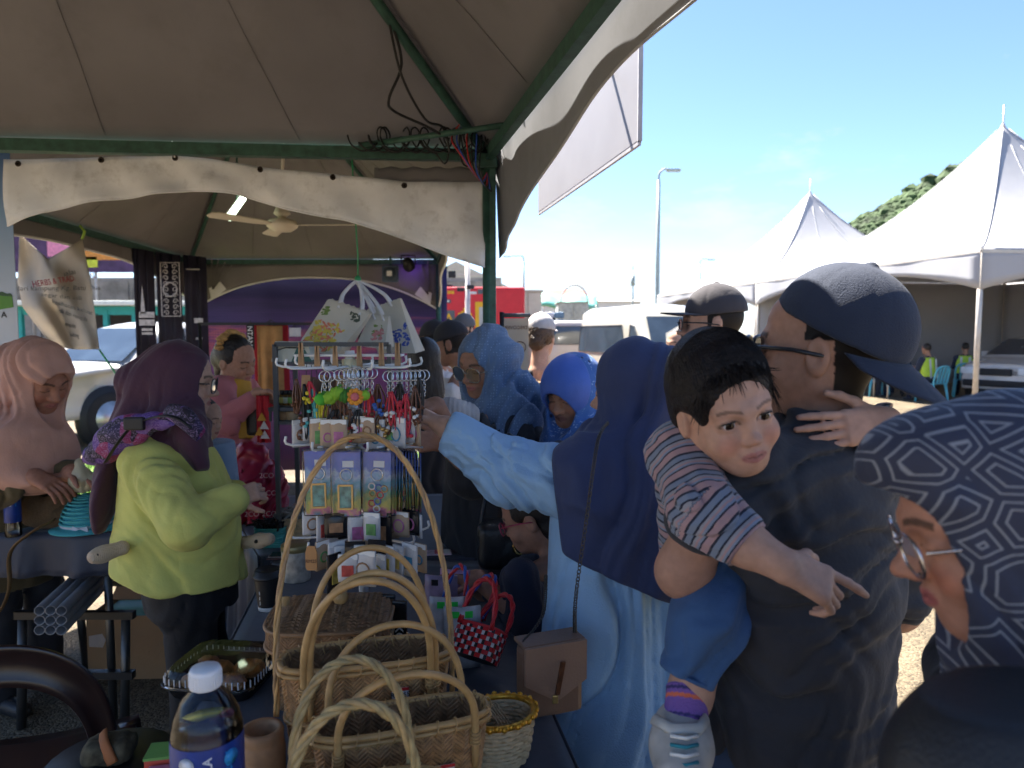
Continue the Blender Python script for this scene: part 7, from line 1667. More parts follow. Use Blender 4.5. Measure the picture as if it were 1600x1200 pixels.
def strip_basket(label, loc, rz, tilt, cols, hcols, s=1.):
 t = thing('plastic_basket', label, 'basket', loc, rz, 'woven plastic baskets'); t.rotation_euler = (tilt, 0, rz)
 a, b, H = .062 * s, .036 * s, .075 * s; f, per = loop_tab(a, b, 4); nc = 44; nr = 7
 g = MB(); g.grid(lambda u, v: (lambda q: Vector((q.x * .97, q.y * .97, .0 + H * v)))(f(u)), 40, 2); g.add([f(i / 40) * .97 for i in range(40)], [tuple(range(40))]); g.build('liner', M_BLK, t)
 for j in range(nr):
  for i in range(nc):
   u = (i + .5) / nc; q = f(u); tn = (f(u + .004) - q).normalized(); n = Vector((tn.y, -tn.x, 0)); m = cols[(i + j * 2) % len(cols)]
   MB().box(q + n * (.0012 if (i + j) % 2 else .0002) + Vector((0, 0, H * (j + .5) / nr)), (per / nc * .94, .002, H / nr * .92), M=Matrix((tn, n, Vector((0, 0, 1)))).transposed()).build('strip', m, t)
 MB().tube([f(i / 48) + Vector((0, 0, H)) for i in range(48)], .004 * s, n=6, closed=True).build('rim', cols[0], t)
 for y_ in (-1, 1):
  pts = arc((-a * .75, y_ * b, H * .9), (a * .75, y_ * b, H * .9), (0, y_ * .02, .115 * s), 26, .8); o = None
  for ph in (0, PI):
   q = []
   for i, p_ in enumerate(pts):
    tt = (pts[min(i + 1, 26)] - pts[max(i - 1, 0)]).normalized(); x_ = tt.cross(Vector((0, 1, 0))).normalized(); y2 = tt.cross(x_); q.append(p_ + (x_ * math.cos(ph + i * .8) + y2 * math.sin(ph + i * .8)) * .0032 * s)
   ob = MB().tube(q, .0045 * s, n=6).build('handle' if o is None else 'strand', hcols[0 if ph == 0 else 1], t if o is None else o); o = o or ob
 return t
p = atz(738, 1058, TZ); strip_basket('red and white strip-plastic basket tipped over with red handle', (p.x + .0, p.y, TZ + .045), -.55, R(-38), [M_RED, M_RED, M_WHT, M_BLK], [M_RED, M_RED], .95)
p = atz(700, 1030, TZ); strip_basket('blue and red strip-plastic basket behind the red one', (p.x + .01, p.y + .06, TZ + .03), -.9, R(-25), [M_BLU, M_WHT, M_RED, M_BLK], [M_BLU, M_RED], .95)
# ================================================================== things on the near end of the table
M_PET = glass_mat('clear_pet', (.97, .98, .99), .03)
def water_bottle(label, loc, s, lab=True, n=32):
 t = thing('water_bottle', label, 'bottle', loc, .5); r = .047 * s
 prof = [(.001, .004), (r * .9, 0), (r, .012 * s), (r, .07 * s), (r * .95, .078 * s), (r, .09 * s), (r, .165 * s), (r * 1.0, .250 * s), (r * .985, .262 * s), (r * .90, .280 * s), (r * .68, .303 * s), (r * .42, .316 * s), (r * .37, .325 * s)]
 MB().lathe(prof, n=n, close=True).build('shell', M_PET, t)
 MB().lathe([(.001, .006)] + [(q * .955, z + .002) for q, z in prof[1:7]] + [(r * .955, .250 * s), (r * .94, .266 * s), (.001, .266 * s)], n=n).build('water', glass_mat('water_tint', (.86, .93, .99), .02), t)
 c = MB(); c.lathe([(.0175 * s, .318 * s), (.0205 * s, .320 * s), (.0205 * s, .342 * s), (.0185 * s, .346 * s), (.0005, .347 * s)], n=30); co = c.build('cap', mat('cap_white', (.74, .74, .76), rough=.35, var=.03), t)
 for k in range(30): a = k * PI / 15; MB().box((.0207 * s * math.cos(a), .0207 * s * math.sin(a), .331 * s), (.0016, .0016, .018 * s), rz=a).build('rib', mat('cap_white'), co)
 if lab:
  lb = MB().lathe([(r * 1.006, .095 * s), (r * 1.012, .10 * s), (r * 1.012, .250 * s), (r * 1.006, .254 * s)], n=n, close=True).build('label', mat('label_blue', (.012, .04, .22), rough=.35, var=.3, vscale=18), t)
  lw = mat('label_white', (.66, .68, .72), rough=.4); lb2 = mat('label_cyan', (.03, .28, .62), rough=.4)
  def onl(nm, me, a, z, rot, m):
   o = put(nm, me, m, lb); cs, sn = math.cos(a), math.sin(a); n_ = Vector((cs, sn, 0)); tx = Vector((-sn, cs, 0)); up = Vector((0, 0, 1)); x_ = tx * math.cos(rot) + up * math.sin(rot); y_ = -tx * math.sin(rot) + up * math.cos(rot); o.matrix_local = Matrix.Translation(n_ * (r * 1.016) + Vector((0, 0, z))) @ basis(x_, y_)
  onl('lettering', text_mesh('MULA', .016 * s, bold=True), R(-95), .222 * s, PI / 2, lw)
  onl('lettering', text_mesh('RAZOLE', .012 * s), R(-62), .222 * s, PI / 2, lb2)
  for a in (-128, -58): g = MB(); g.lathe([(.0005, .0003), (.011 * s, 0)], n=16); onl('emblem', g.mesh(), R(a), .234 * s, 0, lw if a < -100 else lb2)
 return t
p = at(321, 1060, .97); water_bottle('large clear water bottle with white cap and blue label in the foreground', (p.x, p.y, TZ), 1.0)
p = atz(409, 1140, .925); t = thing('wooden_mortar', 'plain turned wooden mortar beside the water bottle', 'mortar', (p.x, p.y, TZ))
MB().lathe([(.0, .0), (.030, .0), (.034, .01), (.038, .05), (.0385, .09), (.0365, .104), (.0345, .107), (.036, .112), (.0365, .122), (.034, .128), (.027, .128), (.024, .12), (.022, .07), (.0, .05)], n=32).build('mortar_cup', mat('raw_wood', (.36, .20, .10), rough=.65, var=.18, vscale=30, bump=.1, bscale=120), t)
p = atz(352, 1068, TZ); t = thing('food_box', 'clear hinged plastic food box holding fried snacks', 'food box', (p.x, p.y, TZ + .002), -.10)
a, b = .105, .095; f, per = loop_tab(a, b, 6)
M_TRAY = mat('black_tray', (.012, .012, .013), rough=.2)
g = MB(); g.grid(lambda u, v: (lambda q, k: Vector((q.x * k, q.y * k, .03 * v)))(f(u), .86 + .14 * v), 60, 2); g.add([f(i / 60) * .86 + Vector((0, 0, .001)) for i in range(60)], [tuple(range(60))]); g.build('tray', M_TRAY, t)
g = MB(); g.grid(lambda u, v: (lambda q, k, z: Vector((q.x * k, q.y * k, z)))(f(u), 1.0 - .10 * v ** 2, .032 + .03 * v), 60, 3); g.add([f(i / 60) * .90 + Vector((0, 0, .062)) for i in range(60)], [tuple(range(60))]); g.build('lid', M_PET, t)
MB().tube([f(i / 60) * 1.03 + Vector((0, 0, .031)) for i in range(60)], .004, n=6, closed=True).build('flange', M_PET, t)
for k in range(56):
 q = f(k / 56); MB().box(q * 1.0 + Vector((0, 0, .042)), (.0022, .0022, .016)).build('crimp', mat('pet_highlight', (.55, .56, .58), rough=.15), t)
for k, (x_, y_, s_) in enumerate(((-.02, .02, .030), (.045, .03, .034), (.03, -.04, .036), (-.05, -.04, .030), (-.06, .04, .026))):
 S = Sdf(.003); S.ell((x_, y_, .022), (s_, s_ * .75, .018)); S.disp(folds((1, .3, .2), 90, 60, .008, k)); V, Q = S.arrays(); put('fritter', mesh_arrays('fritter', V, Q, None, 1), mat('fried_snack', (.34, .14, .03), rough=.6, var=.4, vscale=60), t)
p = atz(262, 1162, TZ + .03); t = thing('snack_carton', 'small red and green carton left of the water bottle', 'carton', (p.x + .005, p.y - .03, TZ + .002), .2)
MB().box((0, 0, .015), (.05, .05, .03), bev=.002).build('box', mat('carton_red', (.55, .08, .05), rough=.5), t); MB().box((0, .0, .0325), (.052, .052, .005)).build('lid', mat('carton_green', (.16, .36, .08), rough=.5), t)
MB().box((.01, -.06, .012), (.05, .06, .024), bev=.002).build('pink_pack', mat('carton_pink', (.55, .18, .28), rough=.5), t)
p = atz(437, 1080, TZ); t = thing('bamboo_stick', 'upright bamboo stick leaning on the left of the middle basket', 'stick', (p.x, p.y, TZ)); MB().tube([(0, 0, 0), (.004, .012, .10), (.010, .03, .205)], .009, n=10).build('cane', M_BAMB, t)
for z_ in (.05, .12): MB().lathe([(.0092, z_ - .003), (.0105, z_), (.0092, z_ + .003)], (.002 + z_ * .03, z_ * .14, 0), n=12, close=True).build('node', M_BAMBD, t)
p = atz(420, 952, TZ); t = thing('coffee_cup', 'black takeaway coffee cup with lid beside the lidded basket', 'cup', (p.x, p.y, TZ + .001))
MB().lathe([(.0, .0), (.028, .0), (.029, .012), (.040, .098)], n=28, close=True).build('cup_wall', mat('cup_black', (.012, .012, .013), rough=.45), t); MB().lathe([(.0286, .001), (.0300, .013)], n=28, close=True).build('white_foot', M_WHITEP, t)
MB().lathe([(.0405, .094), (.0432, .097), (.0432, .103), (.039, .106), (.037, .118), (.033, .120), (.031, .114), (.0, .114)], n=28).build('lid', M_BLACK, t)
for z_ in (.03, .045, .06): MB().box((-.012, -.0325 - z_ * .11 + .001, z_), (.002, .002, .010)).build('print_mark', M_WHITEP, t)
p = atz(463, 905, TZ); t = thing('round_tin', 'pale floral round tin behind the lidded basket', 'tin', (p.x, p.y, TZ))
MB().lathe([(0, 0), (.044, 0), (.045, .004), (.045, .105), (.043, .108)], n=28).build('tin_body', mat('floral_tin', (.42, .38, .32), rough=.4, var=.4, vscale=40), t); MB().lathe([(.0465, .098), (.0465, .116), (.044, .118), (.0, .118)], n=28).build('tin_lid', mat('tin_gold', (.32, .27, .13), rough=.35, metal=.4), t)
for lb, px, py, w_, h_, c_, rz in (('dark photo cards stacked near the coffee cup', 442, 872, .10, .06, (.10, .04, .04), .08), ('red and cream printed leaflet beside the red bag', 436, 806, .15, .11, (.50, .22, .18), .35), ('pink and white payment card on the table right of the rack', 678, 866, .125, .055, (.62, .45, .52), .12), ('black-edged photo card at the far left of the table', 405, 812, .06, .05, (.5, .2, .2), .5)):
 q = atz(px, py, TZ); t = thing('printed_card', lb, 'card', (q.x, q.y, TZ + .002), rz); MB().box((0, 0, .004), (w_, h_, .005), bev=.001).build('card', mat('card_%d' % px, c_, rough=.35, var=.35, vscale=40), t)
 if px == 678:
  MB().box((.018, 0, .0072), (.032, .050, .001)).build('red_panel', mat('panel_red', (.5, .04, .08), rough=.4), t); MB().box((.046, 0, .0072), (.026, .048, .001)).build('white_panel', M_WHITEP, t)
 if px == 442:
  for k in range(3): MB().box((.004 * k, -.003 * k, .0085 + k * .003), (w_ * .96, h_ * .9, .002)).build('photo', mat('photo_%d' % (k % 2), ((.04, .03, .03), (.45, .40, .38))[k % 2], rough=.2), t)
p = atz(478, 818, TZ); t = thing('glass_jar', 'squat clear jar with a reddish label behind the rack', 'jar', (p.x, p.y, TZ)); MB().lathe([(0, 0), (.05, 0), (.058, .02), (.058, .06), (.05, .075)], n=26, close=True).build('jar_wall', M_PET, t); MB().lathe([(.0585, .024), (.0585, .05)], n=26, close=True).build('jar_label', mat('jar_label', (.5, .22, .18), rough=.5, var=.3), t); MB().lathe([(.052, .073), (.054, .082), (.0, .085)], n=26).build('jar_lid', mat('jar_lid_grey', (.35, .35, .36), rough=.4), t)
# ================================================================== revolving display rack
RB = atz(574, 1012, TZ); RT = at(546, 548, 1.80)
rack = thing('display_rack', 'white wire display rack with cream collars standing on the stall table', 'rack', (RB.x, RB.y, TZ))
ro_ = -Vector(rack.location); ax_ = (RT - RB)
M_WIRE = mat('white_wire', (.70, .70, .68), rough=.4); M_COLLAR = mat('cream_collar', (.60, .55, .36), rough=.5); M_PIN = mat('clothes_pin_wood', (.36, .21, .10), rough=.6, var=.2, vscale=40)
MB().cyl((0, 0, 0), ax_, .0125, n=18).build('pole', M_WIRE, rack); MB().lathe([(0, 0), (.12, 0), (.12, .008), (.02, .018), (.02, .04)], n=28).build('base', M_WIRE, rack)
def tier(py, n, ln, ph):
 c = at(560 + (py - 690) * .05, py, 1.80); k = (c.z - TZ) / ax_.z; c = RB + ax_ * k; arms = []
 MB().lathe([(.013, -.018), (.021, -.018), (.021, .018), (.013, .018)], c + ro_, n=18).build('collar', M_COLLAR, rack); MB().lathe([(.021, -.004), (.034, -.004), (.034, -.002), (.021, -.002)], c + ro_, n=18).build('hub_ring', M_WIRE, rack)
 for i in range(n):
  a = ph + 2 * PI * i / n; d = Vector((math.cos(a), math.sin(a), 0)); e = c + d * ln
  MB().tube(smoothpts([c + d * .02 + ro_, e + ro_, e + d * .012 + Vector((0, 0, .022)) + ro_], 4), .0032, n=6).build('arm', M_WIRE, rack); arms.append((c, d, ln))
 return arms
T1 = tier(572, 10, .165, -2.95); T2 = tier(690, 8, .155, -2.75); T3 = tier(835, 8, .160, -2.9)
MB().box(RB + ax_ * .985 + ro_, (.27, .05, .006), bev=.002).build('top_tray', M_WIRE, rack)
for k, x_ in enumerate((-.075, -.115, .03, .125, -.03, .085)):
 q = RB + ax_ * .985 + Vector((x_, -.030, -.006 + .008 * (k % 2))) + ro_; g = MB(); g.bar(q + Vector((-.003, 0, -.028)), q + Vector((-.001, 0, .030)), .007, .006, up=(0, 1, 0)); g.bar(q + Vector((.005, 0, -.028)), q + Vector((.002, 0, .030)), .007, .006, up=(0, 1, 0)); g.build('clothes_pin', M_PIN, rack)
def card_mat():
 m = mat('souvenir_print', (.05, .16, .45), rough=.35, var=.1); N, L = m.node_tree.nodes, m.node_tree.links; b_, src = colsrc(m); tc = N.new('ShaderNodeTexCoord'); sp = N.new('ShaderNodeSeparateXYZ'); L.new(tc.outputs['Object'], sp.inputs[0])
 nz = N.new('ShaderNodeTexNoise'); nz.inputs['Scale'].default_value = 45; nz.inputs['Detail'].default_value = 2; L.new(tc.outputs['Object'], nz.inputs['Vector']); ma = N.new('ShaderNodeMath'); ma.operation = 'MULTIPLY_ADD'; ma.inputs[1].default_value = .5
 mr = N.new('ShaderNodeMapRange'); mr.inputs[1].default_value = -.155; mr.inputs[2].default_value = 0; mr.inputs[3].default_value = -.2; mr.inputs[4].default_value = .72; L.new(sp.outputs[2], mr.inputs[0]); L.new(nz.outputs['Fac'], ma.inputs[0]); L.new(mr.outputs[0], ma.inputs[2])
 rp = N.new('ShaderNodeValToRGB'); e = rp.color_ramp.elements; e[0].position = 0; e[0].color = (.02, .12, .20, 1); e[1].position = 1; e[1].color = (.05, .12, .55, 1)
 for q_, c_ in ((.10, (.55, .10, .22, 1)), (.20, (.45, .38, .05, 1)), (.34, (.04, .22, .10, 1)), (.48, (.03, .28, .42, 1)), (.62, (.30, .45, .62, 1)), (.72, (.04, .14, .50, 1))): q = e.new(q_); q.color = c_
 L.new(ma.outputs[0], rp.inputs[0]); L.new(rp.outputs[0], b_.inputs['Base Color']); return m
M_CARD = card_mat(); M_GILT = mat('gilt_frame', (.50, .33, .12), rough=.35, metal=.7); M_BACKC = mat('card_back_dark', (.03, .04, .07), rough=.5)
def key_card(kind, label):
 t = thing('carded_key_ring', label, 'key ring', (0, 0, 0), 0, 'carded key rings on the rack')
 MB().box((0, .001, -.078), (.066, .0016, .150), bev=.0005).build('backing_card', M_CARD, t); MB().box((0, -.006, -.075), (.072, .011, .158), bev=.004).build('blister', M_PET, t); MB().box((.004, -.0018, -.030), (.026, .0012, .015)).build('price_label', M_WHITEP, t)
 MB().tube([(.014 * math.cos(a), -.004, -.055 + .014 * math.sin(a)) for a in np.linspace(0, 2 * PI, 17)[:-1]], .0016, n=5, closed=True).build('ring', M_CHROME, t)
 if kind == 0:
  g = MB(); [g.bar(a, b, .004, .004, up=(0, 1, 0)) for a, b in (((-.019, -.004, -.080), (.015, -.004, -.080)), ((-.019, -.004, -.135), (.015, -.004, -.135)), ((-.018, -.004, -.080), (-.018, -.004, -.135)), ((.014, -.004, -.080), (.014, -.004, -.135)))]; g.build('photo_frame', M_GILT, t)
  MB().box((-.002, -.003, -.1075), (.028, .001, .05)).build('frame_picture', mat('frame_pic', (.10, .28, .25), rough=.3, var=.6, vscale=70), t)
 else:
  for i, (x_, z_, c_) in enumerate(((-.012, -.083, 0), (.004, -.086, 1), (.018, -.088, 2), (-.010, -.100, 2), (.008, -.103, 3), (.002, -.118, 1), (-.012, -.124, 3), (.0, -.136, 0))): MB().tube([(x_ + .0075 * math.cos(a), -.004, z_ + .0075 * math.sin(a)) for a in np.linspace(0, 2 * PI, 13)[:-1]], .0018, n=5, closed=True).build('charm', [M_WHITEP, mat('charm_blue', (.05, .15, .5), rough=.3), M_GILT, mat('charm_red', (.5, .04, .06), rough=.3)][c_], t)
 return t
pr = [key_card(0, 'x'), key_card(1, 'x')]; used = [0, 0]
def place_card(kind, pos, yaw, label):
 o = pr[kind] if not used[kind] else copy_tree(pr[kind]); used[kind] = 1; o.location = pos; o.rotation_euler = (random.uniform(-.04, .04), random.uniform(-.03, .03), yaw); o['label'] = label
c2_ = T2[0][0]; lab = ['front carded key ring left of the pole, gilt frame', 'front carded key ring just left of the pole', 'front carded key ring right of the pole with coloured charms']
for k, (px, kd) in enumerate(((497, 0), (541, 0), (590, 1))):
 for j in range(4):
  q = at(px + j * 5, 703 + (2 if k else 0) - j, 1.66 + j * .016); place_card(kd, q, .06 - .08 * k, lab[k] if j == 0 else 'carded key ring hanging behind the front %s card' % ('left', 'middle', 'right')[k])
 MB().cyl(at(px, 699, 1.62) + ro_, at(px + 16, 697, 1.78) + ro_, .0025, n=6).build('hook', M_WIRE, rack)
for j in range(9):
 q = at(616 + j * 4.6, 702 + j * .3, 1.70 + j * .012); place_card(j % 2, q, -1.25, 'carded key ring seen edge-on right of the pole, number %s from the pole' % ('one', 'two', 'three', 'four', 'five', 'six', 'seven', 'eight', 'nine')[j])
MB().cyl(at(610, 698, 1.68) + ro_, at(660, 699, 1.82) + ro_, .0025, n=6).build('hook', M_WIRE, rack)
def string_loop(name, label, cat, pos, ln, w, m, beads=None, n=5, grp='bracelets on the rack'):
 t = thing(name, label, cat, pos, 0, grp); rr = random.Random(int(pos[0] * 1e4))
 for k in range(n):
  x_ = rr.uniform(-w, w); y_ = rr.uniform(-.012, .012); pts = smoothpts([(x_ * .3, y_ * .3, 0), (x_ - .005, y_, -ln * .5), (x_, y_, -ln * rr.uniform(.9, 1.05)), (x_ + .006, y_ + .003, -ln * .5), (x_ * .3, y_ * .3, 0)], 5); MB().tube(pts, .0022, n=5).build('cord', m, t)
 if beads:
  for k in range(n * 2): MB().lathe([(.0008, -.005), (.005, -.003), (.0055, 0), (.005, .003), (.0008, .005)], (rr.uniform(-w, w), rr.uniform(-.014, .004), -ln * rr.uniform(.55, 1.05)), n=8).build('bead', beads, t)
 return t
M_TURQ = mat('turquoise_cord', (.10, .42, .42), rough=.6); M_YEL = mat('yellow_cord', (.62, .52, .04), rough=.6); M_BRN = mat('brown_bead', (.12, .045, .02), rough=.4, var=.4, vscale=90); M_RDB = mat('red_cord', (.50, .03, .05), rough=.5)
for px, py, ln, w_, m_, bd, nm in ((487, 608, .085, .014, M_TURQ, M_TURQ, 'turquoise string bracelets'), (500, 612, .095, .012, M_YEL, M_YEL, 'yellow string bracelets'), (474, 600, .13, .010, M_BLACK, M_BRN, 'black cord bracelets with brown beads'), (517, 622, .075, .016, M_BRN, M_BRN, 'dark brown beaded bracelets'), (535, 622, .08, .014, M_BRN, M_GILT, 'brown and gilt beaded bracelets'), (610, 612, .09, .014, M_RDB, M_WHITEP, 'red and white beaded bracelets'), (575, 606, .085, .014, M_RDB, M_BRN, 'red-brown beaded bracelets behind the pole'), (590, 600, .07, .012, M_BRN, mat('blue_bead', (.04, .12, .4), rough=.3), 'blue-beaded brown bracelets'), (625, 600, .07, .016, M_BLACK, M_RDB, 'black cord bracelets with red beads'), (648, 604, .09, .010, M_BRN, M_WHITEP, 'brown bracelets with white beads'), (525, 640, .06, .02, M_BLACK, mat('orange_bead', (.5, .18, .03), rough=.4), 'black cords with orange beads'), (463, 592, .08, .006, M_BRN, M_BRN, 'leather thong bracelets'), (484, 596, .05, .012, M_RDB, M_YEL, 'red and yellow cord bracelets'), (508, 598, .05, .012, M_BLACK, M_TURQ, 'black and turquoise bracelets'), (545, 640, .07, .016, M_BRN, M_RDB, 'brown bracelets with red beads beside the pole'), (560, 640, .06, .014, M_BLACK, M_WHITEP, 'black cords with white beads beside the pole'), (600, 640, .06, .016, M_BRN, M_GILT, 'brown cords with gilt beads'), (635, 615, .10, .014, M_RDB, M_RDB, 'long red bead strings'), (655, 590, .10, .008, M_BLACK, M_BRN, 'long black thong bracelets')):
 string_loop('bracelet_bunch', 'bunch of %s hanging from the rack' % nm, 'bracelets', at(px, py, 1.70), ln, w_, m_, bd)
M_LIME = mat('lime_felt', (.22, .42, .03), rough=.8, var=.2, vscale=60); M_DKG = mat('leaf_felt', (.04, .16, .02), rough=.8)
for k, (px, py, m_, r_) in enumerate(((502, 624, mat('green_felt', (.07, .36, .03), rough=.8), .016), (515, 622, M_LIME, .017), (527, 615, M_LIME, .018), (540, 619, M_DKG, .017), (569, 618, M_LIME, .014))):
 t = thing('felt_charm', ('bright green', 'leftmost yellow-green', 'middle yellow-green', 'dark green leafy', 'small yellow-green right-hand')[k] + ' felt fruit charm on the rack', 'charm', at(px, py, 1.655), 0, 'felt fruit charms'); S = Sdf(.0025); S.ell(t.location, (r_, r_, r_ * .92)); S.disp(folds((0, 0, 1), 90, 30, .004, k)); sdf_obj('felt_ball', S, m_, t)
 g = MB(); g.prism([(0, 0), (.006, .006), (.014, .004), (.007, -.001)], .0015, M=Matrix.Rotation(PI / 2, 3, 'X'), c=(0, 0, r_ * .9)); g.build('leaf', M_DKG, t); MB().cyl((0, 0, r_ * .8), (0, .02, .05), .0009, n=5).build('thread', M_WHITEP, t)
t = thing('flower_charm', 'orange felt flower charm with pink centre on the rack', 'charm', at(555, 620, 1.645))
for k in range(9): a = 2 * PI * k / 9; MB().lathe([(.0005, .0035), (.006, .002), (.0068, 0), (.004, -.003)], (.0145 * math.cos(a), -.001, .0145 * math.sin(a)), n=9, M=Matrix.Rotation(PI / 2, 3, 'X')).build('petal', mat('orange_felt', (.62, .26, .03), rough=.8), t)
MB().lathe([(.0005, .004), (.008, .003), (.010, 0), (.006, -.003)], (0, -.004, 0), n=14, M=Matrix.Rotation(PI / 2, 3, 'X')).build('centre', mat('pink_felt', (.55, .14, .14), rough=.8), t)
def keyring(px, py, d, n):
 t = thing('key_chain', ('pair of', 'bunch of')[n > 2] + ' silver key rings with chains hanging %s' % {514: 'at the left of the rack', 547: 'left of the upper collar', 568: 'right of the upper collar', 636: 'in the right-hand row'}[px], 'key ring', at(px, py, d), 0, 'silver key chains')
 for k in range(n):
  o = Vector((k * .010 - n * .005, .006 * k, 0)); MB().tube([o + Vector((.013 * math.cos(a), .003 * math.sin(a), .013 * math.sin(a))) for a in np.linspace(0, 2 * PI, 17)[:-1]], .0015, n=5, closed=True).build('ring', M_CHROME, t)
  for j in range(5): MB().tube([o + Vector((.0035 * math.cos(a) * (1 if j % 2 else .3), .0035 * math.cos(a) * (.3 if j % 2 else 1), -.018 - j * .0075 + .0052 * math.sin(a))) for a in np.linspace(0, 2 * PI, 9)[:-1]], .001, n=4, closed=True).build('link', M_CHROME, t)
for a in ((514, 588, 1.66, 2), (547, 586, 1.655, 5), (568, 584, 1.655, 5), (636, 588, 1.70, 9)): keyring(*a)
for k in range(7):      # wooden and leather tags at the left of the tier
 q = at(478 + k * 9, 586 + (k % 3) * 3, 1.76 + .01 * (k % 2)); t = thing('wooden_tag', ('flat brown wooden tag hanging behind the bracelets', 'pale wooden spoon tag hanging behind the bracelets')[k % 3 == 0], 'tag', q, .3 * (k % 3), 'wooden tags on the rack'); MB().prism([(-.010, 0), (.010, 0), (.013, -.05), (.008, -.085), (-.008, -.085), (-.013, -.05)], .004, M=Matrix.Rotation(PI / 2, 3, 'X')).build('tag_plate', (mat('brown_leather', (.14, .075, .045), rough=.6), M_PIN)[k % 3 == 0], t); MB().cyl((0, 0, -.004), (0, .01, .03), .001, n=5).build('loop', M_BLACK, t)
M_POLY = mat('poly_packet', (.50, .49, .49), rough=.25, var=.25, vscale=25, bump=.3, bscale=30); M_KRAFT = mat('kraft_card', (.40, .28, .18), rough=.7, var=.15); M_BLKP = mat('black_packet', (.014, .014, .016), rough=.25)
def packet(px, py, d, w_, h_, yaw, m_, label, parts=None):
 t = thing('clear_packet', label, 'packet', at(px, py, d), yaw, 'small packets on the rack'); g = MB(); g.grid(lambda u, v: ((u - .5) * w_, -.006 * math.sin(PI * u) * math.sin(PI * v), -h_ * v), 6, 6, thick=.004); g.build('packet_film', m_, t); MB().box((0, -.005, -.006), (w_ * .98, .002, .011)).build('header', M_WHITEP if m_ is not M_BLKP else M_BLKP, t); return t
rp_ = random.Random(21); PC = [mat('bead_%d' % k, c, rough=.35, var=.3, vscale=80) for k, c in enumerate(((.45, .06, .05), (.06, .22, .35), (.45, .34, .06), (.10, .28, .08), (.30, .16, .08), (.40, .12, .25)))]
for row, (py, dd, x0, x1, st, tn) in enumerate(((652, 1.74, 470, 655, 15, 'middle'), (640, 1.80, 478, 640, 21, 'middle'), (800, 1.72, 486, 662, 14, 'lower'), (848, 1.62, 505, 660, 17, 'lower'), (862, 1.56, 520, 600, 24, 'lower'))):
 px = x0
 while px < x1:
  f_ = (px - x0) / (x1 - x0); m_ = rp_.choice([M_POLY, M_POLY, M_KRAFT, M_BLKP if tn == 'lower' else M_KRAFT]); w_, h_ = rp_.uniform(.034, .055), rp_.uniform(.055, .085)
  lb = ('black' if m_ is M_BLKP else 'kraft-backed' if m_ is M_KRAFT else 'clear white') + ' packet on the %s tier of the rack, %s' % (tn, 'far left' if f_ < .2 else 'left of the pole' if f_ < .45 else 'at the pole' if f_ < .6 else 'right of the pole' if f_ < .82 else 'far right')
  t = packet(px + rp_.uniform(-3, 3), py + rp_.uniform(-5, 5), dd - .05 * math.sin(PI * f_) + rp_.uniform(-.02, .02), w_, h_, .7 - 1.5 * f_ + rp_.uniform(-.35, .35), m_, lb); c_ = rp_.choice(PC)
  if rp_.random() < .55: MB().tube([(w_ * .28 * math.cos(a), -.009, -h_ * .55 + w_ * .3 * math.sin(a)) for a in np.linspace(0, 2 * PI, 13)[:-1]], .0022, n=5, closed=True).build('trinket', c_, t)
  else: MB().box((0, -.009, -h_ * .58), (w_ * .6, .002, h_ * .4), bev=.0006).build('printed_label', c_, t)
  px += st
for k, (px, txt, lb) in enumerate(((606, 'KINABALU', 'black souvenir packet lettered downwards behind the cane handles'), (624, 'KOTA', 'narrower black souvenir packet with a short white word'))):
 q = at(px, 905, 1.66 - k * .04); t = thing('lettered_packet', lb, 'packet', (q.x, q.y, TZ), -.15); MB().box((0, 0, .095), (.034, .012, .19), bev=.003).build('packet_body', M_BLKP, t); text_on('lettering', txt, .026, M_WHITEP, t, (0, -.0072, .10), (0, 0, -1), (1, 0, 0), bold=True)
t = thing('price_tag', 'tan leather price tag hanging at the lower left of the rack', 'tag', at(486, 853, 1.60)); MB().prism([(-.008, 0), (.008, 0), (.013, -.014), (.013, -.050), (.009, -.056), (-.009, -.056), (-.013, -.050), (-.013, -.014)], .003, M=Matrix.Rotation(PI / 2, 3, 'X')).build('tag_plate', mat('tan_leather', (.45, .22, .08), rough=.6), t); text_on('lettering', 'RM25', .011, M_BRN, t, (0, -.002, -.035), (1, 0, 0), (0, 0, 1))
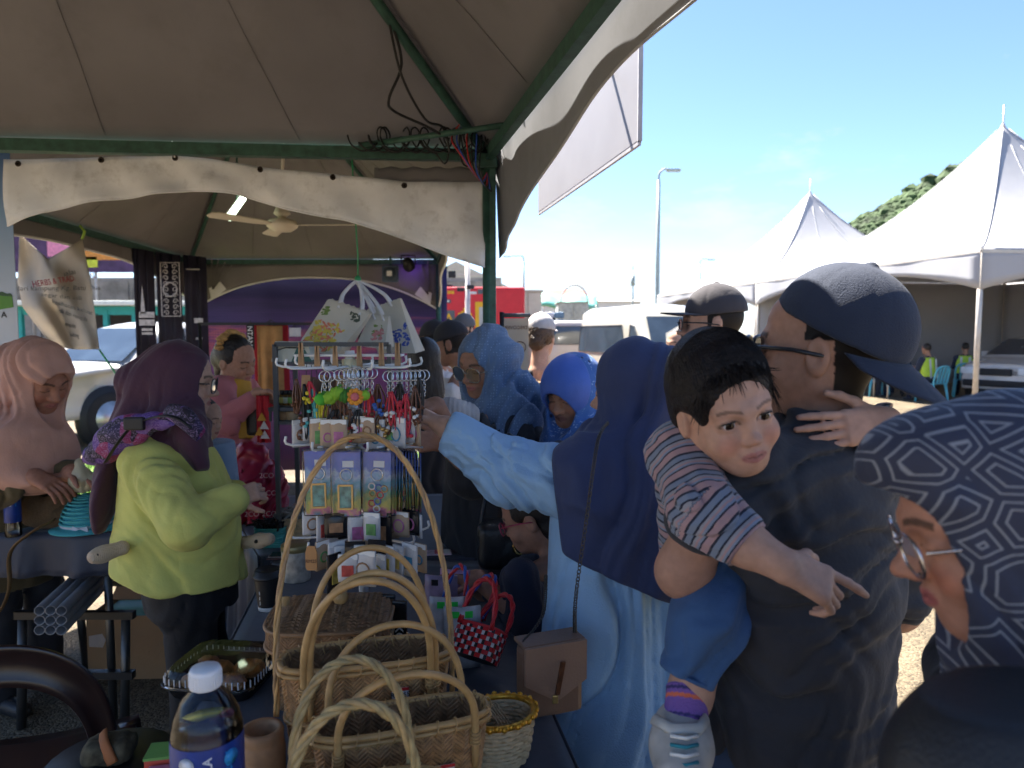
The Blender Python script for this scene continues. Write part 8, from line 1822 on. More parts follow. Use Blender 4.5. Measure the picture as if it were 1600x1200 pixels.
# ================================================================== white printed bags on a green string
t0 = at(559, 436, 3.02)
sg = thing('green_string', 'green plastic string tied to the beam, holding the white bags', 'string', t0); MB().tube([(0, 0, -.02), (.002, 0, .1), (-.002, -.03, .30), (0, -.08, 2.34 - t0.z)], .0035, n=6).build('string', mat('green_string', (.03, .25, .10), rough=.5), sg); MB().lathe([(.001, -.02), (.013, -.01), (.015, 0), (.010, .012), (.001, .016)], n=10).build('knot', mat('green_string'), sg)
M_BAGW = mat('white_mat_weave', (.56, .53, .45), rough=.75, var=.10, vscale=10, weave=.6, wscale=420, bump=.1, bscale=200)
def tote(label, tl, tr, bl, br, d, th, flowers, yaw=0.):
 P = [at(*tl, d), at(*tr, d), at(*br, d - .02), at(*bl, d - .02)]; c = (P[0] + P[1]) / 2; t = thing('tote_bag', label, 'bag', c, 0, 'white printed bags hung above the rack'); P = [q - c for q in P]; bk = Vector((.03, th, .01)); th0 = .18
 B = [P[0] + bk * th0, P[1] + bk * th0, P[2] + bk, P[3] + bk]
 def zig(a, b, n=16): return [a.lerp(b, i / n) + Vector((0, 0, .006 if i % 2 else 0)) for i in range(n + 1)]
 g = MB(); top = zig(P[0], P[1]); topb = zig(B[0], B[1]); n = len(top); g.add(top + [P[2], P[3]], [tuple(range(n + 2))]); g.add(topb + [B[2], B[3]], [tuple(reversed(range(n + 2)))]); g.add([P[0], B[0], B[3], P[3]], [(0, 1, 2, 3)]); g.add([P[1], P[2], B[2], B[1]], [(0, 1, 2, 3)]); g.add([P[3], B[3], B[2], P[2]], [(0, 1, 2, 3)])
 g.build('bag_body', M_BAGW, t); top_c = t0 - c
 for fr, y0 in ((0., -.004), (th0, .006)):
  for (i, j) in ((.25, .75),):
   a, b = P[0].lerp(P[1], i) + bk * fr, P[0].lerp(P[1], j) + bk * fr; MB().tube(smoothpts([a + Vector((0, y0, -.02)), a.lerp(top_c, .35) + (a - b) * .12, top_c + Vector((0, y0 * 2, -.01)), b.lerp(top_c, .35) + (b - a) * .12, b + Vector((0, y0, -.02))], 8), .0058, n=8).build('tube_handle', mat('white_tube', (.66, .66, .68), rough=.3), t)
 rr = random.Random(len(label)); ux, uy = (P[1] - P[0]), (P[3] - P[0]); nn = ux.cross(uy).normalized(); nn = nn if nn.y < 0 else -nn
 for (u0, u1, v0, v1, m_, cnt, sz) in flowers:
  g = MB()
  for k in range(cnt):
   u, v = rr.uniform(u0, u1), rr.uniform(v0, v1); q = P[0].lerp(P[1], u).lerp(P[3].lerp(P[2], u), v) + nn * (.0008 + .0002 * k / cnt); a = rr.uniform(0, 6.28); e1 = (ux.normalized() * math.cos(a) + uy.normalized() * math.sin(a)) * sz * rr.uniform(.6, 1.2); e2 = nn.cross(e1) * .45
   g.add([q + e1 * math.cos(w) + e2 * math.sin(w) for w in np.linspace(0, 2 * PI, 9)[:-1]], [tuple(range(8))])
  o = g.build('printed_petals', m_, t); o['kind'] = 'stuff'
fm = lambda n, c: mat('print_' + n, c, rough=.75, var=.2)
Fy, Fr, Fg, Fb, Fp, Fd = fm('yellow', (.52, .40, .06)), fm('coral', (.55, .16, .10)), fm('green', (.13, .20, .05)), fm('blue', (.05, .09, .38)), fm('pink', (.50, .20, .20)), fm('dark', (.05, .07, .05))
tote('white bag at the back with blue printed flowers', (573, 485), (625, 467), (590, 552), (649, 552), 3.08, .09, [(.45, .95, .45, .85, Fb, 46, .010), (.2, .6, .5, .62, Fb, 14, .009)])
tote('small white bag in the middle with a pink printed posy', (579, 491), (607, 495), (556, 540), (601, 546), 2.96, .06, [(.45, .85, .4, .75, Fp, 26, .009), (.4, .85, .3, .6, Fg, 12, .008)])
tote('large tilted white bag with yellow and coral printed flowers', (512, 468), (579, 490), (464, 541), (522, 558), 2.88, .10, [(.05, .75, .40, .95, Fy, 80, .011), (.05, .75, .38, .95, Fr, 60, .010), (.1, .7, .5, .95, Fg, 22, .008), (.62, .88, .08, .25, Fd, 18, .009), (.05, .18, .12, .3, Fg, 12, .009)])
# ================================================================== tan cross-body bag on its chain
t = thing('crossbody_bag', 'tan flap bag on a dark chain at the hip of the reaching woman', 'handbag', at(858, 1110, 1.52)); M_TAN = mat('tan_leatherette', (.24, .135, .085), rough=.4, var=.1, bump=.1, bscale=200)
ux = Vector((.93, .36, 0)); uy = Vector((-.36, .93, 0)); uz = Vector((0, 0, 1)); Mb = Matrix((ux, uy, uz)).transposed()
MB().box((0, 0, .075), (.135, .055, .15), M=Mb, bev=.012).build('bag_body', M_TAN, t); fl_ = MB().prism([(-.070, .16), (.070, .16), (.070, .075), (.010, .042), (-.002, .040), (-.070, .082)], .008, M=Mb @ Matrix.Rotation(PI / 2, 3, 'X'), c=-uy * .034).build('flap', mat('tan_flap', (.33, .20, .135), rough=.4, var=.08, bump=.1, bscale=200), t)
MB().bar(-uy * .041 + Vector((0, 0, .055)), -uy * .041 + Vector((.012, 0, .125)), .010, .004, up=uy).build('zip_strip', M_BRN, fl_); MB().box(-uy * .041 + Vector((-.004, 0, .045)), (.012, .006, .018), bev=.002).build('zip_pull', M_GILT, fl_); MB().box((0, 0, .158), (.140, .062, .008), M=Mb, bev=.003).build('bag_top', M_TAN, t)
g = MB(); lc = Vector(t.location)
for ends in (((.06, 0, .16), at(900, 930, 1.52), at(918, 800, 1.50), at(934, 690, 1.52), at(950, 660, 1.60)), ((-.06, 0, .16), at(848, 960, 1.60), at(853, 900, 1.66))):
 pts = smoothpts([Mb @ Vector(ends[0])] + [q - lc for q in ends[1:]], 22)
 for i in range(0, len(pts) - 1):
  p_, t_ = pts[i], (pts[i + 1] - pts[i]).normalized(); s_ = t_.cross(Vector((0, 1, 0)) if i % 2 else Vector((.7, .7, 0))).normalized(); g.tube([p_ + t_ * .0058 * math.cos(a) + s_ * .0036 * math.sin(a) for a in np.linspace(0, 2 * PI, 9)[:-1]], .0012, n=4, closed=True)
o = g.build('chain', mat('dark_chain', (.10, .09, .08), rough=.35, metal=.9), t); o['kind'] = 'stuff'
# ================================================================== red carrier bag
t = thing('carrier_bag', 'crimson plastic carrier bag with repeated pale lettering on the far table', 'bag', (at(392, 805, 3.0).x, 3.0, TZ)); c = Vector(t.location); S = Sdf(.006)
S.loft([(c + Vector((0, 0, .012)), .125, .10, (1, 0, 0)), (c + Vector((0, 0, .12)), .14, .11, (1, 0, 0)), (c + Vector((-.01, 0, .22)), .115, .08, (1, 0, 0)), (c + Vector((-.03, 0, .27)), .07, .05, (1, 0, 0))], k=.03); S.chain([c + Vector((-.05, 0, .25)), c + Vector((-.02, -.03, .315)), c + Vector((.04, -.02, .29))], (.04, .028, .04), k=.02); S.chain([c + Vector((-.10, 0, .22)), c + Vector((-.14, -.02, .27))], (.03, .02), k=.02)
S.disp(folds((.3, 0, 1), 22, 5, .022, 3.)); S.disp(folds((1, 0, .6), 34, 9, .010, 6.)); S.cut((0, 0, TZ + .002), (0, 0, -1)); sdf_obj('bag_film', S, mat('crimson_film', (.32, .012, .045), rough=.35, var=.12, translucent=.15), t)
for x_, z_ in ((.03, .055), (.10, .055), (-.06, .14), (.03, .135), (.10, .14), (-.02, .10), (-.07, .19), (.085, .21)): text_on('lettering', '2CO', .030, mat('bag_ink', (.50, .28, .30), rough=.5), t, (x_, -.118 + .35 * abs(x_) ** 1.6 + .25 * max(0, z_ - .12), z_), (1, .25 * x_ * 8 * .35, 0), (0, .1, 1))
# ================================================================== metal shelf with goods
t = thing('metal_shelf', 'grey metal display shelf behind the rack, stocked with jars and baskets', 'shelf', (at(448, 800, 2.62).x, 2.62, TZ)); M_SH = mat('shelf_grey', (.06, .065, .07), rough=.5)
lx = at(430, 600, 2.62).x - t.location.x; zt = at(430, 538, 2.62).z - TZ; zs = [at(430, y, 2.62).z - TZ for y in (568, 662)]; W_s = .42
for x_ in (lx, lx + W_s):
 for y_ in (0, .24): MB().box((x_, y_, zt / 2), (.016, .016, zt)).build('upright', M_SH, t)
for z_ in zs: MB().box((lx + W_s / 2, .12, z_), (W_s, .24, .012)).build('shelf_board', M_SH, t)
MB().bar((lx, 0, zt), (lx + W_s, 0, zt), .016, .016).build('top_bar', M_SH, t)
SH = Vector((t.location.x + lx, 2.62, TZ))
def on(px, py, z, name, label, cat, group=None): q = SH + Vector((at(px, py, 2.66).x - SH.x, .06, z + .006)); return thing(name, label, cat, q, 0, group)
b_ = on(458, 560, zs[0], 'cosmetic_case', 'cream and green zipped case on the top shelf', 'case'); MB().prism([(-.075, 0), (.075, 0), (.06, .075), (-.06, .075)], .08, M=Matrix.Rotation(PI / 2, 3, 'X')).build('case_body', mat('cream_vinyl', (.50, .50, .42), rough=.5), b_); MB().prism([(.0, -.001), (.078, -.001), (.05, .045), (.02, .05)], .084, M=Matrix.Rotation(PI / 2, 3, 'X')).build('green_panel', mat('green_vinyl', (.02, .10, .08), rough=.5), b_); MB().tube([(-.06, -.042, .04), (-.02, -.043, .052), (.05, -.043, .05)], .002, n=5).build('zip', M_BLACK, b_)
for k in range(5):
 b_ = on(436 + k * 7, 640, zs[1] + .055, 'oil_bottle', 'small dark-capped bottle with yellow label on the shelf', 'bottle', 'small bottles on the shelf'); MB().lathe([(0, 0), (.012, 0), (.013, .004), (.013, .034), (.007, .042)], n=14).build('glass', mat('amber', (.10, .05, .01), rough=.15), b_); MB().lathe([(.0133, .008), (.0133, .030)], n=14, close=True).build('label', mat('yellow_label%d' % (k % 3), ((.45, .38, .10), (.40, .42, .30), (.15, .30, .08))[k % 3], rough=.5), b_); MB().lathe([(.0085, .040), (.0085, .056), (.001, .057)], n=12).build('cap', M_BLACK, b_)
b_ = on(448, 640, zs[1] + .035, 'shelf_riser', 'low dark riser tray under the small bottles', 'tray'); MB().box((.01, 0, .008), (.15, .10, .016), bev=.003).build('tray', M_SH, b_); [MB().box((x_, y_, -.018), (.008, .008, .036)).build('foot', M_SH, b_) for x_ in (-.06, .08) for y_ in (-.04, .04)]
for k, (px, m_) in enumerate(((437, M_PIN), (452, mat('balm', (.46, .34, .20), rough=.5)))): b_ = on(px, 655, zs[1], 'cane_pot', ('tall brown cane pot', 'pale cane pot with gold lid')[k] + ' on the lower shelf', 'pot'); MB().lathe([(0, 0), (.022, 0), (.024, .03), (.022, .034)], n=16).build('pot', m_, b_); MB().lathe([(.0235, .031), (.0235, .037), (0, .038)], n=16).build('lid', mat('gold_lid', (.5, .36, .08), rough=.3, metal=.6), b_)
def tub(px, py, d, a, b, H, m, label, fill):
 q = atz(px, py, TZ + .0) if d is None else at(px, py, d); t = thing('small_basket', label, 'basket', (q.x, q.y, TZ + .001)); f, per = loop_tab(a, b, 5); g = MB(); g.grid(lambda u, v: (lambda p: Vector((p.x * (.85 + .15 * v), p.y * (.85 + .15 * v), H * v)))(f(u)), 40, 3); g.add([f(i / 40) * .85 for i in range(40)], [tuple(range(40))]); g.build('tub', m, t)
 for j in range(7): MB().tube([f(i / 40) * (.855 + .15 * (j + .5) / 7) + Vector((0, 0, H * (j + .5) / 7)) for i in range(40)], .0035, n=5, closed=True).build('weave_row', m, t)
 rr = random.Random(px); gg = MB()
 for k in range(60): x_, y_ = rr.uniform(-a, a) * .75, rr.uniform(-b, b) * .75; gg.tube([(x_, y_, H * .5), (x_ + rr.uniform(-.02, .02), y_ + rr.uniform(-.02, .02), H + rr.uniform(.0, .03)), (x_ + rr.uniform(-.04, .04), y_ + rr.uniform(-.03, .03), H + rr.uniform(-.01, .03))], .004, n=4)
 o = gg.build('contents', fill, t); o['kind'] = 'stuff'
tub(421, 730, 2.66, .055, .04, .075, mat('turquoise_strip', (.08, .40, .38), rough=.5), 'small turquoise basket of dark trinkets by the shelf', M_BLACK); tub(458, 740, 2.72, .065, .05, .10, M_PALE, 'cane tub heaped with grey shell strings behind the rack', mat('shell_grey', (.35, .33, .30), rough=.6, var=.4, vscale=60))
# ================================================================== garments hung at the back
t = thing('garment_rail', 'thin black rail at the back carrying the vest and ribbons', 'rail', (at(420, 508, 4.6).x, 4.6, 0)); zz = at(420, 506, 4.6).z; MB().bar((-.45, 0, zz), (.6, 0, zz), .018, .018).build('rail', M_BLACK, t); [MB().cyl((x_, 0, 0), (x_, 0, zz), .012, n=8).build('upright', M_BLACK, t) for x_ in (-.44, .59)]
def hang(label, cat, name, x0, x1, y0, y1, d, m, amp=.012, n=20):
 t = thing(name, label, cat, at((x0 + x1) / 2, y0, d)); a, b = at(x0, y0, d) - t.location, at(x1, y1, d) - t.location; g = MB(); g.grid(lambda u, v: (a.x + (b.x - a.x) * u, amp * math.sin(u * 14) * (.3 + v), a.z + (b.z - a.z) * v), n, 8, thick=.004); g.build('cloth', m, t); MB().tube([(a.x * .5, 0, a.z - .01), (0, 0, a.z + .03), (b.x * .5, 0, a.z - .01)], .003, n=5).build('hanger', M_BLACK, t); return t
hang('red cloth panels hanging behind the tan barkcloth vest', 'cloth', 'red_cloth', 396, 450, 507, 640, 4.62, mat('red_cotton', (.42, .015, .025), rough=.8)); hang('tan barkcloth vest hanging at the back of the stall', 'vest', 'barkcloth_vest', 401, 441, 509, 625, 4.52, mat('barkcloth', (.44, .22, .075), rough=.85, var=.2, vscale=14, bump=.3, bscale=60))
q = hang('black ribbon band with white block lettering beside the tan vest', 'ribbon', 'ribbon', 385, 397, 508, 547, 4.5, mat('ribbon_black', (.02, .018, .02), rough=.6), .002); text_on('lettering', 'NTANG', .045, M_WHITEP, q, (.0, -.012, -.085), (0, 0, -1), (1, 0, 0), bold=True)
q = hang('white paper notice pinned on the songket backdrop', 'notice', 'paper_notice', 452, 470, 512, 526, 4.5, mat('paper_white', (.6, .58, .6), rough=.7), .001)
q = hang('red cloth with orange and white triangles in the hands of the pink-jacketed woman', 'cloth', 'patterned_cloth', 400, 420, 618, 692, 3.36, mat('red_cotton', (.42, .015, .025), rough=.8), .01)
for k, (x_, z_, c_) in enumerate(((0, -.10, (.55, .26, .03)), (.01, -.14, (.62, .58, .55)), (-.012, -.17, (.62, .58, .55)), (.012, -.185, (.55, .26, .03)))): MB().prism([(-.022, -.018), (.022, -.018), (0, .022)], .003, M=Matrix.Rotation(PI / 2, 3, 'X'), c=(x_, -.016, z_)).build('triangle', mat('tri%d' % (k % 2), c_, rough=.8), q)
# ================================================================== left table: bag, hat, bottle, packet
t = thing('canvas_bag', 'brown canvas shoulder bag lying open on the left table', 'bag', (at(52, 800, 2.86).x, 2.92, TZ)); c = Vector(t.location); S = Sdf(.007); S.loft([(c + Vector((0, 0, .0)), .155, .085, (1, .1, 0)), (c + Vector((.01, 0, .07)), .16, .08, (1, .1, 0)), (c + Vector((.03, .01, .13)), .13, .055, (1, .1, 0))], k=.03); S.chain([c + Vector((.04, -.05, .10)), c + Vector((.10, -.03, .17)), c + Vector((.13, .0, .19))], (.03, .03, .025), k=.03); S.ell(c + Vector((-.02, .0, .15)), (.11, .04, .06), k=.01, mode='s'); S.disp(folds((1, 0, .5), 22, 7, .014, 4.)); S.cut((0, 0, TZ + .002), (0, 0, -1)); sdf_obj('bag_body', S, cloth('brown_canvas', (.10, .06, .028), rough=.9, bump=.3, bscale=120), t)
MB().box((-.13, -.06, .06), (.08, .06, .11), bev=.02).build('side_pocket', mat('tan_patch', (.25, .12, .045), rough=.7), t); MB().tube(smoothpts([(.06, -.07, .04), (.02, -.16, .01), (-.04, -.19, -.06), (-.05, -.19, -.2), (-.10, -.19, -.30), (-.17, -.19, -.31), (-.2, -.17, -.05), (-.16, -.12, .03)], 6), .016, n=6, flat=.25).build('strap', mat('strap_tan', (.27, .15, .06), rough=.8), t)
t = thing('crochet_hat', 'turquoise crocheted sun hat with a pale bow on the left table', 'hat', (at(118, 825, 2.85).x, 2.88, TZ + .001)); M_HAT = mat('turquoise_crochet', (.07, .38, .42), rough=.85, bump=.5, bscale=160)
g = MB(); nh = 30
for j in range(11):
 z0, a = .012 + .125 * math.sin(j / 11 * PI / 2), math.cos(j / 11 * PI / 2); g.tube([(.095 * a * math.cos(w) * (1 + .012 * ((i + j) % 2)), .095 * a * math.sin(w) * (1 + .012 * ((i + j) % 2)), z0) for i, w in enumerate(np.linspace(0, 2 * PI, nh * 2 + 1)[:-1])], .0055, n=5, closed=True)
g.lathe([(.09, .012), (.085, .05), (.068, .09), (.04, .118), (.001, .128)], n=30, close=True); o = g.build('crown', M_HAT, t); MB().lathe([(.088, .012), (.11, .006), (.135, .0), (.136, .004), (.11, .011), (.09, .018)], n=36, close=True).build('brim', M_HAT, t); MB().lathe([(.0965, .016), (.0975, .022), (.0965, .028)], n=30, close=True).build('ribbon', mat('pale_ribbon', (.45, .50, .58), rough=.5), t); [MB().prism([(0, 0), (s_ * .03, .012), (s_ * .032, -.012)], .006, M=Matrix.Rotation(PI / 2, 3, 'X'), c=(.03, -.097, .02)).build('bow', mat('pale_ribbon'), t) for s_ in (-1, 1)]
q = at(14, 800, 2.78); water_bottle('small water bottle beside the brown bag on the left table', (q.x, q.y + .02, TZ), .62)
t = thing('bread_packet', 'clear bag of pale dumplings held over the left table', 'packet', at(128, 752, 2.76)); S = Sdf(.005); S.ell(Vector(t.location), (.05, .035, .045)); S.cap(Vector(t.location) + Vector((0, 0, .03)), Vector(t.location) + Vector((-.01, 0, .075)), .02, .016, k=.03); S.disp(folds((0, 0, 1), 50, 8, .008, 1.)); sdf_obj('bag_film', S, mat('cream_film', (.52, .47, .32), rough=.35, translucent=.2), t)
# ================================================================== under the left table
t = thing('cardboard_box', 'brown corrugated cardboard box on the asphalt below the woman in lime', 'box', (at(181, 1080, 3.2).x, 3.34, 0), .05); M_CB = mat('cardboard', (.34, .185, .085), rough=.8, var=.1, vscale=4, bump=.15, bscale=20)
for c_, s_ in (((0, -.15, .15), (.36, .006, .30)), ((0, .15, .15), (.36, .006, .30)), ((-.178, 0, .15), (.006, .294, .30)), ((.178, 0, .15), (.006, .294, .30)), ((0, 0, .006), (.35, .29, .008))): MB().box(c_, s_).build('side', M_CB, t)
MB().box((.0, .02, .25), (.33, .24, .06), bev=.01).build('green_contents', mat('green_pack', (.02, .16, .07), rough=.5), t); MB().box((.0, .12, .345), (.35, .15, .005), M=Matrix.Rotation(R(38), 3, 'X')).build('flap', M_CB, t); MB().prism([(-.03, -.03), (.03, -.035), (.045, .0), (.03, .03), (-.03, .02)], .001, M=Matrix.Rotation(PI / 2, 3, 'X'), c=(-.14, -.1545, .19)).build('torn_tape', mat('tape', (.50, .38, .30), rough=.4), t)
for k in range(5): MB().bar((-.03 + .05 * k, -.1535, .03 + .02 * k), (.05 + .045 * k, -.1535, .10 + .03 * k), .004, .002, up=(0, 1, 0)).build('crease', M_CB, t)
t = thing('pipe_trestle', 'black steel trestle on the asphalt carrying the grey pipes', 'trestle', (at(95, 1030, 2.95).x, 2.98, 0)); [MB().tube([(x_, y_, 0), (x_, y_ * .8, .46)], .018, n=8).build('leg', M_STEEL, t) for x_ in (-.12, .30) for y_ in (-.2, .25)]; [MB().bar((-.14, y_, z_), (.34, y_, z_), .03, .03).build('crossbar', M_BLACK, t) for y_, z_ in ((-.17, .46), (.21, .46), (-.19, .22), (.24, .22))]
M_PVC = mat('grey_pvc', (.17, .17, .18), rough=.5, var=.15, vscale=10)
for k in range(9):
 a, b = at(62 + (k % 3) * 17, 990 - (k // 3) * 17 - (k % 2) * 5, 2.62), at(165 + (k % 3) * 13, 905 - (k // 3) * 11, 3.35); b.z = a.z = .50 + .036 * (k // 3) + .008; r_ = .019
 t = thing('pvc_pipe', 'grey plastic pipe in the %s row of the bundle, %s' % (('bottom', 'middle', 'top')[k // 3], ('left', 'centre', 'right')[k % 3]), 'pipe', a, 0, 'grey pipes on the trestle'); d_ = (b - a); n_ = d_.normalized(); x_ = n_.orthogonal().normalized(); y_ = n_.cross(x_); V = [];
 for o_, rr_ in ((Vector(), r_), (d_, r_), (d_, r_ * .8), (Vector(), r_ * .8)): V += [o_ + (x_ * math.cos(w) + y_ * math.sin(w)) * rr_ for w in np.linspace(0, 2 * PI, 17)[:-1]]
 MB().add(V, [(j * 16 + i, j * 16 + (i + 1) % 16, ((j + 1) % 4) * 16 + (i + 1) % 16, ((j + 1) % 4) * 16 + i) for j in range(4) for i in range(16)], True).build('pipe_wall', M_PVC, t)
t = thing('brown_chair', 'glossy dark brown plastic chair at the bottom left corner', 'chair', (at(-25, 1100, 1.72).x, 1.80, 0), .35); M_BCH = mat('brown_gloss_plastic', (.022, .010, .009), rough=.28, var=.2, vscale=20, spec=.6)
bw = lambda u: (.25 * math.cos(PI * (1 - u)), -.20 - .02 * math.sin(PI * u), .45 + .43 * math.sin(PI * u) ** .55)
def back(u, v): x_, y_, z_ = bw(.02 + .96 * u); k = 1 - .24 * v; return Vector((x_ * k, y_ + .015 * math.sin(PI * v), .45 + (z_ - .45) * k))
g = MB(); g.grid(back, 40, 6, thick=.008); g.build('backrest', M_BCH, t)
g = MB(); g.grid(lambda u, v: ((u - .5) * .46, -.21 + v * .44, .44 - .015 * math.sin(PI * u)), 10, 10, thick=.012); g.build('seat', M_BCH, t); [MB().tube([(sx * .21, sy * .19, .44), (sx * .245, sy * .235, 0)], [.03, .022], n=8).build('leg', M_BCH, t) for sx in (-1, 1) for sy in (-1, 1)]
t = thing('camouflage_pouch', 'camouflage pouch with an orange strap at the bottom left', 'bag', (at(128, 1195, 1.46).x, 1.50, .69), .2); S = Sdf(.005); S.box(Vector(t.location), (.05, .04, .024), r=.018); S.disp(folds((.2, 0, 1), 30, 10, .006)); sdf_obj('pouch', S, mat('camouflage', (.075, .065, .04), rough=.9, var=.6, vscale=40), t); MB().tube(smoothpts([(-.02, .02, .028), (.0, -.03, .026), (.02, -.044, -.01)], 5), .012, n=6, flat=.3).build('strap', mat('orange_web', (.34, .12, .04), rough=.7), t)
t2_ = thing('side_stool', 'low dark stool under the camouflage pouch', 'stool', (t.location.x, 1.50, 0)); MB().lathe([(0, .64), (.13, .64), (.14, .652), (.13, .664), (0, .664)], n=24).build('seat', M_BLACK, t2_); [MB().cyl((.09 * math.cos(a), .09 * math.sin(a), .64), (.13 * math.cos(a), .13 * math.sin(a), 0), .012, n=8).build('leg', M_BLACK, t2_) for a in (0.5, 2.1, 3.7, 5.2)]
# ================================================================== banners
ZB = at(10, 238, 3.37).z
t = thing('roll_up_banner', 'blue and white standing banner cut by the left edge', 'banner', (at(-140, 700, 3.35).x, 3.4, 0), 0); rb = mat('banner_print', (.5, .5, .5), rough=.5, var=.03); N, L = rb.node_tree.nodes, rb.node_tree.links; b_, src = colsrc(rb); tc = N.new('ShaderNodeTexCoord'); sp = N.new('ShaderNodeSeparateXYZ'); L.new(tc.outputs['Object'], sp.inputs[0]); mr = N.new('ShaderNodeMapRange'); mr.inputs[1].default_value = 1.2; mr.inputs[2].default_value = 2.5; L.new(sp.outputs[2], mr.inputs[0]); rp = N.new('ShaderNodeValToRGB'); e = rp.color_ramp.elements; e[0].position = .35; e[0].color = (.52, .54, .58, 1); e[1].position = 1; e[1].color = (.06, .14, .36, 1); q = e.new(.75); q.color = (.22, .36, .58, 1); L.new(mr.outputs[0], rp.inputs[0]); L.new(rp.outputs[0], b_.inputs['Base Color'])
xr = at(24, 400, 3.37).x - t.location.x; MB().box((xr - .42, 0, ZB / 2 + .05), (.84, .004, ZB - .12)).build('printed_sheet', rb, t); MB().box((xr - .42, 0, ZB), (.86, .018, .022), bev=.004).build('top_bar', M_CHROME, t); MB().box((xr - .42, 0, .06), (.88, .12, .10), bev=.02).build('base', M_CHROME, t); MB().cyl((xr - .42, .03, .1), (xr - .42, .03, ZB), .01, n=8).build('pole', M_CHROME, t)
zf = at(10, 470, 3.37).z; MB().prism([(-.12, -.05), (0, -.03), (-.004, .02), (-.05, .028), (-.12, .03)], .002, M=Matrix.Rotation(PI / 2, 3, 'X'), c=(xr - .015, -.004, zf)).build('printed_field', mat('field_green', (.10, .26, .03), rough=.5), t); MB().prism([(-.12, .03), (0, .02), (-.01, .036), (-.03, .034), (-.05, .044), (-.08, .036), (-.12, .046)], .002, M=Matrix.Rotation(PI / 2, 3, 'X'), c=(xr - .015, -.0045, zf)).build('printed_trees', mat('tree_dark', (.04, .09, .03), rough=.5), t); text_on('lettering', 'A', .04, M_BLACK, t, (xr - .062, -.004, at(0, 492, 3.37).z), (1, 0, 0), (0, 0, 1), bold=True)
t = thing('text_cloth', 'crumpled cream cloth notice with red and grey lettering tied to the beam', 'banner', at(95, 470, 4.6)); M_TC = mat('cream_banner', (.50, .44, .36), rough=.75, var=.08, translucent=.35); K = [[(30, 365), (75, 405), (128, 374)], [(28, 440), (85, 440), (141, 432)], [(36, 480), (95, 480), (150, 500)], [(80, 540), (115, 546), (155, 546)]]
def tcf(u, v, o=0.):
 i = min(2, int(v * 3)); a = v * 3 - i; r = [Vector((K[i][k][0], K[i][k][1], 0)).lerp(Vector((K[i + 1][k][0], K[i + 1][k][1], 0)), a) for k in range(3)]; p_ = r[0].lerp(r[1], u * 2) if u < .5 else r[1].lerp(r[2], u * 2 - 1); return at(p_.x, p_.y, 4.55 + .05 * math.sin(u * 7 + v * 5) + .03 * math.sin(u * 13 - v * 6) - o) - t.location
g = MB(); g.grid(tcf, 30, 30, thick=.002); g.build('cloth', M_TC, t)
def tctext(txt, u, v, size, m):
 o = text_mesh(txt, size); P_, X_, Y_ = Vector(tcf(u, v, .02)), (Vector(tcf(u + .1, v)) - Vector(tcf(u - .1, v))), (Vector(tcf(u, v - .05)) - Vector(tcf(u, v + .05))); ob = put('lettering', o, m, t); ob.matrix_local = Matrix.Translation(P_) @ basis(X_, Y_)
IK = mat('grey_ink', (.10, .10, .10), rough=.7); tctext('Jualan', .72, .26, .05, IK); tctext('HERBS & TRADITIONAL', .66, .33, .052, mat('red_ink', (.45, .06, .08), rough=.7)); [tctext(s_, u, v, .042, IK) for s_, u, v in (('dari kampung Kg. Batu Dua', .55, .42), ('segar dan asli', .55, .52), ('untuk kesihatan keluarga', .6, .62), ('minyak dan rempah', .6, .70), ('tempahan', .58, .80), ('hubungi', .6, .88))]
MB().tube([Vector(tcf(1, 0)), Vector(tcf(1, 0)) + Vector((.02, 0, .05)), Vector(tcf(1, 0)) + Vector((-.02, .02, .09))], .008, n=6).build('tie', mat('lime_string', (.30, .45, .05), rough=.5), t); MB().tube([Vector(tcf(1, 1)), Vector(tcf(1, 1)) + Vector((.2, .1, -.4))], .006, n=5).build('guy_string', mat('green_string'), t)
M_BAN = mat('dark_banner', (.018, .016, .034), rough=.6, var=.3, vscale=6);
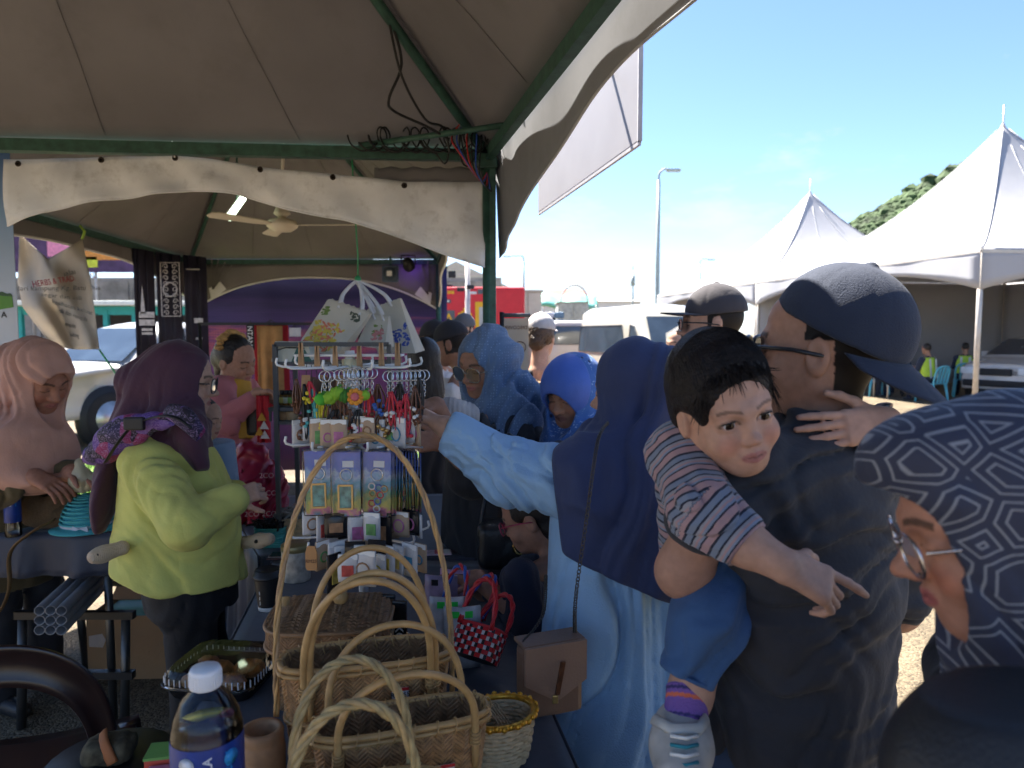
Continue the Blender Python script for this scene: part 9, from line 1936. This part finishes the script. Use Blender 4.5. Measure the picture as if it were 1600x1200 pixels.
for k, (x0, x1, y0, y1, d0, lb) in enumerate(((207, 244, 388, 560, 6.0, 'navy fabric banner at the stall corner with pale small print'), (243, 286, 394, 560, 6.4, 'dark fabric banner with white ornamental panel'), (286, 326, 398, 560, 6.9, 'dark purple fabric banner nearest the songket'))):
 t = thing('hanging_banner', lb, 'banner', at((x0 + x1) / 2, y0, d0), 0, 'dark banners at the back-left corner'); a, b = at(x0, y0, d0) - t.location, at(x1, y1, d0 + .3) - t.location; g = MB(); g.grid(lambda u, v: (a.x + (b.x - a.x) * u, a.y + (b.y - a.y) * u + .02 * math.sin(u * 15), a.z + (b.z - a.z) * v), 16, 4, thick=.004); g.build('cloth', M_BAN, t); w_ = b.x - a.x; z_ = lambda py: at(x0, py, d0).z - t.location.z; y_ = -.06
 ms = mat('banner_white_ink', (.42, .40, .40), rough=.6, var=.3, vscale=40)
 if k == 1:
  zc, h_ = z_(452), .24
  for ss in (-1, 1): MB().box((ss * .085, y_ + .06, zc), (.008, .006, h_ * 2)).build('ornament_border', ms, t)
  for ss in (-1, 1): MB().box((0, y_ + .06, zc + ss * h_), (.178, .006, .008)).build('ornament_border', ms, t)
  for q in range(9):
   for ss in (-1, 1): zz_ = zc - .21 + q * .052; MB().tube([(ss * (.04 + .026 * math.cos(w) * (1 - w / 9)), y_ + .06, zz_ + .026 * math.sin(w) * (1 - w / 9)) for w in np.linspace(0, 7, 16)], .005, n=4).build('scroll', ms, t)
  MB().tube([(.062 * math.cos(w), y_ + .055, zc + .062 * math.sin(w)) for w in np.linspace(0, 2 * PI, 25)[:-1]], .008, n=5, closed=True).build('ornament_ring', ms, t)
 elif k == 0:
  MB().prism([(-.02, -.12), (.02, -.12), (.0, .12)], .006, M=Matrix.Rotation(PI / 2, 3, 'X'), c=(.0, y_, z_(468))).build('printed_blade', ms, t); [MB().box((.03, y_, z_(py)), (.13 if py < 505 else .09, .006, .05 if py < 505 else .022)).build('print_line', ms, t) for py in (492, 504, 515, 521)]
 else: MB().box((.02, y_ + .03, z_(501)), (.085, .006, .05)).build('printed_block', ms, t); MB().box((-.02, y_ + .03, z_(421)), (.13, .006, .012)).build('print_line', ms, t); [MB().box((x_, y_ + .03, z_(529)), (.02, .006, .022)).build('print_line', ms, t) for x_ in (0, .04)]
q = at(806, 520, 3.45); t = thing('standing_sign', 'beige standing sign in a black frame, its lettering seen reversed', 'sign', (q.x, q.y, 0), .12); zt = at(800, 491, 3.45).z; MB().box((0, 0, zt - .55), (.125, .006, 1.06)).build('panel', mat('sign_beige', (.46, .40, .32), rough=.6, var=.06, translucent=.2), t); [MB().cyl((-.068, 0, 0), (-.068, 0, zt + .01), .011, n=8).build('frame_post', M_BLACK, t), MB().cyl((-.068, 0, zt - .005), (.07, 0, zt - .005), .010, n=8).build('frame_bar', M_SH, t), MB().box((0, 0, .015), (.3, .25, .03), bev=.005).build('base', M_BLACK, t)]
o = put('lettering', text_mesh('DISCOVER', .024), mat('sign_brown', (.12, .06, .04), rough=.6), t); o.matrix_local = Matrix.Translation((0, -.005, zt - .065)) @ basis((1, 0, 0), (0, 0, 1)) @ Matrix.Diagonal((-1, 1, 1, 1)); MB().tube([(.02 + .028 * math.cos(a), -.005, zt - .16 + .028 * math.sin(a)) for a in np.linspace(0, 2 * PI, 21)[:-1]], .002, n=5, closed=True).build('printed_ring', mat('sign_brown'), t)
for k, (px, py, d, c_, lb) in enumerate(((712, 905, 2.02, (.42, .24, .40), 'pink printed packet in the hands of the stooping child'), (690, 915, 1.9, (.30, .22, .30), 'mauve packet standing left of the child hands'), (700, 950, 1.72, (.45, .42, .42), 'clear packet with a green clip near the blue handles'), (722, 965, 1.70, (.40, .40, .42), 'clear packet leaning before the red basket'))):
 q = at(px, py, d); t = thing('craft_packet', lb, 'packet', q, -.2 + .1 * k, 'craft packets before the child'); g = MB(); g.grid(lambda u, v: ((u - .5) * .085, -.008 * math.sin(PI * u), .03 - (q.z - TZ + .028 if k else .075) * v), 6, 6, thick=.006); g.build('packet_film', mat('packet_%d' % k, c_, rough=.3, var=.3, vscale=30), t); MB().box((0, -.012, .012), (.05, .003, .016)).build('printed_label', M_BLACK if k < 2 else mat('green_clip', (.02, .5, .06), rough=.4), t)
